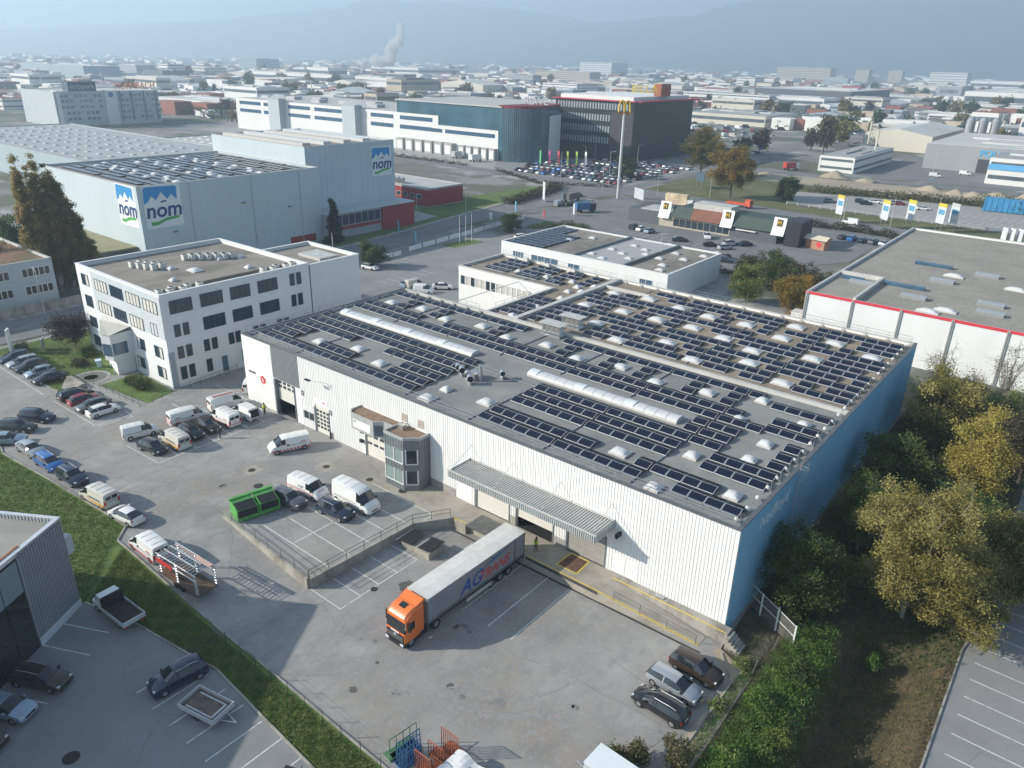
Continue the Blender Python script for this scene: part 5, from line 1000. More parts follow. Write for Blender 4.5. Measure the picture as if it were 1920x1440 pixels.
sh=thing('letterbox_stand','small pale blue kiosk stand on the lawn by the entrance','stand',(-27.6,-8.6,0),R(-20)); mb=MB(); mb.box(-.4,-.3,0,.4,.3,1.0); mb.prism([(-.55,-.45),(.55,-.45),(.55,.45),(-.55,.45)],1.0,1.2); mb.build('body',M('pale_kiosk',(.45,.58,.66),.6,.1,2),sh)
# two-storey building and street wall at the left
lb=bld('two_storey_building','two-storey pale building with planted roof at the left edge','building',-110,-60,-67,2.0,8.9,M('pale_render',(.50,.54,.55),.8,.06,.3),mixmat('sedum_roof',[((.22,.13,.09),0,0,0,0,None),((.10,.11,.05),.3,.45,.6,.8,None),((.33,.22,.16),1.2,.5,.7,.6,None)],rough=1,bump=.5,bscale=5),par=.45)
for z0 in (6.0,2.6):
    for g0 in (-3.5,-10.6,-17.7):
        for i in range(5): win(lb,'x',-67,g0+.98*i,g0+.98*i+.82,z0,z0+1.45,M('brown_glass',(.06,.045,.045),.15,.3,1,spec=.6),white_m)
gw=thing('street_wall','grey concrete panel wall behind the street at the left','wall')
for i in range(11): mb=MB(); mb.box(-63.2,-12+2.05*i,0,-63.0,-12+2.05*i+1.95,1.75); mb.build('panel',concw,gw)
def lamp(x,y,h,label,ang=0,arm=1.6,name='street_lamp'):
    t=thing(name,label,'lamp',(x,y,zg(x,y)),R(ang),'street lamps'); mb=MB(); mb.bar((0,0,0),(0,0,h),.09,6,0,.05); mb.build('pole',M('lamp_pole',(.55,.56,.55),.5,.06,2,metal=.3),t)
    mb=MB(); mb.bar((0,0,h),(arm,0,h+.25),.035,5); mb.build('arm',M('lamp_pole',(.55,.56,.55)),t); mb=MB(); mb.box(arm-.1,-.14,h+.2,arm+.5,.14,h+.3); mb.build('lamp_head',alu,t); return t
lamp(-61.2,-3.2,8.2,'thin street lamp in front of the concrete panel wall at left',170)
# dairy hall
nm_=M('dairy_cladding',(.50,.575,.60),.6,.04,.15,stretch=(1,1,.3))
nomr=mixmat('dairy_roof',[((.30,.28,.245),0,0,0,0,None),((.2,.19,.165),.08,.4,.6,.7,None)],rough=.95)
da=bld('dairy_hall','large pale dairy hall with a logo on each side of its corner','building',-122,24.1,-74.5,72.5,19.0,nm_,nomr,par=.6)
db=bld('dairy_tower_hall','taller pale dairy hall block with one logo at its right end','building',-124,72.55,-80,104.2,23.6,nm_,nomr,par=.5)
def dairy_logo(t,face,pos,a0,z0,w,flip=1):
    """white square, blue sky over white peaks, lettering, green swoosh; a grows to the right as seen"""
    def pt(u,v,d=0): return (a0+u*w,pos-d,z0+v*w) if face=='y' else (pos+d,a0+u*w,z0+v*w)
    mb=MB(); mb.q([pt(0,-.08,.02),pt(1.04,-.08,.02),pt(1.04,1.06,.02),pt(0,1.06,.02)]); lo=mb.build('logo_panel',M('logo_white',(.74,.76,.76),.6,.03,1),t)
    mb=MB(); mb.q([pt(0.02,.98,.04),pt(.0,.58,.04),pt(.12,.64,.04),pt(.22,.78,.04),pt(.34,.66,.04),pt(.5,.86,.04),pt(.66,.66,.04),pt(.78,.78,.04),pt(.93,.62,.04),pt(.95,.96,.04),pt(.9,1.0,.04),pt(.08,1.02,.04)][::-1]); mb.build('logo_sky',M('logo_skyblue',(.03,.26,.56),.5,.05,1),lo)
    mb=MB(); P=[(.12,.0),(.3,.0),(.55,.09),(.9,.13),(.98,.17),(.88,.2),(.55,.17),(.3,.09),(.12,.1)]; mb.q([pt(u,v,.04) for u,v in P]); mb.build('logo_swoosh',M('logo_green',(.08,.38,.08),.5,.05,1),lo)
    c=pt(.52,.38,.05); text('logo_lettering','nöm'.replace('ö','o'),.56*w,M('logo_navy',(.015,.05,.18),.5,.05,1),lo,c,(R(90),0,0 if face=='y' else R(90)),.015,shear=.12,bold=.012*w)
    mb=MB(); mb.q([pt(.46,.58,.05),pt(.62,.60,.05),pt(.62,.645,.05),pt(.46,.625,.05)]); mb.build('logo_macron',M('logo_navy',(.015,.05,.18)),lo)
dairy_logo(da,'x',-74.5,25.3,10.3,8.2); dairy_logo(da,'y',24.1,-84.0,10.5,8.0); dairy_logo(db,'x',-80,95.6,14.4,7.2)
for x in [-118+3.6*i for i in range(12)]:
    for y in (36,47,58): link('skylight_dome',dB,da,(x,y+2*math.sin(x),18.4))
rs=MB()
for j in range(18):
    y=27+2.5*j
    for i in range(20):
        x=-120+2.25*i
        if (i*5+j*3)%9==0 or y>70 or x>-77: continue
        rs.box(x,y,18.5,x+2.0,y+1.6,18.72)
struct(rs.build('solar_panel_field',ycell,da),'stuff')
for j in range(4): mb=MB(); mb.box(-122+.0,75+7*j,23.1,-84,77.5+7*j,23.75); mb.prism([(-122,75+7*j),(-84,75+7*j),(-84,77.5+7*j),(-122,77.5+7*j)],23.75,24.0); mb.build('rooflight_strip',dome_m if j%2 else kerbm,db)
jm=MB()
for i in range(24): jm.box(-74.495,24.3+2.0*i,.1,-74.48,24.33+2.0*i,18.8)
for z in (6.3,12.6): jm.box(-74.495,24.2,z,-74.48,72.4,z+.04)
jm.build('panel_joint',M('joint_grey',(.5,.53,.54),.7,.05,1),da)
for y in (36,52,66): mb=MB(); mb.bar((-74.4,y,0),(-74.4,y,18.9),.09,6); mb.build('downpipe',M('pipe_pale',(.42,.5,.54),.6,.05,1),da)
for y,z in ((31,8.2),(49,12.5),(62,10)): mb=MB(); mb.box(-74.48,y,z,-74.1,y+.9,z+.3); mb.build('floodlight',zinc,da)
mb=MB(); mb.box(-74.49,62,.2,-74.44,70,2.2); mb.build('low_window_band',redm,da)
mb=MB()
for i in range(15): mb.box(-79.99,72.9+2.08*i,0,-79.96,72.95+2.08*i,23.4)
mb.build('panel_joint',M('joint_grey',(.5,.53,.54),.7,.05,1),db)
mb=MB(); mb.box(-80.5,72.6,-.2,-73.0,104.0,6.6); po=mb.build('loading_annex',M('annex_grey',(.33,.36,.38),.6,.1,.5),db); mb=MB(); mb.box(-81,72.55,6.6,-72.2,104.6,6.95); mb.build('annex_roof',M('annex_roof',(.48,.52,.53),.6,.1,.4),po); mb=MB(); mb.box(-73.0,92,-.1,-72.3,104.4,6.4); mb.build('red_panel',redm,po); mb=MB(); mb.box(-73,73,2.0,-72.95,91.8,3.0); mb.build('red_band',redm,po)
for i in range(8): mb=MB(); mb.box(-73,73.4+2.3*i,3.3,-72.94,75.4+2.3*i,6.0); mb.build('window',glass,po)
mb=MB(); mb.box(-103,12,5.2,-76.5,24.0,5.5); mb.box(-102.5,12.4,0,-102,12.9,5.2); pr=MB(); pr.box(-112,10,5.2,-78,23.9,5.55); sr=tag(pr.build('shed_canopy',M('moss_roof',(.27,.25,.15),.9,.2,.4)),'low mossy canopy roof on posts beside the dairy hall','canopy')
for x in (-111,-103,-95,-87,-79): mb=MB(); mb.box(x,10.3,0,x+.3,10.6,5.2); mb.build('post',zinc,sr)
lw=bld('red_band_building','low pale building with dark red window band beyond the dairy','building',-150,126,-88,143,6.2,greyp,lightroof,par=.3)
mb=MB(); mb.box(-150,125.9,.3,-88,125.99,5.6); mb.box(-88+.002,126,.3,-87.9,143,5.6) ; mb.build('red_band',redm,lw)
for i in range(18): win(lw,'y',125.9,-149+3.3*i,-147+3.3*i,2.6,3.9,glass,white_m)
for i in range(3): mb=MB(); mb.bar((-108+2.2*i,130,6.0),(-108+2.2*i,130,7.6),.6,10); mb.bar((-108+2.2*i,130,7.4),(-107+2.2*i,128,7.0),.55,10); mb.build('roof_duct',steel,lw)
lw.rotation_euler=(0,0,0)
h2=bld('grey_blue_hall','low grey-blue hall with many roof domes behind the poplars','building',-330,60,-150,118,11,M('hall_greyblue',(.34,.41,.45),.7,.05,.2),M('roof_grey2',(.36,.38,.38),.9,.12,.1),par=.4)
fd=dome_mesh(3.0,2.2,.45); fd.materials[0]=M('old_dome',(.40,.42,.42),.5,.1,1)
domes(h2,[(-320+9*i,66+8*j) for i in range(20) for j in range(6)],10.4,fd)
h3=bld('solar_roof_hall','flat hall with pale panel rows behind the dairy roof','building',-260,122,-150,160,9,greyp,lightroof,par=.4); domes(h3,[(-255+7*i,126+7*j) for i in range(15) for j in range(5)],8.4,dome_mesh(4,1.6,.4))
# white low building behind the warehouse
wb=bld('white_low_building','low white building with three-part roof right behind the warehouse','building',-22.7,85,22,111,6.0,render_w,roofgrey,par=.35,cop_=white_m)
mb=MB(); mb.box(-2,85.4,5.66,11,110.6,5.75); mb.build('roof_field',M('ribbed_roof_grey',(.36,.365,.36),.8,.06,.4,stretch=(4,.1,1)),wb)
for x in (-2.2,11): mb=MB(); mb.box(x,85.3,5.5,x+.4,110.7,6.25); mb.build('roof_upstand',zinc,wb)
for a,b in ((-19,-16),(-13.5,-6)): win(wb,'y',85,a,b,2.6,4.2,glassb,white_m,panes=4)
for a in (-3,15.5): win(wb,'y',85,a,a+3,1.6,4.0,glassb,white_m,panes=2)
domes(wb,[(-12,98),(-9,104),(0,90),(4,88),(1,97),(5,95),(8.5,92),(3,104),(7,102),(9.5,98),(13.5,97),(17,92),(18.5,88),(14,104),(18,100),(20,106)],5.66,dA)
rs=MB()
for j in range(10):
    for i in range(6 if j<7 else 3): rs.box(-22+1.8*i,86.5+2.3*j,5.7,-20.4+1.8*i,88.2+2.3*j,6.0)
struct(rs.build('solar_panel_field',ycell,wb),'stuff')
mb=MB(); mb.bar((11.5,101,5.7),(11.5,101,10.5),.04,5); mb.bar((10.5,101,10.2),(12.8,101,10.6),.03,4); mb.build('antenna',rod,wb)
# hall with red roof edge
rh=bld('red_edged_hall','white panel hall with red roof edge and pale gravel roof at right','building',51.0,82.3,170,161,9.0,render_w,gravroof,par=.5,z0=-1.6,cop_=copl)
mb=MB(); mb.box(50.9,82.2,8.55,170,82.295,9.03); mb.build('red_edge',M('bright_red_edge',(.60,.05,.07),.5,.08,1),rh)
for i in range(15): mb=MB(); x=51.3+7.9*i; mb.box(x-.22,82.1,-1.5,x+.22,82.19,8.9); mb.build('pilaster',zincl,rh); mb=MB(); mb.box(x-.06,82.05,-1.5,x+.06,82.099,8.8); mb.build('downpipe',zinc,rh)
mb=MB(); mb.box(59,82.6,8.45,59.5,101,9.3); mb.box(51.4,101,8.45,59.5,101.5,9.3); mb.build('fire_wall',copl,rh)
def slatvent(x,y,w=4.2,d=1.6,lab='roof_vent'):
    mb=MB(); mb.box(x,y,8.5,x+w,y+d,9.0); v=mb.build(lab,steel,rh)
    for i in range(int(w/.35)): m2=MB(); m2.box(x+.1+.35*i,y+.06,9.0,x+.3+.35*i,y+d-.06,9.12); m2.build('slat',alu,v)
for x,y in ((54.5,95.5),(76.0,96.5),(66,108),(64.5,92),(76.8,90.5),(72,119),(86,104),(84,124)): slatvent(x,y)
for x,y,w in ((60,99,7),(60.5,121,7),(52.5,97.8,4)): mb=MB(); mb.box(x,y,8.5,x+w,y+1.2,9.1); v=mb.build('rooflight',glassb,rh)
domes(rh,[(69,115),(72.7,88),(70.5,85.3),(80,112),(92,97),(96,120)],8.5,dome_mesh(3.6,1.7,.5))
# neighbour building lower left (turned)
nb=thing('grey_ribbed_building','grey ribbed building with dark glass front at the lower left','building',(27.2,-35.5,0),math.atan2(-.855,.52))
mb=MB(); mb.box(0,-30,-1.2,5.3,-29.75+29.75,8.9,skip='t') if 0 else mb.box(.0,-26,-1.2,5.3,0,8.5); ribs(mb,0,5.3,-.2,8.85,[],0,axis='y',pitch=.3,w=.06,d=.05,sgn=1); mb.build('ribbed_wall',M('ribbed_grey',(.26,.28,.30),.5,.06,.5,metal=.2),nb)
mb=MB(); mb.box(0,.052,-1.2,5.3,.11,.3); mb.build('pale_base',M('pale_base',(.55,.60,.62),.6,.06,1),nb)
mb=MB(); mb.box(5.32,-26,-1.2,40,-.12,8.5); mb.build('glass_front_core',dark,nb)
for i in range(9):
    for j in range(3): mb=MB(); mb.box(5.4+2.1*i,-.115,-.9+3.1*j,7.4+2.1*i,-.06,2.1+3.1*j); mb.build('glass_panel',M('dark_facade_glass',(.02,.03,.032),.08,.3,.3,spec=.8) if j<2 else M('spandrel_panel',(.20,.25,.27),.3,.05,1),nb)
mb=MB(); mb.box(.3,-25.8,8.2,39,-.5,8.52); mb.build('roof',mixmat('concrete_roof',[((.34,.325,.29),0,0,0,0,None),((.25,.24,.215),.25,.42,.62,.8,(1,.25,1))],rough=.9),nb)
mb=MB()
for i in range(80): mb.box(.25,-.7-.32*i,8.5,.34,-.55-.32*i,8.98)
mb.box(-.05,-26,8.9,.3,0,9.0); mb.box(.3,-.35,8.9,40,.06,9.0); mb.box(-.02,-26,8.5,.2,-.02,8.9); mb.box(.2,-.3,8.5,40,-.125,8.9); mb.build('parapet',alu,nb)
mb=MB(); mb.box(4.4,-.52,9.0,8,-.36,9.08); mb.build('roof_plank',M('plank_brown',(.32,.13,.06),.7,.1,2),nb)
mb=MB(); mb.box(-1.0,-1.2,4.8,-.02,-.2,6.6); ribs(mb,-1.0,0,4.8,6.55,[],-.2,pitch=.25,w=.05,d=.04,sgn=1); mb.build('vent_box',M('vent_white',(.5,.53,.55),.5,.05,1),nb)
# fences on the right
chain=bpy.data.materials.new('chain_link'); chain.use_nodes=True; nn=chain.node_tree.nodes; b_=nn['Principled BSDF']; b_.inputs['Base Color'].default_value=(.45,.44,.41,1); b_.inputs['Metallic'].default_value=.4; b_.inputs['Roughness'].default_value=.5
mp_=nn.new('ShaderNodeTexCoord'); ck=nn.new('ShaderNodeTexNoise'); ck.inputs['Scale'].default_value=60; tr_=nn.new('ShaderNodeBsdfTransparent'); mxs=nn.new('ShaderNodeMixShader'); mxs.inputs[0].default_value=.3
chain.node_tree.links.new(tr_.outputs[0],mxs.inputs[1]); chain.node_tree.links.new(b_.outputs[0],mxs.inputs[2]); chain.node_tree.links.new(mxs.outputs[0],nn['Material Output'].inputs[0])
fe=thing('wire_fence','leaning wire mesh fence between the yard corner and the green slope','fence')
FP=[(78.2,5.0),(78.0,1.0),(77.7,-3.0),(77.9,-7),(77.9,-11),(78.0,-15),(78.0,-19),(78.1,-24)]
for a,b in zip(FP,FP[1:]): mb=MB(); mb.q([(a[0],a[1],-1.1),(b[0],b[1],-1.1),(b[0]+.25,b[1],.45),(a[0]+.25,a[1],.45)]); mb.build('mesh_panel',chain,fe)
for p in FP: mb=MB(); mb.bar((p[0],p[1],-1.2),(p[0]+.27,p[1],.5),.045,6); mb.build('post',steel,fe)
fg=thing('corner_gate','white framed wire gate between the warehouse corner and the fence','gate'); gf=M('gate_white',(.66,.66,.62),.5,.05,2)
for x,y,h in ((75.3,4.7,1.35),(77.2,3.6,1.5),(79.2,2.4,1.3)): mb=MB(); mb.box(x-.07,y-.07,-1.1,x+.07,y+.07,h); mb.build('post',gf,fg)
for z in (1.25,.15): mb=MB(); mb.bar((74.0,5.4,z+.05),(77.2,3.6,z),.035,5); mb.bar((77.2,3.6,z),(79.2,2.4,z-.05),.035,5); mb.build('rail',gf,fg)
mb=MB(); mb.q([(77.2,3.6,-1),(79.2,2.4,-1),(79.2,2.4,1.2),(77.2,3.6,1.25)]); mb.q([(74,5.4,-1),(77.2,3.6,-1),(77.2,3.6,1.2),(74,5.4,1.2)]); mb.build('mesh',chain,fg)
f2=thing('kerbside_fence','thin wire fence along the grass strip','fence'); 
for i in range(16): x=41+2.2*i; mb=MB(); mb.bar((x,-29.5,-1.1),(x,-29.5,.25),.03,5); mb.build('post',rail,f2)
for z in (-.5,-.1,.2): mb=MB(); mb.bar((41,-29.5,z),(74,-29.6,z),.008,3); mb.build('wire',rail,f2)
# fast-food restaurant
mc=thing('restaurant','low green-roofed restaurant with terracotta middle and white sign fins','restaurant'); mg=M('mansard_green',(.05,.075,.06),.6,.1,.6); mt_=M('terracotta',(.21,.09,.06),.8,.12,.6)
for nm,x0,x1,mat in (('dark_wing',-30,-19,M('wing_grey',(.10,.11,.12),.6,.1,.5)),('middle_hall',-19,4,M('stone_wall',(.42,.38,.31),.8,.1,1)),('right_hall',4,18,M('wing_grey',(.10,.11,.12)))): mb=MB(); mb.box(x0,157,-.1,x1,171,4.0); mb.build(nm,mat,mc)
for x0,x1,mat in ((-15,-8.5,mg),(-8.5,1.5,mt_),(1.5,18,mg)): mb=MB(); mb.q([(x0,156.3,3.2),(x1,156.3,3.2),(x1,158.6,6.2),(x0,158.6,6.2)]); mb.box(x0,158.6,3.6,x1,170.5,5.6); mb.build('mansard',mat,mc)
for x0 in (-19,1.2,16.5):
    mb=MB(); pr=None
    for k in range(7): t=k/6; p=(156.0+2.2*t**1.8,2.6+4.6*t); 
    P=[(155.8,2.6),(156.3,3.6),(156.9,5.0),(157.2,6.4),(157.3,7.4)]
    for a,b in zip(P,P[1:]): mb.q([(x0,a[0],a[1]),(x0+3.6,a[0],a[1]),(x0+3.6,b[0],b[1]),(x0,b[0],b[1])])
    sf=mb.build('sign_fin',white_m,mc); mb=MB(); mb.q([(x0+1.0,156.85,5.0),(x0+2.6,156.85,5.0),(x0+2.6,157.15,6.9),(x0+1.0,157.15,6.9)]); mb.build('logo_panel',M('logo_dark',(.08,.07,.03),.6,.1,2),sf)
    text('logo_arches','M',1.6,M('arch_yellow',(.72,.47,.02),.5,.05,2),sf,(x0+1.8,156.75,5.9),(R(80),0,0),.05)
mb=MB(); mb.box(-26,157.5,4.0,-19.3,166,4.3); mb.build('flat_roof',lightroof,mc); mb=MB(); mb.box(-10,161,5.6,2,167,7.4); mb.build('roof_plant',copl,mc); mb=MB(); mb.box(20.4,156.4,-.1,24.5,166,6.8); mb.build('black_cube',M('cube_black',(.03,.03,.035),.5,.1,1),mc)
mb=MB(); mb.box(6,156.2,2.4,12,158,2.6); mb.build('awning',white_m,mc)
for i in range(9): win(mc,'y',157,-14+2*i,-12.4+2*i,.6,2.6,glass,trim)
ps=thing('arches_pole_sign','very tall pole sign with yellow arches beside the crossroads','sign',(-53.6,189.3,0),R(35)); mb=MB(); mb.bar((0,0,0),(0,0,29.4),.55,10,0,.42); mb.build('pole',M('lamp_pole',(.55,.56,.55)),ps)
mb=MB(); mb.box(-2.0,-.3,29.0,2.0,.3,29.9); mb.build('sign_base',M('sign_brown',(.35,.14,.05),.6,.1,1),ps); ay=M('arch_yellow',(.72,.47,.02))
for c in (-1.0,1.0):
    for y_ in (-.2,): mb=MB(); mb.path([(c-1.0+.0,y_,29.8),(c-.85,y_,31.8),(c-.55,y_,33.1),(c-.1,y_,33.6),(c+.1,y_,33.6),(c+.55,y_,33.1),(c+.85,y_,31.8),(c+1.0,y_,29.8)],.3,6); mb.build('arch',ay,ps)
# supermarket head office and its warehouse
rw=M('panel_white',(.68,.68,.66),.7,.04,.05); gl2=M('curtain_glass',(.05,.12,.16),.12,.35,.12,spec=.7)
rwb=bld('logistics_building','long white logistics building with window strips and glass head end','building',-372,238.8,-152,300,14.0,rw,lightroof,par=.6)
mb=MB(); mb.box(-372,239,14.0,-192,300,18.4); up=mb.build('upper_storey',rw,rwb); mb=MB(); mb.box(-371.5,239.4,18.4,-192.5,299,18.6); mb.build('upper_roof',lightroof,up)
mb=MB(); mb.box(-222.5,239.4,14.02,-150,300,24.4); gl_=mb.build('glass_storey',gl2,rwb); mb=MB(); mb.box(-223,238.6,24.4,-150,300.5,25.0); mb.build('glass_roof',lightroof,gl_)
pts=[(-152,238.9)]+[(-152+17*math.sin(R(a)),254-15*math.cos(R(a))) for a in range(8,100,10)]+[(-141,274),(-152,278)]
mb=MB(); mb.prism(pts,0,24.3); rg=mb.build('round_glass_front',gl2,rwb); mb=MB(); mb.prism([(p[0]*1.0+.0,p[1]) for p in pts],24.3,25.6); mb.build('red_roof_rim',M('rim_red',(.20,.03,.03),.6,.1,1),rg)
for i in range(1,len(pts)-2):
    a=Vector(pts[i]); 
    for k in range(3): b=a.lerp(Vector(pts[i+1]),k/3); mb=MB(); mb.box(b.x-.12,b.y-.12,.2,b.x+.12,b.y+.12,24.2); mb.build('mullion',M('mullion_grey',(.12,.15,.17),.5,.05,1),rg)
mb=MB(); mb.prism([(-135.2,257),(-134.4,257),(-139,272),(-140,272)],0,21); mb.build('white_fin',rw,rg)
for z0,z1 in ((15.0,17.0),(10.4,12.4)):
    for a,b in ((-368,-345),(-342,-320),(-317,-296),(-292,-265),(-243,-225),(-220,-196)): mb=MB(); mb.box(a,238.72 if z0<14 else 238.92,z0,b,238.79 if z0<14 else 238.99,z1); mb.build('window_strip',glassb,rwb)
for z0,z1,a,b in ((10.4,12.2,-220,-189),(10.4,12.2,-187,-154)): mb=MB(); mb.box(a,238.68,z0,b,238.75,z1); mb.build('window_strip',glassb,rwb)
for x in (-331,-262): mb=MB(); mb.box(x,234.5,0,x+11,240,20.0); st_=mb.build('stair_tower',M('stair_grey',(.42,.47,.50),.6,.05,.3),rwb); mb=MB(); mb.q([(x,234.4,20.0),(x+11,234.4,20.0),(x+11,240,22.5),(x,240,22.5)]); mb.build('stair_roof',zincl,st_)
for i in range(6): x=-220+7*i; mb=MB(); mb.box(x,235.5,0,x+5.4,238.75,6.0); s_=mb.build('dock_shelter',M('shelter_grey',(.36,.36,.35),.7,.1,.4),rwb); mb=MB(); mb.box(x+.9,235.4,.8,x+4.5,235.49,4.8); mb.build('dock_door',white_m,s_)
for i in range(5): x=-176+5*i; mb=MB(); mb.box(x,236.5,0,x+3.6,238.75,5.6); s_=mb.build('dock_shelter',M('shelter_grey',(.36,.36,.35)),rwb); mb=MB(); mb.box(x+.5,236.4,.8,x+3.1,236.49,4.6); mb.build('dock_door',white_m,s_)
text('roof_lettering','REWE',4.6,M('sign_white',(.55,.56,.57),.5,.05,1),rwb,(-139,251,27.6),(R(90),0,R(18)),.4,bold=.08)
for i in range(10): m2=MB(); m2.box(-360+17*i,250+7*(i%3),18.6,-352+17*i,256+7*(i%3),20.4); m2.build('roof_unit',greyp,rwb)
bi=bld('black_office_building','black glass office building with red roof edge behind the car park','building',-150.5,282.9,-104,345,28.0,M('black_facade',(.022,.028,.032),.35,.2,.1),lightroof,par=.4,cop_=M('rim_red2',(.38,.03,.05),.5,.1,1))
for z0 in (24.0,18.6,13.3,8.0):
    for i in range(27): win(bi,'y',282.9,-149+1.62*i,-148.1+1.62*i,z0,z0+3.0,M('lit_pane',(.30,.34,.36),.2,.3,.5),False,d=.08)
bs=MB()
for k in range(26): bs.box(-103.99,283,4+.9*k,-103.9,344.5,4.25+.9*k)
bs.build('louvre',M('louvre_dark',(.05,.045,.05),.5,.1,1),bi)
mb=MB(); mb.box(-116,282.0,3.5,-103.5,282.88,23.4); lv_=mb.build('corner_screen',M('screen_dark',(.035,.03,.035),.5,.2,.2),bi)
for k in range(20): m2=MB(); m2.box(-116,281.9,4+.98*k,-103.5,281.99,4.3+.98*k); m2.build('slat',M('slat_grey',(.10,.09,.10),.5,.1,1),lv_)
mb=MB(); mb.box(-151.5,281.5,28.0,-103,284,28.5); mb.box(-103.9,284,28,-101,346,28.6); mb.build('red_eaves',M('eaves_red',(.42,.04,.07),.5,.08,1),bi); mb=MB(); mb.box(-149,285,28.1,-106,343,30.2); mb.build('penthouse',rw,bi)
text('roof_lettering','BILLA',5.4,M('sign_yellow',(.78,.56,.02),.5,.05,1),bi,(-109,300,33.5),(R(90),0,R(30)),.3); mb=MB(); mb.box(-108,308,30.2,-104,318,36); mb.build('sign_tower',M('sign_red2',(.30,.10,.05),.6,.1,1),bi)
# park tower building at far left
ec=bld('tower_office','grey seven-storey office slab with roof signs at the far left','building',-487,155.7,-437.4,222,20.5,M('slab_grey',(.42,.46,.48),.7,.05,.1),lightroof,par=.4)
mb=MB(); mb.box(-446,165,20.5,-437.6,182,26); sb=mb.build('sign_box',M('sign_blueblack',(.05,.09,.12),.6,.1,1),ec); text('sign_lettering','ecopark',4.6,M('sign_pale',(.5,.56,.58),.5,.05,1),sb,(-437.3,173.5,23.2),(R(90),0,R(90)),.1)
text('roof_lettering','HORNBACH',6.0,M('sign_orange',(.50,.17,.08),.5,.05,1),ec,(-437.3,207,23.4),(R(90),0,R(90)),.3,sx=.8)
for y in (186.5,157): mb=MB(); mb.box(-441 if y>160 else -445,y,0,-436.6,y+7 if y>160 else y+2,20.8); sv=mb.build('stair_shaft',rw,ec); mb=MB(); mb.bar((-436.55,y+3.4,18.3),(-436.3,y+3.4,18.3),1.6,14); mb.build('oval_sign',M('oval_blue',(.04,.12,.33),.5,.05,1),sv) if y>160 else None
for z in (4.5,8,11.5,15,18):
    for i in range(22):
        y=159+2.9*i
        if 185<y<195: continue
        win(ec,'x',-437.4,y,y+1.9,z-1.0,z+.6,glassb if (i*3+int(z))%4 else M('pale_pane',(.45,.48,.48),.5,.1,1),False,d=.1)
for y in (195.5,203,211.5,219.5): mb=MB(); mb.box(-437.39,y,2,-437.1,y+.9,20.3); mb.build('dark_rib',M('rib_dark',(.10,.15,.19),.6,.1,1),ec)
for x,y in ((-462,160),(-445,190)): mb=MB(); mb.bar((x,y,20),(x,y,34),.15,5); mb.bar((x,y,24),(x,y,31),.35,5); mb.build('antenna',rod,ec)
# ================= VEGETATION =================
import numpy as np
bark=M('bark',(.10,.085,.07),.9,.25,4,bump=.4); bark2=M('pale_bark',(.26,.24,.20),.85,.2,4)
L_oliv=leafmat('olive_yellow_leaves',[(.11,.115,.03),(.20,.185,.05),(.30,.265,.085),(.38,.34,.13),(.40,.30,.07)],.38); L_gold=leafmat('golden_leaves',[(.24,.19,.04),(.38,.31,.07),(.46,.38,.10),(.32,.31,.10)],.38)
L_dark=leafmat('dark_green_leaves',[(.03,.055,.018),(.05,.085,.024),(.08,.125,.034),(.13,.18,.045)],.3); L_green=leafmat('mid_green_leaves',[(.05,.09,.02),(.09,.145,.03),(.15,.20,.05),(.23,.26,.08)],.35)
L_autumn=leafmat('autumn_leaves',[(.08,.09,.025),(.15,.13,.035),(.25,.175,.04),(.34,.22,.05)],.35); L_popl=leafmat('poplar_leaves',[(.13,.14,.05),(.21,.195,.075),(.31,.26,.10),(.40,.30,.13)],.5); L_brown=leafmat('brown_bush_leaves',[(.05,.042,.03),(.085,.065,.045),(.07,.075,.03),(.12,.09,.06)]); L_purp=leafmat('plum_leaves',[(.035,.025,.028),(.06,.04,.042),(.08,.055,.05)]); L_spr=leafmat('spruce_needles',[(.012,.026,.014),(.02,.04,.02),(.03,.05,.025)],.05)
L_weed=leafmat('weed_leaves',[(.03,.07,.014),(.05,.11,.02),(.08,.16,.03),(.12,.21,.045),(.19,.21,.07)]); L_grass=leafmat('grass_blades',[(.055,.10,.02),(.09,.15,.03),(.15,.20,.045),(.24,.23,.08)]); L_dry=leafmat('dry_weeds',[(.06,.05,.025),(.10,.085,.04),(.17,.14,.07),(.05,.07,.02)])
def leafmesh(name,C,tint,size,mat,rng,up=.0,asp=.55):
    """one rhombus per centre C (n,3)"""
    n=len(C); a=rng.normal(size=(n,3)); a[:,2]*=.7; a/=np.linalg.norm(a,axis=1)[:,None]
    b=rng.normal(size=(n,3)); b[:,2]=b[:,2]*.5; b-=(b*a).sum(1)[:,None]*a; b/=np.linalg.norm(b,axis=1)[:,None]+1e-9
    if up: a[:,2]=np.abs(a[:,2])+up; a/=np.linalg.norm(a,axis=1)[:,None]
    s=(size*(.6+.8*rng.random(n)))[:,None]
    V=np.stack([C-a*s*.5,C+b*s*asp*.5,C+a*s*.5,C-b*s*asp*.5],1).reshape(-1,3)
    me=bpy.data.meshes.new(name); me.vertices.add(4*n); me.vertices.foreach_set('co',V.ravel()); me.loops.add(4*n); me.loops.foreach_set('vertex_index',np.arange(4*n)); me.polygons.add(n); me.polygons.foreach_set('loop_start',np.arange(0,4*n,4)); me.polygons.foreach_set('loop_total',np.full(n,4)); me.update(calc_edges=True)
    at=me.attributes.new('tint','FLOAT','POINT'); at.data.foreach_set('value',np.repeat(np.clip(tint,0,1),4).astype(np.float32)); me.materials.append(mat); return me
def limb(mb,p,q,r0,r1,rng,n=4,wob=.12):
    p=Vector(p);q=Vector(q);L=(q-p).length; pr=p
    for i in range(1,n+1):
        t=i/n; c=p.lerp(q,t)+(Vector(rng.normal(size=3))*wob*L/n if i<n else Vector()); mb.bar(pr,c,r0+(r1-r0)*(i-1)/n,6,0,r0+(r1-r0)*t,cap=False); pr=c
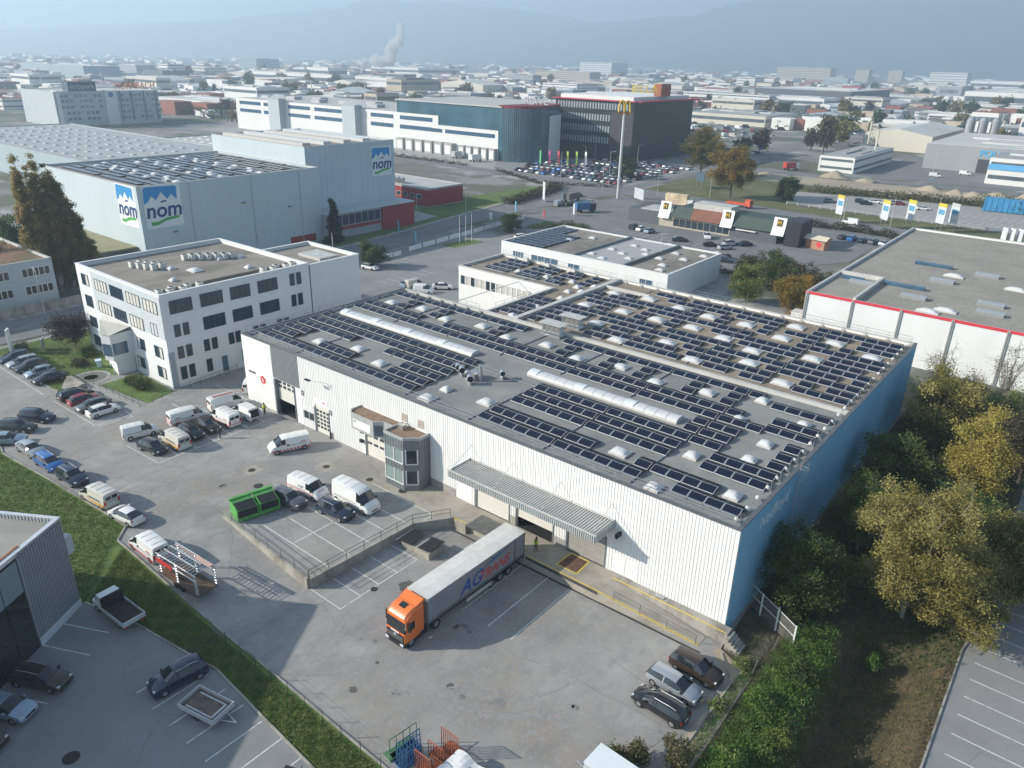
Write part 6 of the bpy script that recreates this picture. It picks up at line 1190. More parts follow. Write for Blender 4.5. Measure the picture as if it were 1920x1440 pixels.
def tree(name,label,x,y,h,r,mat,seed,leaves=9000,size=.3,base=.25,shape='round',trunkm=None,group=None,clump=.9,nclump=None,z=None,bare=0,cat='tree',tb=0.):
    rng=np.random.default_rng(seed); z0=zg(x,y)-.05 if z is None else z; t=thing(name,label,cat,(x,y,z0),rng.random()*6,group)
    zb=h*base; nc=nclump or max(14,int(r*r*h*.22)); C=[]
    while len(C)<nc:
        u=rng.normal(size=3); u/=np.linalg.norm(u); az=math.atan2(u[1],u[0]); k=rng.random()**.38*(.86+.16*math.sin(3*az+seed)+.14*math.sin(5*az+4*u[2]+2*seed)); p=u*k
        if shape=='round': q=np.array([p[0]*r,p[1]*r,zb+(h-zb)*(.5+.5*p[2])])
        elif shape=='column': f=(p[2]+1)/2; w=r*(1-.75*f**1.6)*(.55+.6*min(1,f*4)); q=np.array([p[0]*w,p[1]*w,zb+(h-zb)*f])
        elif shape=='cone': f=rng.random()**1.3; a=rng.random()*6.28; w=r*(1-f)*(.4+.6*rng.random()); q=np.array([math.cos(a)*w,math.sin(a)*w,zb+(h-zb)*f])
        elif shape=='vase': f=(p[2]+1)/2; w=r*(.45+.65*math.sin(min(1,f*1.05)*2.2)); q=np.array([p[0]*w,p[1]*w,zb+(h-zb)*f])
        q[:2]+=r*.12*np.array([math.sin(q[2]*1.3+seed),math.cos(q[2]*1.1)]); C.append(q)
    C=np.array(C); mb=MB(); tr=max(.06,h*.018); top=Vector((0,0,h*(.75 if shape!='cone' else .97)))
    limb(mb,(0,0,-.2),top,tr,tr*.25,rng,6,.05)
    m=min(len(C),(34 if h>6 else 14))
    for i in range(m):
        c=C[i]; f=max(.12,min(.85,(c[2]/h)*.62)); limb(mb,top*f*.98,Vector(c),tr*.42*(1-f*.5),.02,rng,4,.1)
        if bare:
            for k in range(bare): e=Vector(c)+Vector(rng.normal(size=3))*clump*1.3; limb(mb,Vector(c)*.8+Vector((0,0,c[2]*.2)),e,.03,.008,rng,2,.1)
    mb.build('trunk',trunkm or bark,t)
    if leaves:
        idx=rng.integers(0,len(C),leaves); off=rng.normal(size=(leaves,3))*clump*.55; off[:,2]*=.75
        P=C[idx]+off; ct=rng.random(len(C)); ti=ct[idx]*.75+rng.random(leaves)*.4-.08+tb
        P[:,2]=np.maximum(P[:,2],.05); link('crown',leafmesh('crown',P,ti,size,mat,rng),t)
    return t
G1='trees beside the blue wall'
tree('broadleaf_tree','largest olive-yellow tree in the right foreground belt',85.6,14.2,15,6.0,L_oliv,1,80000,.21,.1,'round',bark2,G1,.85,260,bare=2)
tree('broadleaf_tree','olive tree at the lower right of the belt over the parking bays',89.8,14.4,9.5,4.0,L_oliv,2,34000,.21,.05,'round',bark2,G1,.8,120,tb=-.05,bare=1)
tree('broadleaf_tree','dark olive tree at the right picture edge above the parking bays',91.6,21.5,10.5,4.6,L_oliv,3,32000,.22,.08,'round',bark,G1,1.1,90,tb=-.25)
tree('broadleaf_tree','dense dark green tree right beside the ladder corner of the warehouse',77.9,7.8,8.6,3.9,L_dark,4,36000,.2,.05,'round',bark,G1,.95,90)
tree('broadleaf_tree','yellow-green tree leaning over the blue wall below the ladder',79.2,21.5,9.5,3.6,L_green,5,28000,.2,.1,'round',bark2,G1,.95,80,bare=1)
tree('broadleaf_tree','dark green tree in the middle of the belt by the blue wall',78.8,35.5,8.6,4.6,L_dark,6,24000,.27,.05,'round',bark,G1,1.05,90,tb=.2)
tree('broadleaf_tree','tall olive tree at the upper end of the belt',80.5,52.5,11.5,5.2,L_oliv,7,26000,.3,.08,'round',bark,G1,1.2,100,tb=-.1)
tree('broadleaf_tree','bright golden autumn tree in the right belt',86.4,38.6,12.5,3.2,L_gold,8,26000,.24,.15,'round',bark2,G1,1.05,80)
tree('broadleaf_tree','brown half-bare tree behind the golden tree',90.5,49,11,4.6,L_brown,9,9000,.28,.15,'vase',bark,G1,1.2,80,bare=3)
tree('broadleaf_tree','dark tree between the golden tree and the big olive tree',88.5,28.5,7.5,4,L_dark,10,16000,.28,.05,'round',bark,G1,1.0,70)
for i,(x,y,h,lab) in enumerate(((76.5,72,9,'bare twiggy tree at the far corner of the blue wall'),(85.5,70,11.5,'tall bare tree before the white red-edged hall'),(90.5,66,12,'bare grey tree at the right edge before the red-edged hall'),(80.5,68,8,'smaller bare tree between the two tall bare trees'))): tree('bare_tree',lab,x,y,h,2.6,L_brown,20+i,700,.22,.25,'vase',bark2,'bare trees before the red-edged hall',.9,46,bare=5)
tree('broadleaf_tree','low green tree under the bare trees at the far wall corner',78,64,6,3.6,L_dark,25,12000,.3,.03,'round',bark,G1,1.0,60); tree('broadleaf_tree','mixed green tree below the bare grey tree at right',86,61,7.5,4.2,L_green,26,14000,.3,.05,'round',bark,G1,1.1,70,tb=-.2)
tree('sapling','small bright green sapling standing alone in the shade',85.3,6.4,2.4,.7,L_weed,30,900,.2,.1,'round',bark,None,.3,14)
for i,(x,y,h,r,lab) in enumerate(((79.6,-6.5,1.7,1.1,'rounded nettle clump on the slope above the fence middle'),(81.2,-1.5,1.9,1.3,'dark bramble clump at the upper end of the slope'),(80.3,-13.5,1.6,1.2,'bright weed clump on the slope near the bottom edge'),(82.2,-9.5,1.4,1.1,'olive weed clump at the ditch side of the slope'))): tree('weed_clump',lab,x,y,h,r,[L_weed,L_dark,L_weed,L_green][i],50+i,3200,.18,.02,'round',bark,'weed clumps on the slope',.4,26,cat='weeds')
for i,(x,y,h,r,lab) in enumerate(((74.6,-17.2,1.8,1.0,'grey-green shrub by the box trailer'),(76.9,-15.2,2.4,1.3,'leafy shrub at the end of the parked cars'),(73.2,-18.0,1.2,.9,'low dry shrub next to the box trailer drawbar'),(76.6,-2.6,.8,.6,'small weed bush at the yard corner kerb'),(77,-8.4,.7,.5,'tiny bush along the fence by the silver estate'))): tree('shrub',lab,x,y,h,r,L_dry if i<3 else L_green,40+i,1600 if i<3 else 500,.2,.02,'round',bark,'shrubs along the corner fence',.4,24,cat='shrub',bare=1,tb=.3)
# belt left
for i,(x,y,h) in enumerate(((-77,2.6,27),(-75.8,4.2,26),(-76.6,5.6,27),(-75.4,6.9,26),(-76.2,8.0,25.5),(-75.2,9.0,22),(-76,9.9,19.5),(-75,10.8,18.5),(-75.6,11.8,14),(-75,12.8,10.5))): tree('poplar',['tallest leftmost','second','third','fourth','fifth','sixth','seventh','eighth','ninth','smallest rightmost'][i]+' poplar of the row beside the dairy hall',x,y,h,1.65,L_popl,60+i,int(950*h),.36,.02,'column',bark,'poplar row',.62,int(h*7),tb=.34-.05*i)  # leaf tint paints the sunlit left poplars golden, fading to the shaded right
tree('broadleaf_tree','round green tree behind the planted roof at the left edge',-98,6,13,5.5,L_dark,70,9000,.5,.1,'round',bark,None,1.2,80,tb=.2); tree('broadleaf_tree','yellowish tree between planted roof and poplars',-84,-4,13,4,L_popl,71,7000,.45,.1,'round',bark,None,1.1,60,tb=.2)
tree('broadleaf_tree','dark plum tree on the office lawn at the left corner',-39,-7.2,6.2,3.2,L_purp,72,9000,.3,.2,'vase',bark,None,.9,60,bare=2)
for i,(x,y,h,r,mt,lab) in enumerate(((-33.5,-7.6,1.9,1.6,L_dark,'dark bush beside the office entrance'),(-30.5,-10.2,1.0,1.3,L_brown,'reddish low bush by the paved circle'),(-14.3,-8.2,2.0,1.7,L_dark,'rounded green bush on the lawn wedge'),(-17.2,-8.0,1.4,1.3,L_green,'pale green bush next to the notice board'),(-44,-13.6,1.3,1.1,L_dark,'small bush at the foot of the pylon'))): tree('shrub',lab,x,y,h,r,mt,80+i,2600,.2,.02,'round',bark,'office garden shrubs',.45,26,cat='shrub')
tree('spruce','dark narrow spruce in front of the dairy annex',-70,72.5,11.2,2.6,L_spr,90,9000,.4,.03,'cone',bark,None,.55,150)
tree('bush','round dark bush at the backyard entrance beside the street',-43.6,62.5,6.2,3.2,L_dark,91,9000,.35,.02,'round',bark,None,.9,60,cat='bush'); tree('bush','dark clipped tree by the low white building corner',-45,116,5.6,3.0,L_dark,92,7000,.35,.02,'round',bark,None,.8,50,cat='bush'); tree('bush','brown bush behind the office annex roof',-38,34,7.0,5,L_brown,93,7000,.4,.05,'round',bark,None,1,60,cat='bush')
tree('willow','pale green willow behind the warehouse rear edge',34.5,97,8.0,4.0,L_green,94,15000,.33,.05,'round',bark,None,.9,80,tb=.3); tree('broadleaf_tree','golden brown rounded tree beside the red-edged hall',44.5,97,8.6,4.0,L_autumn,95,15000,.32,.05,'round',bark,None,.9,80,tb=.15)
for i,(x,y,h,r) in enumerate(((35,110,7,4.5),(29,112,6.5,4),(40,108,6,4),(32,120,6.5,4.5),(38,118,6,4),(44,113,5.5,3.6),(30,128,5,3.6),(26,118,5,3.4),(47,104,5,3))): tree('bush',['brown bush nearest the willow','brown bush left of the willow crown','bush between willow and golden tree','large brown bush behind the willow','bush right behind the large brown one','bush at the storage yard fence','far brown bush below the restaurant','bush at the corner of the white low building','small bush by the red-edged hall corner'][i],x,y,h,r,L_brown if i%3 else L_dark,100+i,5000,.38,.03,'round',bark,'brown bushes behind the warehouse',.9,46,cat='bush',bare=1)
tree('broadleaf_tree','rounded golden autumn tree beside the restaurant road',-24.5,222,20,9.2,L_autumn,120,22000,.62,.12,'round',bark,None,1.7,110,tb=.2); tree('broadleaf_tree','olive autumn tree behind the golden one by the crossroads',-59,268,21,9,L_autumn,121,18000,.62,.15,'round',bark,None,1.7,100,tb=-.12)
tree('bush','dark bushy tree beside the concrete lot entrance',-6,231,9,5,L_dark,122,8000,.55,.02,'round',bark,None,1.2,60,cat='bush'); tree('bush','dark tree in the corner of the office car park',-78,236,9,5,L_dark,123,7000,.6,.02,'round',bark,None,1.2,60,cat='bush')
# hedges: counted as one growth each
def hedge(label,pts,h,w,mat,seed,n=3500,size=.35,name='hedge'):
    rng=np.random.default_rng(seed); P=np.array(pts,float); seg=np.linalg.norm(np.diff(P,axis=0),axis=1); cum=np.r_[0,np.cumsum(seg)]; s=rng.random(n)*cum[-1]; k=np.clip(np.searchsorted(cum,s)-1,0,len(seg)-1); f=(s-cum[k])/seg[k]; c=P[k]+(P[k+1]-P[k])*f[:,None]; hh=h*(.75+.35*np.sin(s*.9+seed))
    X=np.c_[c+rng.normal(size=(n,2))*w*.4,rng.random(n)**.7*hh]; X[:,2]+=[zg(a,b) for a,b in X[:,:2]]
    return tag(link(name,leafmesh(name,X,rng.random(n),size,mat,rng)),label,'hedge','roadside hedges')
hedge('long dark hedge along the street before the red-band building',[(-74,150),(-76,165),(-80,185),(-86,196)],2.4,3.5,L_brown,1,5000,.6); hedge('low hedge between the restaurant lot and the white low building',[(-30,116),(-5,116),(24,117)],1.6,1.6,L_dark,2,5000,.4); hedge('hedge beside the petrol-like forecourt signs',[(-44,124),(-38,136),(-30,134)],1.6,2.2,L_dark,3,2500,.4); hedge('brown hedge along the side road behind the restaurant',[(14,190),(30,192),(44,190)],2.2,2.4,L_brown,4,3500,.5); hedge('scrubby weeds along the building plot edge',[(-8,262),(20,270),(60,281),(130,284)],2.6,5,L_dry,5,7000,.8); hedge('thin shrubs before the office car park',[(-66,212),(-95,196),(-130,212)],1.4,1.6,L_brown,6,2600,.5); hedge('dark shrubs beside the blue containers',[(52,270),(68,270),(84,272)],5,5,L_dark,7,4000,.7); hedge('flower strip hedge before the loading forecourt',[(-240,213),(-190,213.5),(-150,214)],1.5,2,L_brown,8,2400,.6)
# grass and weeds
from mathutils.geometry import tessellate_polygon
def scatter(poly,n,rng):
    tri=tessellate_polygon([[Vector((p[0],p[1],0)) for p in poly]]); A=[]; 
    for t in tri: a,b,c=[np.array(poly[i]) for i in t]; A.append(abs((b[0]-a[0])*(c[1]-a[1])-(c[0]-a[0])*(b[1]-a[1]))/2)
    A=np.array(A); k=rng.choice(len(tri),n,p=A/A.sum()); u=rng.random(n); v=rng.random(n); f=u+v>1; u[f]=1-u[f]; v[f]=1-v[f]
    T=np.array([[poly[i] for i in t] for t in tri])[k]; return T[:,0]+(T[:,1]-T[:,0])*u[:,None]+(T[:,2]-T[:,0])*v[:,None]
def field(name,label,poly,n,hmax,size,mat,seed,bump=None,cat='grass',asp=.4):
    rng=np.random.default_rng(seed); X=scatter(poly,n,rng); nz=np.clip(np.sin(X[:,0]*.9+seed+1.3*np.sin(X[:,1]*.37))*np.cos(X[:,1]*.7+np.sin(X[:,0]*.5))*.6+.5,.05,1.2); nz2=np.sin(X[:,0]*2.7+1)*np.cos(X[:,1]*3.1+2)*.5+.5
    z=np.array([zg(a,b) for a,b in X]); hh=hmax*(.35+.65*nz)*(.5+.5*nz2) 
    if cat=='weeds' and n>50000: hh*=np.clip((X[:,0]-78.0)/1.2,.15,1)*np.clip((84.6-X[:,0])/1.6,.1,1)
    if cat=='weeds' and n>50000:
        X[:,0]+=rng.normal(size=n)*.35; kp=rng.random(n)<np.clip((85.2-X[:,0])/3.2,.05,1)*np.clip((X[:,0]-77.7)/.8,.0,1)*(.45+.55*nz2); X,z,hh,nz2=X[kp],z[kp],hh[kp],nz2[kp]; n=len(X)
    Z=z+rng.random(n)**.8*hh; ti=.55*nz2+.45*rng.random(n)
    o=link(name,leafmesh(name,np.c_[X,Z],ti,size,mat,rng,up=.6,asp=asp)); o['label']=label; o['category']=cat; o['kind']='stuff'; return o
field('weed_thicket','bright green nettles and weeds on the slope beside the fence',[(78.3,-34),(84.6,-34),(84,-14),(83,1),(81.5,6.5),(78.5,6)],130000,1.1,.17,L_weed,1,cat='weeds')
field('dry_undergrowth','dark dry weeds and fallen leaves under the trees',[(83.2,-40),(91.2,-40),(91.0,9),(83,9)],16000,.35,.2,L_dry,2,cat='weeds'); field('dry_undergrowth','low growth in the shade along the blue wall',[(74.6,7),(91,9),(91,75),(74.6,75)],26000,.6,.3,L_dark,3,cat='weeds')
field('grass_blades','short green grass along the kerb strip',[(22,-29.2),(62,-29.5),(74,-29.8),(74,-33.2),(58,-32.4),(51,-32),(43,-31.5),(33,-33.2),(27.4,-35)],42000,.22,.16,L_grass,4); field('grass_blades','grass between the kerb and the grey ribbed building',[(-8,-29.6),(3.5,-28.5),(18.6,-27.4),(20.5,-29.2),(27.2,-35),(10,-52),(-20,-50)],52000,.25,.2,L_grass,5)
field('dry_verge_weeds','dry weeds on the sandy verge inside the fence',[(74.6,-2),(77.6,-3.5),(77.6,3.5),(74.2,4.5)],3500,.3,.14,L_dry,6,cat='weeds'); field('dry_verge_weeds','thin weeds at the foot of the fence',[(77.0,-20),(77.8,-20),(77.8,-3),(76.9,-3)],4000,.4,.15,L_weed,7,cat='weeds'); field('grass_blades','lawn in front of the office',[(-47,-16.8),(-28,-17.1),(-22.7,-16.7),(-22.6,-9),(-37.4,-5.4),(-47,8)],16000,.12,.16,L_grass,8)
# people
def person(label,x,y,z,ang,vest,pants,top,hold=None,step=.12):
    t=thing('person',label,'person',(x,y,z),R(ang)); V=[(0,0,.95),(0,0,1.15),(0,0,1.38),(.02,0,1.5),(.04,0,1.62),(.05,0,1.74),(0,.19,1.4),(.05,.25,1.14),(.16,.2,.95),(0,-.19,1.4),(.02,-.25,1.14),(.14,-.22,.93),(step*.6,.1,.9),(step,.11,.5),(step*.9-.05,.11,.08),(step+.12,.11,.05),(-step*.4,-.1,.9),(-step*.5,-.11,.5),(-step-.05,-.11,.08),(-step+.12,-.11,.05),(.22,.18,.9),(.2,-.21,.87)]
    E=[(0,1),(1,2),(2,3),(3,4),(4,5),(2,6),(6,7),(7,8),(8,20),(2,9),(9,10),(10,11),(11,21),(0,12),(12,13),(13,14),(14,15),(0,16),(16,17),(17,18),(18,19)]
    rad=[.15,.145,.16,.06,.10,.085,.075,.055,.04,.075,.055,.04,.10,.07,.05,.04,.10,.07,.05,.04,.035,.035]
    me=bpy.data.meshes.new('body'); me.from_pydata(V,E,[]); o=link('body',me,t); md=o.modifiers.new('skin','SKIN')
    for i,v in enumerate(me.skin_vertices[0].data): v.radius=(rad[i]*.8,rad[i]); v.use_root=(i==0)
    s=o.modifiers.new('sub','SUBSURF'); s.levels=s.render_levels=1; me.materials.append(pants); 
    mb=MB(); mb.lathe([(.21,.92),(.215,1.15),(.235,1.35),(.17,1.47),(.09,1.49)],12); v_=mb.build('jacket',top,t,smooth=True)
    if vest: mb=MB(); mb.lathe([(.225,1.0),(.23,1.15),(.25,1.35),(.18,1.46)],12); mb.build('vest',vest,t,smooth=True)
    mb=MB(); mb.lathe([(.08,1.58),(.105,1.66),(.105,1.74),(.07,1.82),(.01,1.85)],10,(.03,0,0)); mb.build('hair',M('dark_hair',(.03,.022,.018),.8,.1,4),t,smooth=True)
    mb=MB(); mb.lathe([(.05,1.52),(.085,1.58),(.095,1.66),(.06,1.74)],10,(.06,0,0)); mb.build('face',M('skin_tone',(.42,.26,.19),.6,.05,4),t,smooth=True)
    for s in (.2,-.2):
        mb=MB(); mb.lathe([(.03,.82),(.042,.86),(.04,.9),(.02,.93)],6,(.17,s,0)); mb.build('hand',M('skin_tone',(.42,.26,.19)),t)
    return t
ny=M('vest_yellow',(.55,.65,.05),.6,.05,3); dk_=M('dark_cloth',(.025,.025,.03),.9,.1,4); jn=M('jeans_cloth',(.05,.06,.08),.9,.1,4)
person('person in dark clothes and yellow vest walking by the warehouse gate',6.3,-1.6,0,-60,ny,dk_,dk_); person('person in dark jacket standing beside the parked vans',8.1,-9.6,0,120,None,jn,M('grey_jacket',(.07,.07,.075),.9,.1,4)); person('person in yellow-green vest standing on the loading dock',54.2,-2.4,0,30,ny,dk_,dk_)
# ================= STREET AND LOT DETAILS =================
def flatcar(kind,col):
    L,Wd,st,secs=loft(kind); mb=MB(); n=len(secs[0])
    for i in range(len(secs)-1):
        a,b=secs[i],secs[i+1]; xa,xb=st[i][0],st[i+1][0]; fl=st[i][4]
        for s in (1,-1):
            for j in (1,3,4,6) if 0 else range(n-1):
                f=[(xa,s*a[j][0],a[j][1]),(xb,s*b[j][0],b[j][1]),(xb,s*b[j+1][0],b[j+1][1]),(xa,s*a[j+1][0],a[j+1][1])]
                mb.q(f[::s],1 if (j==4 and 's' in fl) or (j>=5 and ('w' in fl or 'r' in fl)) else 0)
    for k,sg in ((0,-1),(len(secs)-1,1)):
        a=secs[k]; xx=st[k][0]; pts=[(xx,p[0],p[1]) for p in a]+[(xx,-p[0],p[1]) for p in a[-2::-1]]; mb.q(pts[::sg])
    for xx in (L/2-.85,-L/2+.8):
        for s in (1,-1): mb.bar((xx,s*(Wd/2-.2),.33),(xx,s*(Wd/2+.01),.33),.33,10,2)
    me=mb.mesh('car',[PAINT[col],carglass,tyre]); me.polygons.foreach_set('use_smooth',[True]*len(me.polygons)); me.set_sharp_from_angle(angle=R(40)); return me
FC={}
def fcar(kind,col,x,y,ang,label,group,cat='car',z=None,name='parked_car'):
    if (kind,col) not in FC: FC[kind,col]=flatcar(kind,col)
    return tag(link(name,FC[kind,col],None,(x,y,(zg(x,y) if z is None else z)+.01),R(ang)),label,cat,group)
CN={'white':'white','black':'black','dark':'dark grey','navy':'dark blue','silver':'silver','grey':'grey','blue':'blue','red':'red','brown':'brown','lblue':'pale blue','beige':'beige'}
KN={'hatch':'hatchback','sedan':'saloon','wagon':'estate car','suv':'SUV','small_van':'small van','van':'van','big_van':'tall van','coupe':'coupe'}
for k,c,x,y,a,lab in (('hatch','white',-42.2,60.4,10,'white hatchback alone by the backyard lawn'),('small_van','beige',-24,57.2,80,'beige van nearest the front hall parapet'),('small_van','white',-19.5,55.4,30,'small white van half hidden by the roof parapet'),('sedan','white',-18.6,60.2,40,'white saloon behind the small white van'),('coupe','white',-16.2,66.5,35,'white car beside the tall van in the backyard'),('big_van','white',-12.6,73.0,150,'tall white van in the backyard by the wing'),('suv','white',-36.5,111,60,'white SUV by the low white building corner'),('hatch','lblue',-25.5,56.6,95,'pale car by the backyard parapet corner')): fcar(k,c,x,y,a,lab,'backyard cars','van' if 'van' in k else 'car')
rr=random.Random(5); PALL0=['white','silver','black','dark','navy','grey','red','blue','white']
for k,c,x,y,a,lab in (('suv','dark',-21.5,146.5,90,'dark SUV first in the restaurant row'),('hatch','white',-18.6,145.6,90,'white hatchback second in the restaurant row'),('hatch','lblue',-15.4,144.7,90,'pale blue hatchback third in the restaurant row'),('suv','white',.5,150,-60,'white SUV at the restaurant door'),('sedan','dark',-3.2,140.5,30,'dark saloon in the middle of the restaurant lot'),('sedan','black',6.0,141,30,'black saloon right of the middle row'),('suv','silver',9.3,146,60,'silver car by the white fin of the restaurant'),('hatch','silver',10.2,140.5,60,'silver hatchback at the end of the restaurant row'),('hatch','navy',12.6,148.6,60,'dark blue car behind the silver ones'),('hatch','dark',3.5,123,0,'dark car beside the hedge of the low building'),('hatch','navy',16.2,127,10,'dark blue car right behind the low building roof'),('small_van','white',28.2,128,70,'small white car below the restaurant terrace'),('suv','white',-19.8,126,20,'white SUV behind the low building roof'),('wagon','dark',-11.6,124.5,20,'dark estate beside the lamp behind the low building')): fcar(k,c,x,y,a,lab,'cars at the restaurant')
lots=[('low hedged row of the restaurant lot',-12,130.5,2.7,11,95),('far side of the restaurant lot',-22,178,3.0,12,90),('small lot beside the kiosk',27,178,2.9,6,80)]
for nm,x0,y0,st_,n_,an in lots:
    for i in range(n_):
        if rr.random()<.35: continue
        c=rr.choice(PALL0); k_=rr.choice(['hatch','sedan','suv','wagon']); fcar(k_,c,x0+st_*i,y0+rr.uniform(-.3,.3),an,f'{CN[c]} {KN[k_]} in the {nm}','cars at the restaurant')
for k,c,x,y,a,lab in (('sedan','black',-66,182,100,'black car waiting at the crossroads'),('van','silver',-60,161.5,95,'silver van on the street before the signs'),('suv','black',-57.5,165.5,95,'black SUV on the street behind the silver van'),('sedan','dark',-79,241,-80,'dark car on the street past the crossroads'),('suv','silver',-73.2,249,-80,'silver SUV on the street past the crossroads'),('van','white',24.6,203,180,'white van driving on the side road'),('van','white',-205,209,0,'white van on the cross street at the left')): fcar(k,c,x,y,a,lab,'cars on the streets','van' if k=='van' else 'car',name='car')
for i,(x,y,c,k) in enumerate(((6.5,240,'grey','suv'),(15,249,'dark','suv'),(17.6,246,'black','suv'),(19.2,252,'white','wagon'),(22,252.5,'white','sedan'),(24.6,254.5,'silver','hatch'),(27,255,'red','hatch'),(36,250,'white','sedan'))): fcar(k,c,x,y,20,f'{CN[c]} {KN[k]} on the pale concrete lot'+(', leftmost' if i==0 else ''),'cars on the concrete lot')
PALL=['white','white','silver','black','dark','navy','grey','red','blue','white','silver','black','lblue','beige']
for r_ in range(9):      # head office car park
    for i in range(20):
        x=-130+3.05*i; y=219+8.0*r_
        if x<-142+0*y or x>-68 or (r_>5 and x<-118) or rr.random()<.1 or (r_<2 and x<-124): continue
        c=rr.choice(PALL); k=rr.choice(['hatch','sedan','suv','wagon']); fcar(k,c,x,y,90 if r_%2 else -90,f'{CN[c]} {KN[k]} in the car park before the black office','cars in the head office car park')
for r_ in range(10):      # dealer and lorry yards beyond
    for i in range(16):
        x=-235+7.0*i+rr.uniform(-1,1); y=398+17*r_+rr.uniform(-2,2)
        if rr.random()<.25 or -215<x<-145 and y>560 or (x>-62): continue
        c=rr.choice(PALL); k=rr.choice(['van','big_van','sedan','suv','big_van']); fcar(k,c,x,y,rr.choice([0,90,20]),f'{CN[c]} {KN[k]} in the yards beyond the autumn trees','vehicles in the dealer yards','van' if 'van' in k else 'car')
for i,(x,y,c,k,a) in enumerate(((19,352,'white','van',15),(28,372,'white','van',10),(31,388,'white','big_van',10),(48,373,'white','van',10),(52,378,'white','big_van',20),(44,352,'silver','hatch',80),(55,350,'silver','hatch',80),(64,362,'black','suv',0),(66,376,'dark','suv',10),(41,392,'white','big_van',60))): fcar(k,c,x,y,a,f'{CN[c]} {KN[k]} on the dark forecourt of the grey hall, number {i+1} from the left'.replace(', number 1 from the left',' at its left edge').split(', number')[0],'vehicles on the grey hall forecourt','van' if 'van' in k else 'car')
# containers, skips, lorries
bc=M('container_blue',(.06,.27,.50),.5,.1,.6)
t=thing('blue_container','long blue open container on the concrete lot','container',(58.5,268,0),R(8)); mb=MB(); mb.box(-6.5,-2.4,.2,6.5,2.4,4.6); mb.build('box',bc,t)
for i in range(8): mb=MB(); mb.box(-6.3+1.75*i,-2.55,.2,-6.05+1.75*i,-2.41,4.6); mb.build('rib',bc,t)
t=thing('blue_skip','blue tapered skip beside the long blue container','skip',(76,264,0),R(8)); mb=MB(); mb.prism([(-2.2,-1.6),(2.2,-1.6),(2.2,1.6),(-2.2,1.6)],.2,.5); b=len(mb.v); mb.v+=[(-2.2,-1.6,.5),(2.2,-1.6,.5),(2.2,1.6,.5),(-2.2,1.6,.5),(-3.6,-1.8,2.6),(3.6,-1.8,2.6),(3.6,1.8,2.6),(-3.6,1.8,2.6)]; mb.f+=[tuple(b+i for i in f) for f in ((0,1,5,4),(1,2,6,5),(2,3,7,6),(3,0,4,7),(4,5,6,7))]; mb.m+=[0]*5; mb.build('body',bc,t)
for i,(x,y,c) in enumerate(((27,404,'container_blue'),(38,404,'container_blue'),(22,436,'container_green2'),(15,446,'container_green2'))):
    t=thing('storage_container',['blue storage container left of its twin on the grey hall yard','blue storage container right of its twin on the grey hall yard','green storage container near the beige hall','green storage container farther back by the beige hall'][i],'container',(x,y,0),R(70)); mb=MB(); mb.box(-5,-2,.1,5,2,5); mb.build('box',bc if 'blue' in c else M('container_green2',(.05,.28,.14),.5,.1,.5),t)
    for k in range(6): mb=MB(); mb.box(-4.7+1.8*k,-2.1,.1,-4.4+1.8*k,-2.01,5); mb.build('rib',bc if 'blue' in c else MATS['container_green2'],t)
def lorry(x,y,ang,label,box,cabc,L=8,H=3.6,name='lorry',flat=False):
    t=thing(name,label,'lorry',(x,y,zg(x,y)+.01),R(ang)); mb=MB(); (mb.box(-L/2,-1.25,1.0,L/2-2.2,1.25,1.5) if flat else mb.box(-L/2,-1.25,1.0,L/2-2.2,1.25,H)); mb.build('load_box',box,t); mb=MB(); mb.prism([(L/2-2.0,-1.2),(L/2-.1,-1.15),(L/2,-.9),(L/2,.9),(L/2-.1,1.15),(L/2-2.0,1.2)],.6,2.9); cb=mb.build('cab',cabc,t); mb=MB(); mb.box(L/2-.02,-1.05,1.7,L/2+.03,1.05,2.6); mb.build('windshield',carglass,cb)
    for xx in (-L/2+1.5,L/2-1.2):
        for s in (1,-1): mb=MB(); mb.bar((xx,s*.9,.5),(xx,s*1.25,.5),.5,12); mb.build('wheel',tyre,t)
    return t
lorry(-29,190,8,'box lorry with yellow and white striped sides by the restaurant',M('lorry_yellow',(.62,.50,.34),.6,.4,.35),PAINT['white'],10,4.4); lorry(-14,206,-4,'orange flatbed lorry under the golden tree',M('lorry_orange',(.60,.11,.05),.5,.1,1),M('lorry_orange',(.60,.11,.05)),9,3,flat=True); lorry(-47,158,60,'blue tipper lorry beside the tall pole sign',M('lorry_blue',(.05,.13,.27),.5,.1,1),PAINT['navy'],7,3.2); lorry(-62,172,95,'dark grey tanker lorry at the crossroads',M('lorry_grey',(.16,.15,.14),.5,.2,1),PAINT['grey'],8,3)
lorry(-38,322,60,'red delivery lorry before the white office by the far road',M('lorry_red',(.42,.05,.05),.5,.1,1),PAINT['white'],8,3.6)
for i in range(7): lorry(-172+14*i,232-3*(i%2),88,['white box lorry','pale box lorry','grey box lorry','white lorry','cream lorry','grey lorry','white lorry'][i]+f' on the loading forecourt'+(', first from the left' if i==0 else f' near dock {["","two","three","four","five","six","seven"][i]}'),PAINT['white'] if i%2 else greyp,PAINT['white'],7,3.4) if i<2 else None
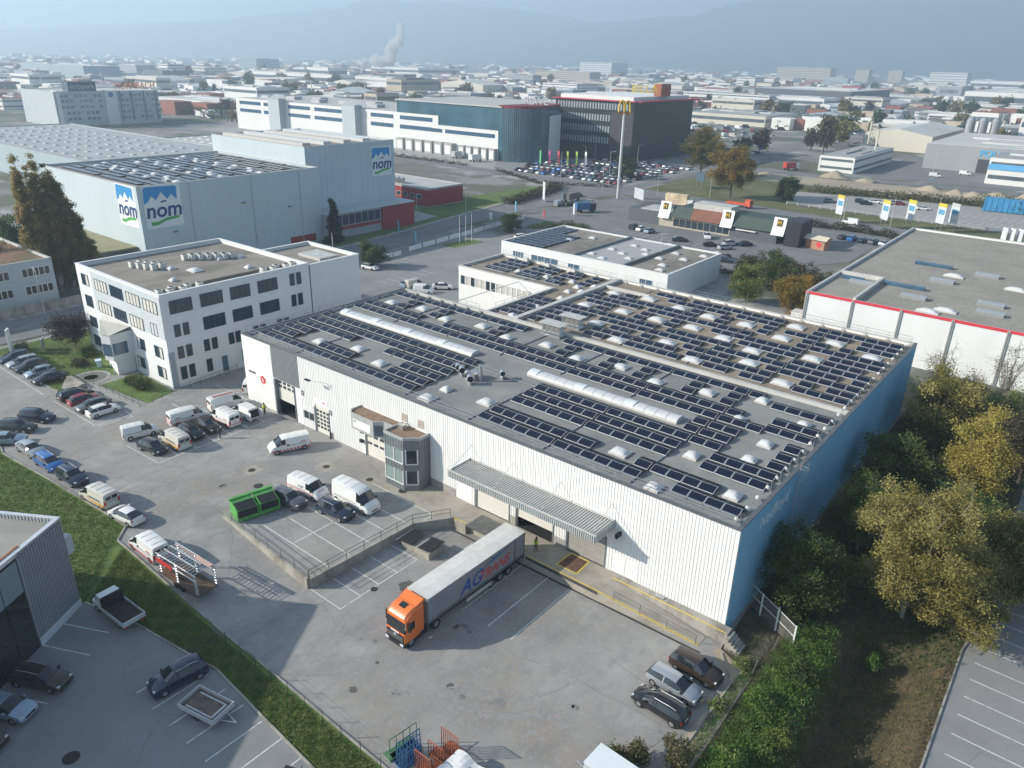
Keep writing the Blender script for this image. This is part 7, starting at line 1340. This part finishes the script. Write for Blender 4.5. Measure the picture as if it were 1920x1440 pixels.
# signs, flags, lamps
def board(name,label,x,y,ang,w,h,z,col,cat='sign',group=None,top=None,double=True):
    t=thing(name,label,cat,(x,y,zg(x,y)),R(ang),group); mb=MB(); mb.box(-w/2,-.08,z,w/2,.08,z+h); p=mb.build('board',col,t); mb=MB(); mb.bar((-w*.3,0,0),(-w*.3,0,z),.08,5); mb.build('post',steel,t); mb=MB(); mb.bar((w*.3,0,0),(w*.3,0,z),.08,5); mb.build('post',steel,t)
    if top: mb=MB(); mb.box(-w/2,-.1,z+h*.82,w/2,.1,z+h*1.0+.01); mb.build('top_band',top,p); mb=MB(); mb.box(-w*.35,-.1,z+h*.45,w*.35,-.081,z+h*.7); mb.build('picture',M('poster_blue',(.10,.28,.42),.6,.3,1.5),p)
    return t
yb=M('band_yellow',(.55,.46,.06),.5,.05,1); pw=M('poster_white',(.52,.56,.58),.6,.2,1.2)
for i,(x,y) in enumerate(((20.5,203.5),(34,204.5),(40,211),(48.5,211),(51.5,214.5))): board('advert_banner',['tall advert banner with yellow top, leftmost along the side road','second tall yellow-topped banner, beside the lamp','third yellow-topped banner near the fence','yellow-topped banner close to the red-edged hall roof','grey banner behind the rightmost yellow-topped one'][i],x,y,-35,3.2,6.0,2.6,pw,group='advert banners',top=yb if i<4 else greyp)
for i in range(6): board('poster_panel','white poster panel in the row behind the red-edged hall roof, '+['leftmost','second','third','fourth','fifth','rightmost'][i],67+1.9*i,203+.2*i,-35,1.7,3.6,1.6,pw,group='poster panels')
board('advert_sign','large white board sign at the street bend',-68.5,164,-40,3.2,6.2,.6,pw); board('advert_sign','blue and white sign panel at the street bend',-62,140,-40,1.4,3.2,.5,M('sign_cyan',(.16,.45,.60),.5,.1,1)); board('advert_sign','small cyan sign beside the street grass',-66,92,-35,1.4,3.2,.5,M('sign_cyan',(.16,.45,.60))); board('advert_sign','cyan pylon by the white barrier row',-51,84,-35,1.2,3.6,.3,M('sign_cyan',(.16,.45,.60))); board('advert_sign','white board above the clipped tree',-51.5,115,-35,3,1.8,3,pw); board('advert_sign','dark billboard before the autumn tree',-44,236,-35,6.5,3.6,2.4,M('billboard_dark',(.06,.10,.13),.6,.1,1)); board('advert_sign','white lattice sign frame at the crossroads',-43,186,-30,6.5,3.6,1.5,M('sign_lattice',(.42,.46,.48),.6,.3,1.2)); board('advert_sign','white menu sign by the restaurant drive',-46,150,-35,1.4,3.4,.4,pw); board('advert_sign','small red signpost by the restaurant drive',-50.5,140,-35,.8,2.2,.3,redsign)
for i,(px_,c) in enumerate(((0,(.10,.36,.14)),(1,(.50,.05,.20)),(2,(.52,.07,.08)),(3,(.30,.40,.07)),(4,(.26,.42,.08)),(5,(.62,.64,.64)))):
    x=-106+3.1*i; y=211+2.2*i; t=thing('banner_flag',['green','pink','red','olive green','lime green','white'][i]+' upright banner flag before the head office car park','flag',(x,y,0),R(-35),'banner flags'); mb=MB(); mb.bar((0,0,0),(0,0,11),.09,5); mb.build('pole',steel,t); mb=MB(); mb.box(.1,-.03,5.6,2.0,.03,10.9); mb.build('cloth',M('flag_%d'%i,c,.7,.15,.5),t)
for i in range(3): t=thing('flag_pole','bare white flagpole on the grass island, '+['left','middle','right'][i],'flagpole',(-45.5+.2*i,95+2.2*i,0),0,'flagpoles'); mb=MB(); mb.bar((0,0,0),(0,0,7.2),.07,6,0,.04); mb.build('pole',white_m,t); mb=MB(); mb.lathe([(.02,7.2),(.09,7.28),(.02,7.36)],8); mb.build('finial',alu,t)
t=thing('beach_flag','blue and white beach flag by the backyard bush','flag',(-52.5,58,0),R(-35)); mb=MB(); mb.bar((0,0,0),(0,0,7.4),.05,5); mb.build('pole',white_m,t); mb=MB(); mb.box(.08,-.02,2.2,1.2,.02,6.6); mb.build('cloth',M('flag_pale',(.42,.52,.66),.7,.2,.8),t)
sheet('grass_island',[(-48,90),(-43,90),(-42,101),(-47,101)],.012,grassg,flat=0)
for i in range(10): t=thing('white_barrier','white advertising barrier in the row along the street, '+['first','second','third','fourth','fifth','sixth','seventh','eighth','ninth','tenth'][i]+' from the left','barrier',(-48.6-.55*i,81.5+5.6*i,0),R(96),'white barriers'); mb=MB(); mb.box(-2.4,-.08,.15,2.4,.08,1.25); mb.build('panel',white_m,t); mb=MB(); mb.box(-2.45,-.3,0,-2.2,.3,.2); mb.build('foot',greyp,t)
for i in range(4): t=thing('white_barrier','white barrier beside the backyard bush, '+['nearest','second','third','farthest'][i],'barrier',(-46.5-.1*i,64.5+3.0*i,0),R(94),'white barriers'); mb=MB(); mb.box(-1.3,-.08,.15,1.3,.08,1.2); mb.build('panel',white_m,t); mb=MB(); mb.box(-1.35,-.3,0,-1.1,.3,.2); mb.build('foot',greyp,t)
for i,(x,y,h) in enumerate(((-82.6,193.8,13),(-122,279,11.5),(-69,203,11),(-73,214,13),(-46,205,11),(24,197,9),(38.3,194.8,11),(-30,216,9),(45,226,8),(20,340,13),(58,352,11),(-64,118,8),(-75,108,8),(-102,240,11),(-88,262,11))): lamp(x,y,h,['street lamp','lamp post','light mast'][i%3]+' '+['by the street bend','before the black office','at the crossroads left side','behind the crossroads','by the box lorry','left of the banners','beside the yellow-topped banner','by the orange lorry','on the concrete lot edge','at the grey hall forecourt','right on the grey hall forecourt','on the street grass','near the dairy annex','in the car park front','in the car park middle'][i],rr.uniform(0,360))
# wooden fence on the concrete lot edge, kiosk, earth mounds
t=thing('rail_fence','low rail fence along the near edge of the concrete lot','fence')
for i in range(26): x=-4+4*i; mb=MB(); mb.box(x,224.4-.05*i*.5,0,x+.25,224.7-.05*i*.5,1.2); mb.build('post',greyp,t)
for z in (.6,1.05): mb=MB(); mb.bar((-4,224.5,z),(100,223.4,z),.07,4); mb.build('rail',greyp,t)
t=thing('wooden_kiosk','small wooden kiosk with pale roof and red round sign','kiosk',(28.5,160,0),R(-12)); mb=MB(); mb.box(-2.8,-1.4,0,2.8,1.4,2.7); mb.build('hut',M('hut_wood',(.36,.20,.13),.8,.2,1),t); mb=MB(); mb.q([(-3.4,-2.0,2.6),(3.4,-2.0,2.6),(3.4,0,3.6),(-3.4,0,3.6)]); mb.q([(-3.4,0,3.6),(3.4,0,3.6),(3.4,2,2.6),(-3.4,2,2.6)]); mb.build('roof',M('hut_roof',(.55,.50,.40),.8,.1,1),t); mb=MB(); mb.bar((1.2,-1.42,1.4),(1.2,-1.5,1.4),.7,14); mb.build('round_sign',redsign,t)
for i,(x,y,r,h) in enumerate(((-14,312,6,3.2),(0,309,5,1.6),(27,303,6,2.2),(37,300,4,2.2),(44,299,5,2),(52,300,7,2.6),(63,299,7,3.4),(74,297,7,2.6),(-40,297,5,1.2))):
    rg=np.random.default_rng(i); mb=MB(); n=14; b=0; mb.v.append((0,0,h))
    for k,(f,zz) in enumerate(((.35,.72),(.7,.32),(1.0,0))):
        for j in range(n): a=2*PI*j/n; q=f*r*(1+.2*rg.normal()); mb.v.append((q*math.cos(a),q*math.sin(a)*.7,max(0,h*zz*(1+.15*rg.normal()))))
    for j in range(n): mb.f.append((0,1+j,1+(j+1)%n)); mb.m.append(0)
    for k in range(2):
        for j in range(n): a=1+k*n+j; c=1+k*n+(j+1)%n; mb.f.append((a,a+n,c+n,c)); mb.m.append(0)
    o=mb.build('earth_mound',dirt,smooth=True); o.location=(x,y,0); tag(o,['large sandy earth mound at the left end of the plot','flat mound beside the large sandy one','grey mound in the middle of the plot','small stony mound right of the grey one','rubble mound before the lamp','wide grey mound on the plot','dark tall earth mound on the plot','sandy mound at the right end of the plot','low spoil heap by the plot entrance'][i],'mound','earth mounds')
for i in range(14):   # pallet stacks beyond the grey hall
    x=8+7.5*(i%7); y=470+18*(i//7); t=thing('pallet_stack',f'orange pallet stack behind the grey hall, {["front","rear"][i//7]} row','pallets',(x,y,0),0,'pallet stacks')
    for k in range(4): mb=MB(); mb.box(-3,-3,.1+1.7*k,3,3,1.5+1.7*k); mb.build('crate_layer',M('crate_orange',(.42,.13,.06),.7,.2,.6),t)
for i in range(3): t=thing('silo','tall steel silo behind the beige hall, '+['left','middle','right'][i],'silo',(2+6.5*i,520+3*i,0),0,'silos'); mb=MB(); mb.lathe([(1.0,0),(1.0,3),(2.6,5),(2.6,17),(1.6,18.5),(.1,19)],14); mb.build('tank',M('silo_steel',(.36,.37,.38),.45,.1,.5,metal=.4),t,smooth=False); mb=MB(); mb.bar((2.7,0,0),(2.7,0,19.5),.1,5); mb.build('ladder',rod,t)
# storage cages in the fenced yard
for i,(x,y) in enumerate(((47.5,92),(46.5,120),(48.5,124),(47,128),(45,117),(48,132))): t=thing('storage_stack','pale wrapped goods stack in the fenced yard, '+['nearest the golden tree','below the far pile','second pile','third pile','beside the second pile','farthest pile'][i],'stack',(x,y,0),R(10*i),'storage yard stacks'); [(lambda m:(m.box(-1.2,-1.2,.05+1.1*k,1.2,1.2,1.05+1.1*k),m.build('pallet_load',M('wrapped_goods',(.58,.56,.54),.5,.2,1.2),t)))(MB()) for k in range(2)]
# ================= FAR TOWN =================
FCOL={'white':M('far_white',(.70,.69,.66),.8,.05,.05),'cream':M('far_cream',(.58,.54,.46),.8,.05,.05),'grey':M('far_grey',(.30,.31,.32),.8,.08,.05),'dark':M('far_dark',(.10,.11,.12),.7,.1,.05),'beige':M('far_beige',(.48,.41,.32),.8,.05,.05),'blue':M('far_bluegrey',(.28,.34,.38),.7,.06,.05),'red':M('far_red',(.40,.05,.06),.7,.1,.05)}
FGL=M('far_glass',(.10,.12,.135),.3,.4,.12,spec=.5)
FROOF=[M('far_roof_grey',(.33,.33,.32),.9,.1,.03),M('far_roof_light',(.50,.50,.48),.9,.1,.03),M('far_roof_dark',(.15,.15,.155),.9,.1,.03),M('far_roof_red',(.26,.11,.08),.9,.1,.03)]
OCC=[(-600,60,-370,260),(-75,318,140,470),(-240,390,-55,560),(-380,60,-60,350),(-500,140,-430,230),(-60,60,170,345)]
def farb(label,x0,y0,x1,y1,h,col,floors=0,roof=0,group='far town buildings',gable=False,wincol=None,name='far_building'):
    OCC.append((x0-6,y0-6,x1+6,y1+6)); t=thing(name,label,'building',((x0+x1)/2,(y0+y1)/2,0),0,group); w,d=(x1-x0)/2,(y1-y0)/2
    mb=MB(); mb.box(-w,-d,-.5,w,d,h); mb.build('wall',FCOL[col],t); mb=MB()
    gr=min(5,w*.16)
    if gable: mb.q([(-w-.2,-d,h),(0,-d,h+gr),(0,d,h+gr),(-w-.2,d,h)][::-1]); mb.q([(0,-d,h+gr),(w+.2,-d,h),(w+.2,d,h),(0,d,h+gr)][::-1]); mb.q([(-w,-d,h),(w,-d,h),(0,-d,h+gr)],1); mb.q([(w,d,h),(-w,d,h),(0,d,h+gr)],1)
    else: mb.box(-w+.4,-d+.4,h,w-.4,d-.4,h+.25); [mb.box(-w*.8+1.6*w*rr.random(),-d*.8+1.4*d*rr.random(),h+.25,-w*.8+1.6*w*rr.random(),-d*.8+1.6*d*rr.random(),h+.25+rr.random()*1.5) for _ in range(3)] if w>8 else None
    mb.build('roof',[FROOF[roof],FCOL[col]],t)
    if w>14 and not gable: mb=MB(); mb.box(-w*.7,-1.2,h+.3,w*.7,1.2,h+1.2); mb.build('rooflight',dome_m,t)
    if rr.random()<.12: mb=MB(); mb.bar((w*.5,d*.4,h),(w*.5,d*.4,h+rr.uniform(5,14)),.5,6); mb.build('chimney',FCOL['cream'],t)
    for k in range(floors):
        z=h*(k+.42)/floors; hh=h/floors*.3; mb=MB(); mb.box(-w+.8,-d-.12,z,w-.8,-d-.02,z+hh); mb.build('window_band',wincol or FGL,t); mb=MB(); mb.box(w+.02,-d+.8,z,w+.12,d-.8,z+hh); mb.build('window_band',wincol or FGL,t)
    return t
EX=[('cream gable-ended beige hall beyond the building plot',-46,464,-7,560,9.4,'cream',0,1),('low white office by the far road',-28.5,331.6,-12.2,400,7,'white',2,0),('grey hall with blue lettering at the right',6,386,90,480,12,'grey',0,1),('white cube building with blue stripe at the right edge',40,347,75,380,11,'white',2,0),('long white two-storey block behind the autumn trees',-383,884,-271,930,12,'white',3,0),('very long dark hall with pale roof at right centre',-325,969,-203,1146,18,'dark',0,1),('white and red low front before the long dark hall',-286,900,-212,960,11,'white',1,1),('row of low cream workshops behind the dealer yard',-215,567,-149,640,8,'cream',1,0),('white showroom with dark fascia in the dealer yard',-134,607,-108,640,8,'white',1,2),('square white block above the dealer yards',-620,1590,-580,1640,20,'white',4,0),('small bright red cube near the right horizon',-330,1350,-300,1380,16,'red',0,2),('grey box hall with dark lettering at right',-195,1400,-160,1500,21,'grey',0,1),('big white hall near the right edge',-112,1150,40,1500,20,'white',1,1),('beige slab block in the right distance',-960,2700,-780,2760,38,'beige',5,0),('beige tower block beside the slab in the right distance',-700,2700,-660,2740,36,'beige',6,0),('second beige tower block at right horizon',-600,2700,-560,2740,36,'beige',6,0),('long pale slab at the right horizon',-470,2650,-370,2720,36,'white',5,0),('wide white hall below the right horizon',-300,2300,-150,2420,20,'white',1,1),('beige office with many windows behind the head office',-1040,1437,-891,1480,20.5,'beige',5,0),('white slab office with dark side in the centre distance',-1420,2180,-1300,2280,38,'white',6,0),('long white hall left of the head office',-843,731,-690,780,9.5,'white',1,1),('taller white hall behind the long white hall',-947,797,-828,840,13,'white',1,1),('grey box before the gable hall',-614,797,-592,820,9.5,'grey',0,1),('white block directly behind the black office',-593,866,-535,920,15,'white',4,0),('white striped hall at the far left edge',-930,310,-880,344,16.5,'white',2,1),('large blue-grey hall at the far left',-1420,505,-1190,560,19,'blue',0,1),('long bright row of halls left of centre',-1108,730,-880,770,15.5,'white',1,1),('dark office slab on the left horizon',-1840,1190,-1760,1260,27,'blue',5,0),('white tower house left of centre',-1187,621,-1157,650,23.5,'white',5,0),('pale low terrace beside the white tower house',-1445,783,-1324,830,15,'cream',3,0),('pale gable hall left of the head office roof',-692,756,-609,800,12,'cream',0,1),('wide pale factory under the steam plume',-1500,1350,-1330,1500,17,'white',1,1),('curved pale market hall behind the dairy',-587,295,-487,340,8,'white',1,1),('dark low hall beyond the banners',-48,420,-30,440,5,'dark',0,2)]
for i,e in enumerate(EX): farb(*e,gable='gable' in e[0],name='far_building')
gh=[o for o in COL.objects if o.get('label')=='grey hall with blue lettering at the right'][0]
text('wall_lettering','POLYGON',4.2,M('sign_skyblue',(.05,.40,.72),.5,.05,1),gh,(-8,-47.15,9.0),(R(90),0,0),.1,bold=.05); mb=MB(); mb.box(-18,-47.2,0,-9,-47.01,6.5); mb.build('roller_gate',M('gate_dark',(.06,.065,.07),.5,.1,1),gh); mb=MB(); mb.box(-6,-47.2,0,-3.5,-47.01,6.0); mb.build('door',M('gate_dark',(.06,.065,.07)),gh)
sx_=[o for o in COL.objects if o.get('label')=='grey box hall with dark lettering at right'][0]; text('wall_lettering','SCHIEX',8,M('sign_black',(.04,.04,.045),.5,.05,1),sx_,(0,-50.4,13),(R(90),0,0),.1)
wbld=[o for o in COL.objects if o.get('label')=='white cube building with blue stripe at the right edge'][0]; mb=MB(); mb.box(-17.4,-16.8,6.2,17.4,-16.62,8.6); mb.build('blue_stripe',M('stripe_blue',(.12,.38,.66),.5,.05,1),wbld)
def free(x0,y0,x1,y1): return all(x1<a or x0>c or y1<b or y0>d for a,b,c,d in OCC)
ZN=lambda px:'at far left' if px<380 else 'left of centre' if px<760 else 'in the centre' if px<1150 else 'right of centre' if px<1550 else 'at far right'
n=0; tries=0
while n<262 and tries<9000:
    tries+=1; px=rr.uniform(-40,1960); u=rr.random(); D=1/(1/410*(1-u)+1/2300*u); x,y=polar(px,D); big=D>900
    w=rr.uniform(14,56)*(1.5 if big else 1); d_=rr.uniform(12,48)*(1.4 if big else 1); h=rr.choice([4,5,6,7,8,9,10]) if rr.random()<.9 else rr.uniform(13,20)
    if not free(x-w/2,y-d_/2,x+w/2,y+d_/2): continue
    c=rr.choice(['white','white','white','cream','grey','beige','blue','dark','cream']); ro=rr.choice([0,1,1,2,3]); sz='long' if w>50 else 'tall' if h>14 else 'small' if w<25 else 'broad'
    farb(f'{sz} {dict(white="white",cream="cream",grey="grey",beige="beige",blue="blue-grey",dark="dark")[c]} building with {["grey","light","dark","reddish"][ro]} roof {"near the horizon" if D>1300 else "in the district"} {ZN(px)}',x-w/2,y-d_/2,x+w/2,y+d_/2,h,c,2 if D<1100 and h>6 else (1 if rr.random()<.5 else 0),ro,'far town buildings',gable=rr.random()<.15); n+=1
# trees of the far town: shared crowns
FT=[]
for k in range(6):
    rg=np.random.default_rng(300+k); m=420; u=rg.normal(size=(14,3)); u/=np.linalg.norm(u,axis=1)[:,None]; C=u*np.array([2.6,2.6,2.4])*(.6+.4*rg.random((14,1)))+[0,0,4.6]; P=C[rg.integers(0,14,m)]+rg.normal(size=(m,3))*.75; FT.append(leafmesh('crown',P,rg.random(m),1.3,[L_autumn,L_dark,L_popl,L_brown,L_dark,L_autumn][k],rg))
tk_=MB(); tk_.bar((0,0,-.3),(0,0,4.5),.25,5,0,.12); TK=tk_.mesh('trunk',bark)
n=0; tries=0
while n<290 and tries<3000:
    tries+=1; px=rr.uniform(-20,1940); u=rr.random(); D=1/(1/400*(1-u)+1/2300*u); x,y=polar(px,D)
    if not free(x-2,y-2,x+2,y+2): continue
    for j in range(rr.choice([1,1,2,3])):
        k=rr.randrange(6); s=rr.uniform(.9,1.9)*(1.25 if D>900 else 1); t=thing('far_tree',f'{["autumn","dark green","olive","brown","dark green","autumn"][k]} tree among the district buildings {ZN(px)}','tree',(x+rr.uniform(-9,9),y+rr.uniform(-9,9),0),rr.random()*6,'far town trees'); t.scale=(s*rr.uniform(.8,1.3),s,s*rr.uniform(.8,1.3)); link('crown',FT[k],t); link('trunk',TK,t); n+=1
for i,(x,y) in enumerate(((-62,420),(-58,437),(-66,450),(-55,455),(-70,470),(-62,480),(-50,405))):
    t=thing('roadside_tree','brown roadside tree in the clump before the beige hall, '+['first','second','third','fourth','fifth','sixth','nearest'][i],'tree',(x,y,0),i,'roadside clump'); t.scale=(1.7,1.7,1.7+.15*i); link('crown',FT[[3,5,3,2,5,1,3][i]],t); link('trunk',TK,t)
# far parked cars and the distant suburb read as one mass
mb=MB(); 
for i in range(4200):
    px=rr.uniform(-30,1950); u=rr.random(); D=1/(1/620*(1-u)+1/5200*u); x,y=polar(px,D); w=rr.uniform(4,9)*(1+D/2200); d_=rr.uniform(4,8)*(1+D/2200); h=rr.uniform(3.5,10)
    if free(x-w,y-d_,x+w,y+d_): mb.box(x-w,y-d_,-.3,x+w,y+d_,h,rr.choice([0,0,0,1,2,3]))
o=mb.build('distant_suburb',[FCOL['white'],FCOL['beige'],FROOF[2],FROOF[3]]); struct(o,'stuff'); o['label']='hazy mass of houses towards the horizon'; o['category']='houses'
rg=np.random.default_rng(77); m=9000; px=rg.uniform(-30,1950,m); u=rg.random(m); D=1/(1/470*(1-u)+1/5200*u); P=np.array([polar(a,b) for a,b in zip(px,D)]); ok=np.array([free(a-3,b-3,a+3,b+3) for a,b in P]); P=P[ok]; reps=7; Q=np.repeat(P,reps,0)+rg.normal(size=(len(P)*reps,2))*3.2; X=np.c_[Q,rg.random(len(Q))*7]
o=link('distant_woods',leafmesh('distant_woods',X,rg.random(len(X)),3.6,L_dark,rg)); struct(o,'stuff'); o['label']='dark tree cover between the far houses'; o['category']='woods'
mb=MB()
for i in range(2600):
    px=rr.uniform(-30,1950); u=rr.random(); D=1/(1/420*(1-u)+1/1500*u); x,y=polar(px,D); x=round(x/16)*16+rr.uniform(-1,1); 
    if free(x-3,y-3,x+3,y+3): mb.box(x-2.2,y-.9,.25,x+2.2,y+.9,1.0,rr.choice([0,0,1,2,3])); mb.box(x-1.3,y-.75,1.0,x+.8,y+.75,1.5,2)
o=mb.build('distant_parked_cars',[PAINT['white'],PAINT['silver'],PAINT['black'],PAINT['navy']]); struct(o,'stuff'); o['label']='rows of far parked cars too small to count'; o['category']='cars'
# steam plume
st_=bpy.data.materials.new('steam'); st_.use_nodes=True; nn=st_.node_tree.nodes; nn.remove(nn['Principled BSDF']); pv=nn.new('ShaderNodeVolumePrincipled'); pv.inputs['Color'].default_value=(1,1,1,1); pv.inputs['Density'].default_value=.09; st_.node_tree.links.new(pv.outputs[0],nn['Material Output'].inputs['Volume'])
bm=bmesh.new(); px0,py0=polar(705,1900)
for i in range(16):
    t=i/15; dx=(t*130 if t<.5 else 65+(t-.5)*70); z=24+(t*22 if t<.45 else 10+(t-.45)*118); r_=7+6*math.sin(t*3)+rr.uniform(-2,3); dx+=rr.uniform(-7,7); q=Vector((px0+.785*dx,py0+.619*dx,z+rr.uniform(-4,5))); bmesh.ops.create_icosphere(bm,subdivisions=2,radius=r_,matrix=Matrix.Translation(q))
for v in bm.verts: v.co+=Vector((rr.uniform(-1.5,1.5),rr.uniform(-1.5,1.5),rr.uniform(-1.5,1.5)))
me=bpy.data.meshes.new('steam_plume'); bm.to_mesh(me); bm.free(); me.materials.append(st_); o=link('steam_plume',me); struct(o,'stuff'); o['label']='white steam plume rising over the far factories'; o['category']='steam'

# look-alikes that share a label are told apart by their order from left to right
ORD=['leftmost','second','third','fourth','fifth','sixth','seventh','eighth','ninth','tenth','eleventh','twelfth']
byl={}
for o in COL.objects:
    if o.parent is None and o.get('category') and o.get('label') and o.get('kind') is None: byl.setdefault(o['label'],[]).append(o)
for lab,l in byl.items():
    if len(l)<2: continue
    l.sort(key=lambda o:math.atan2(.7854*(o.location.x-91.8)+.619*(o.location.y+54.8),-.619*(o.location.x-91.8)+.7854*(o.location.y+54.8)))
    for i,o in enumerate(l): o['label']=lab+', '+('leftmost' if i==0 else (ORD[i] if i<12 else f'{i+1}th')+' from left')
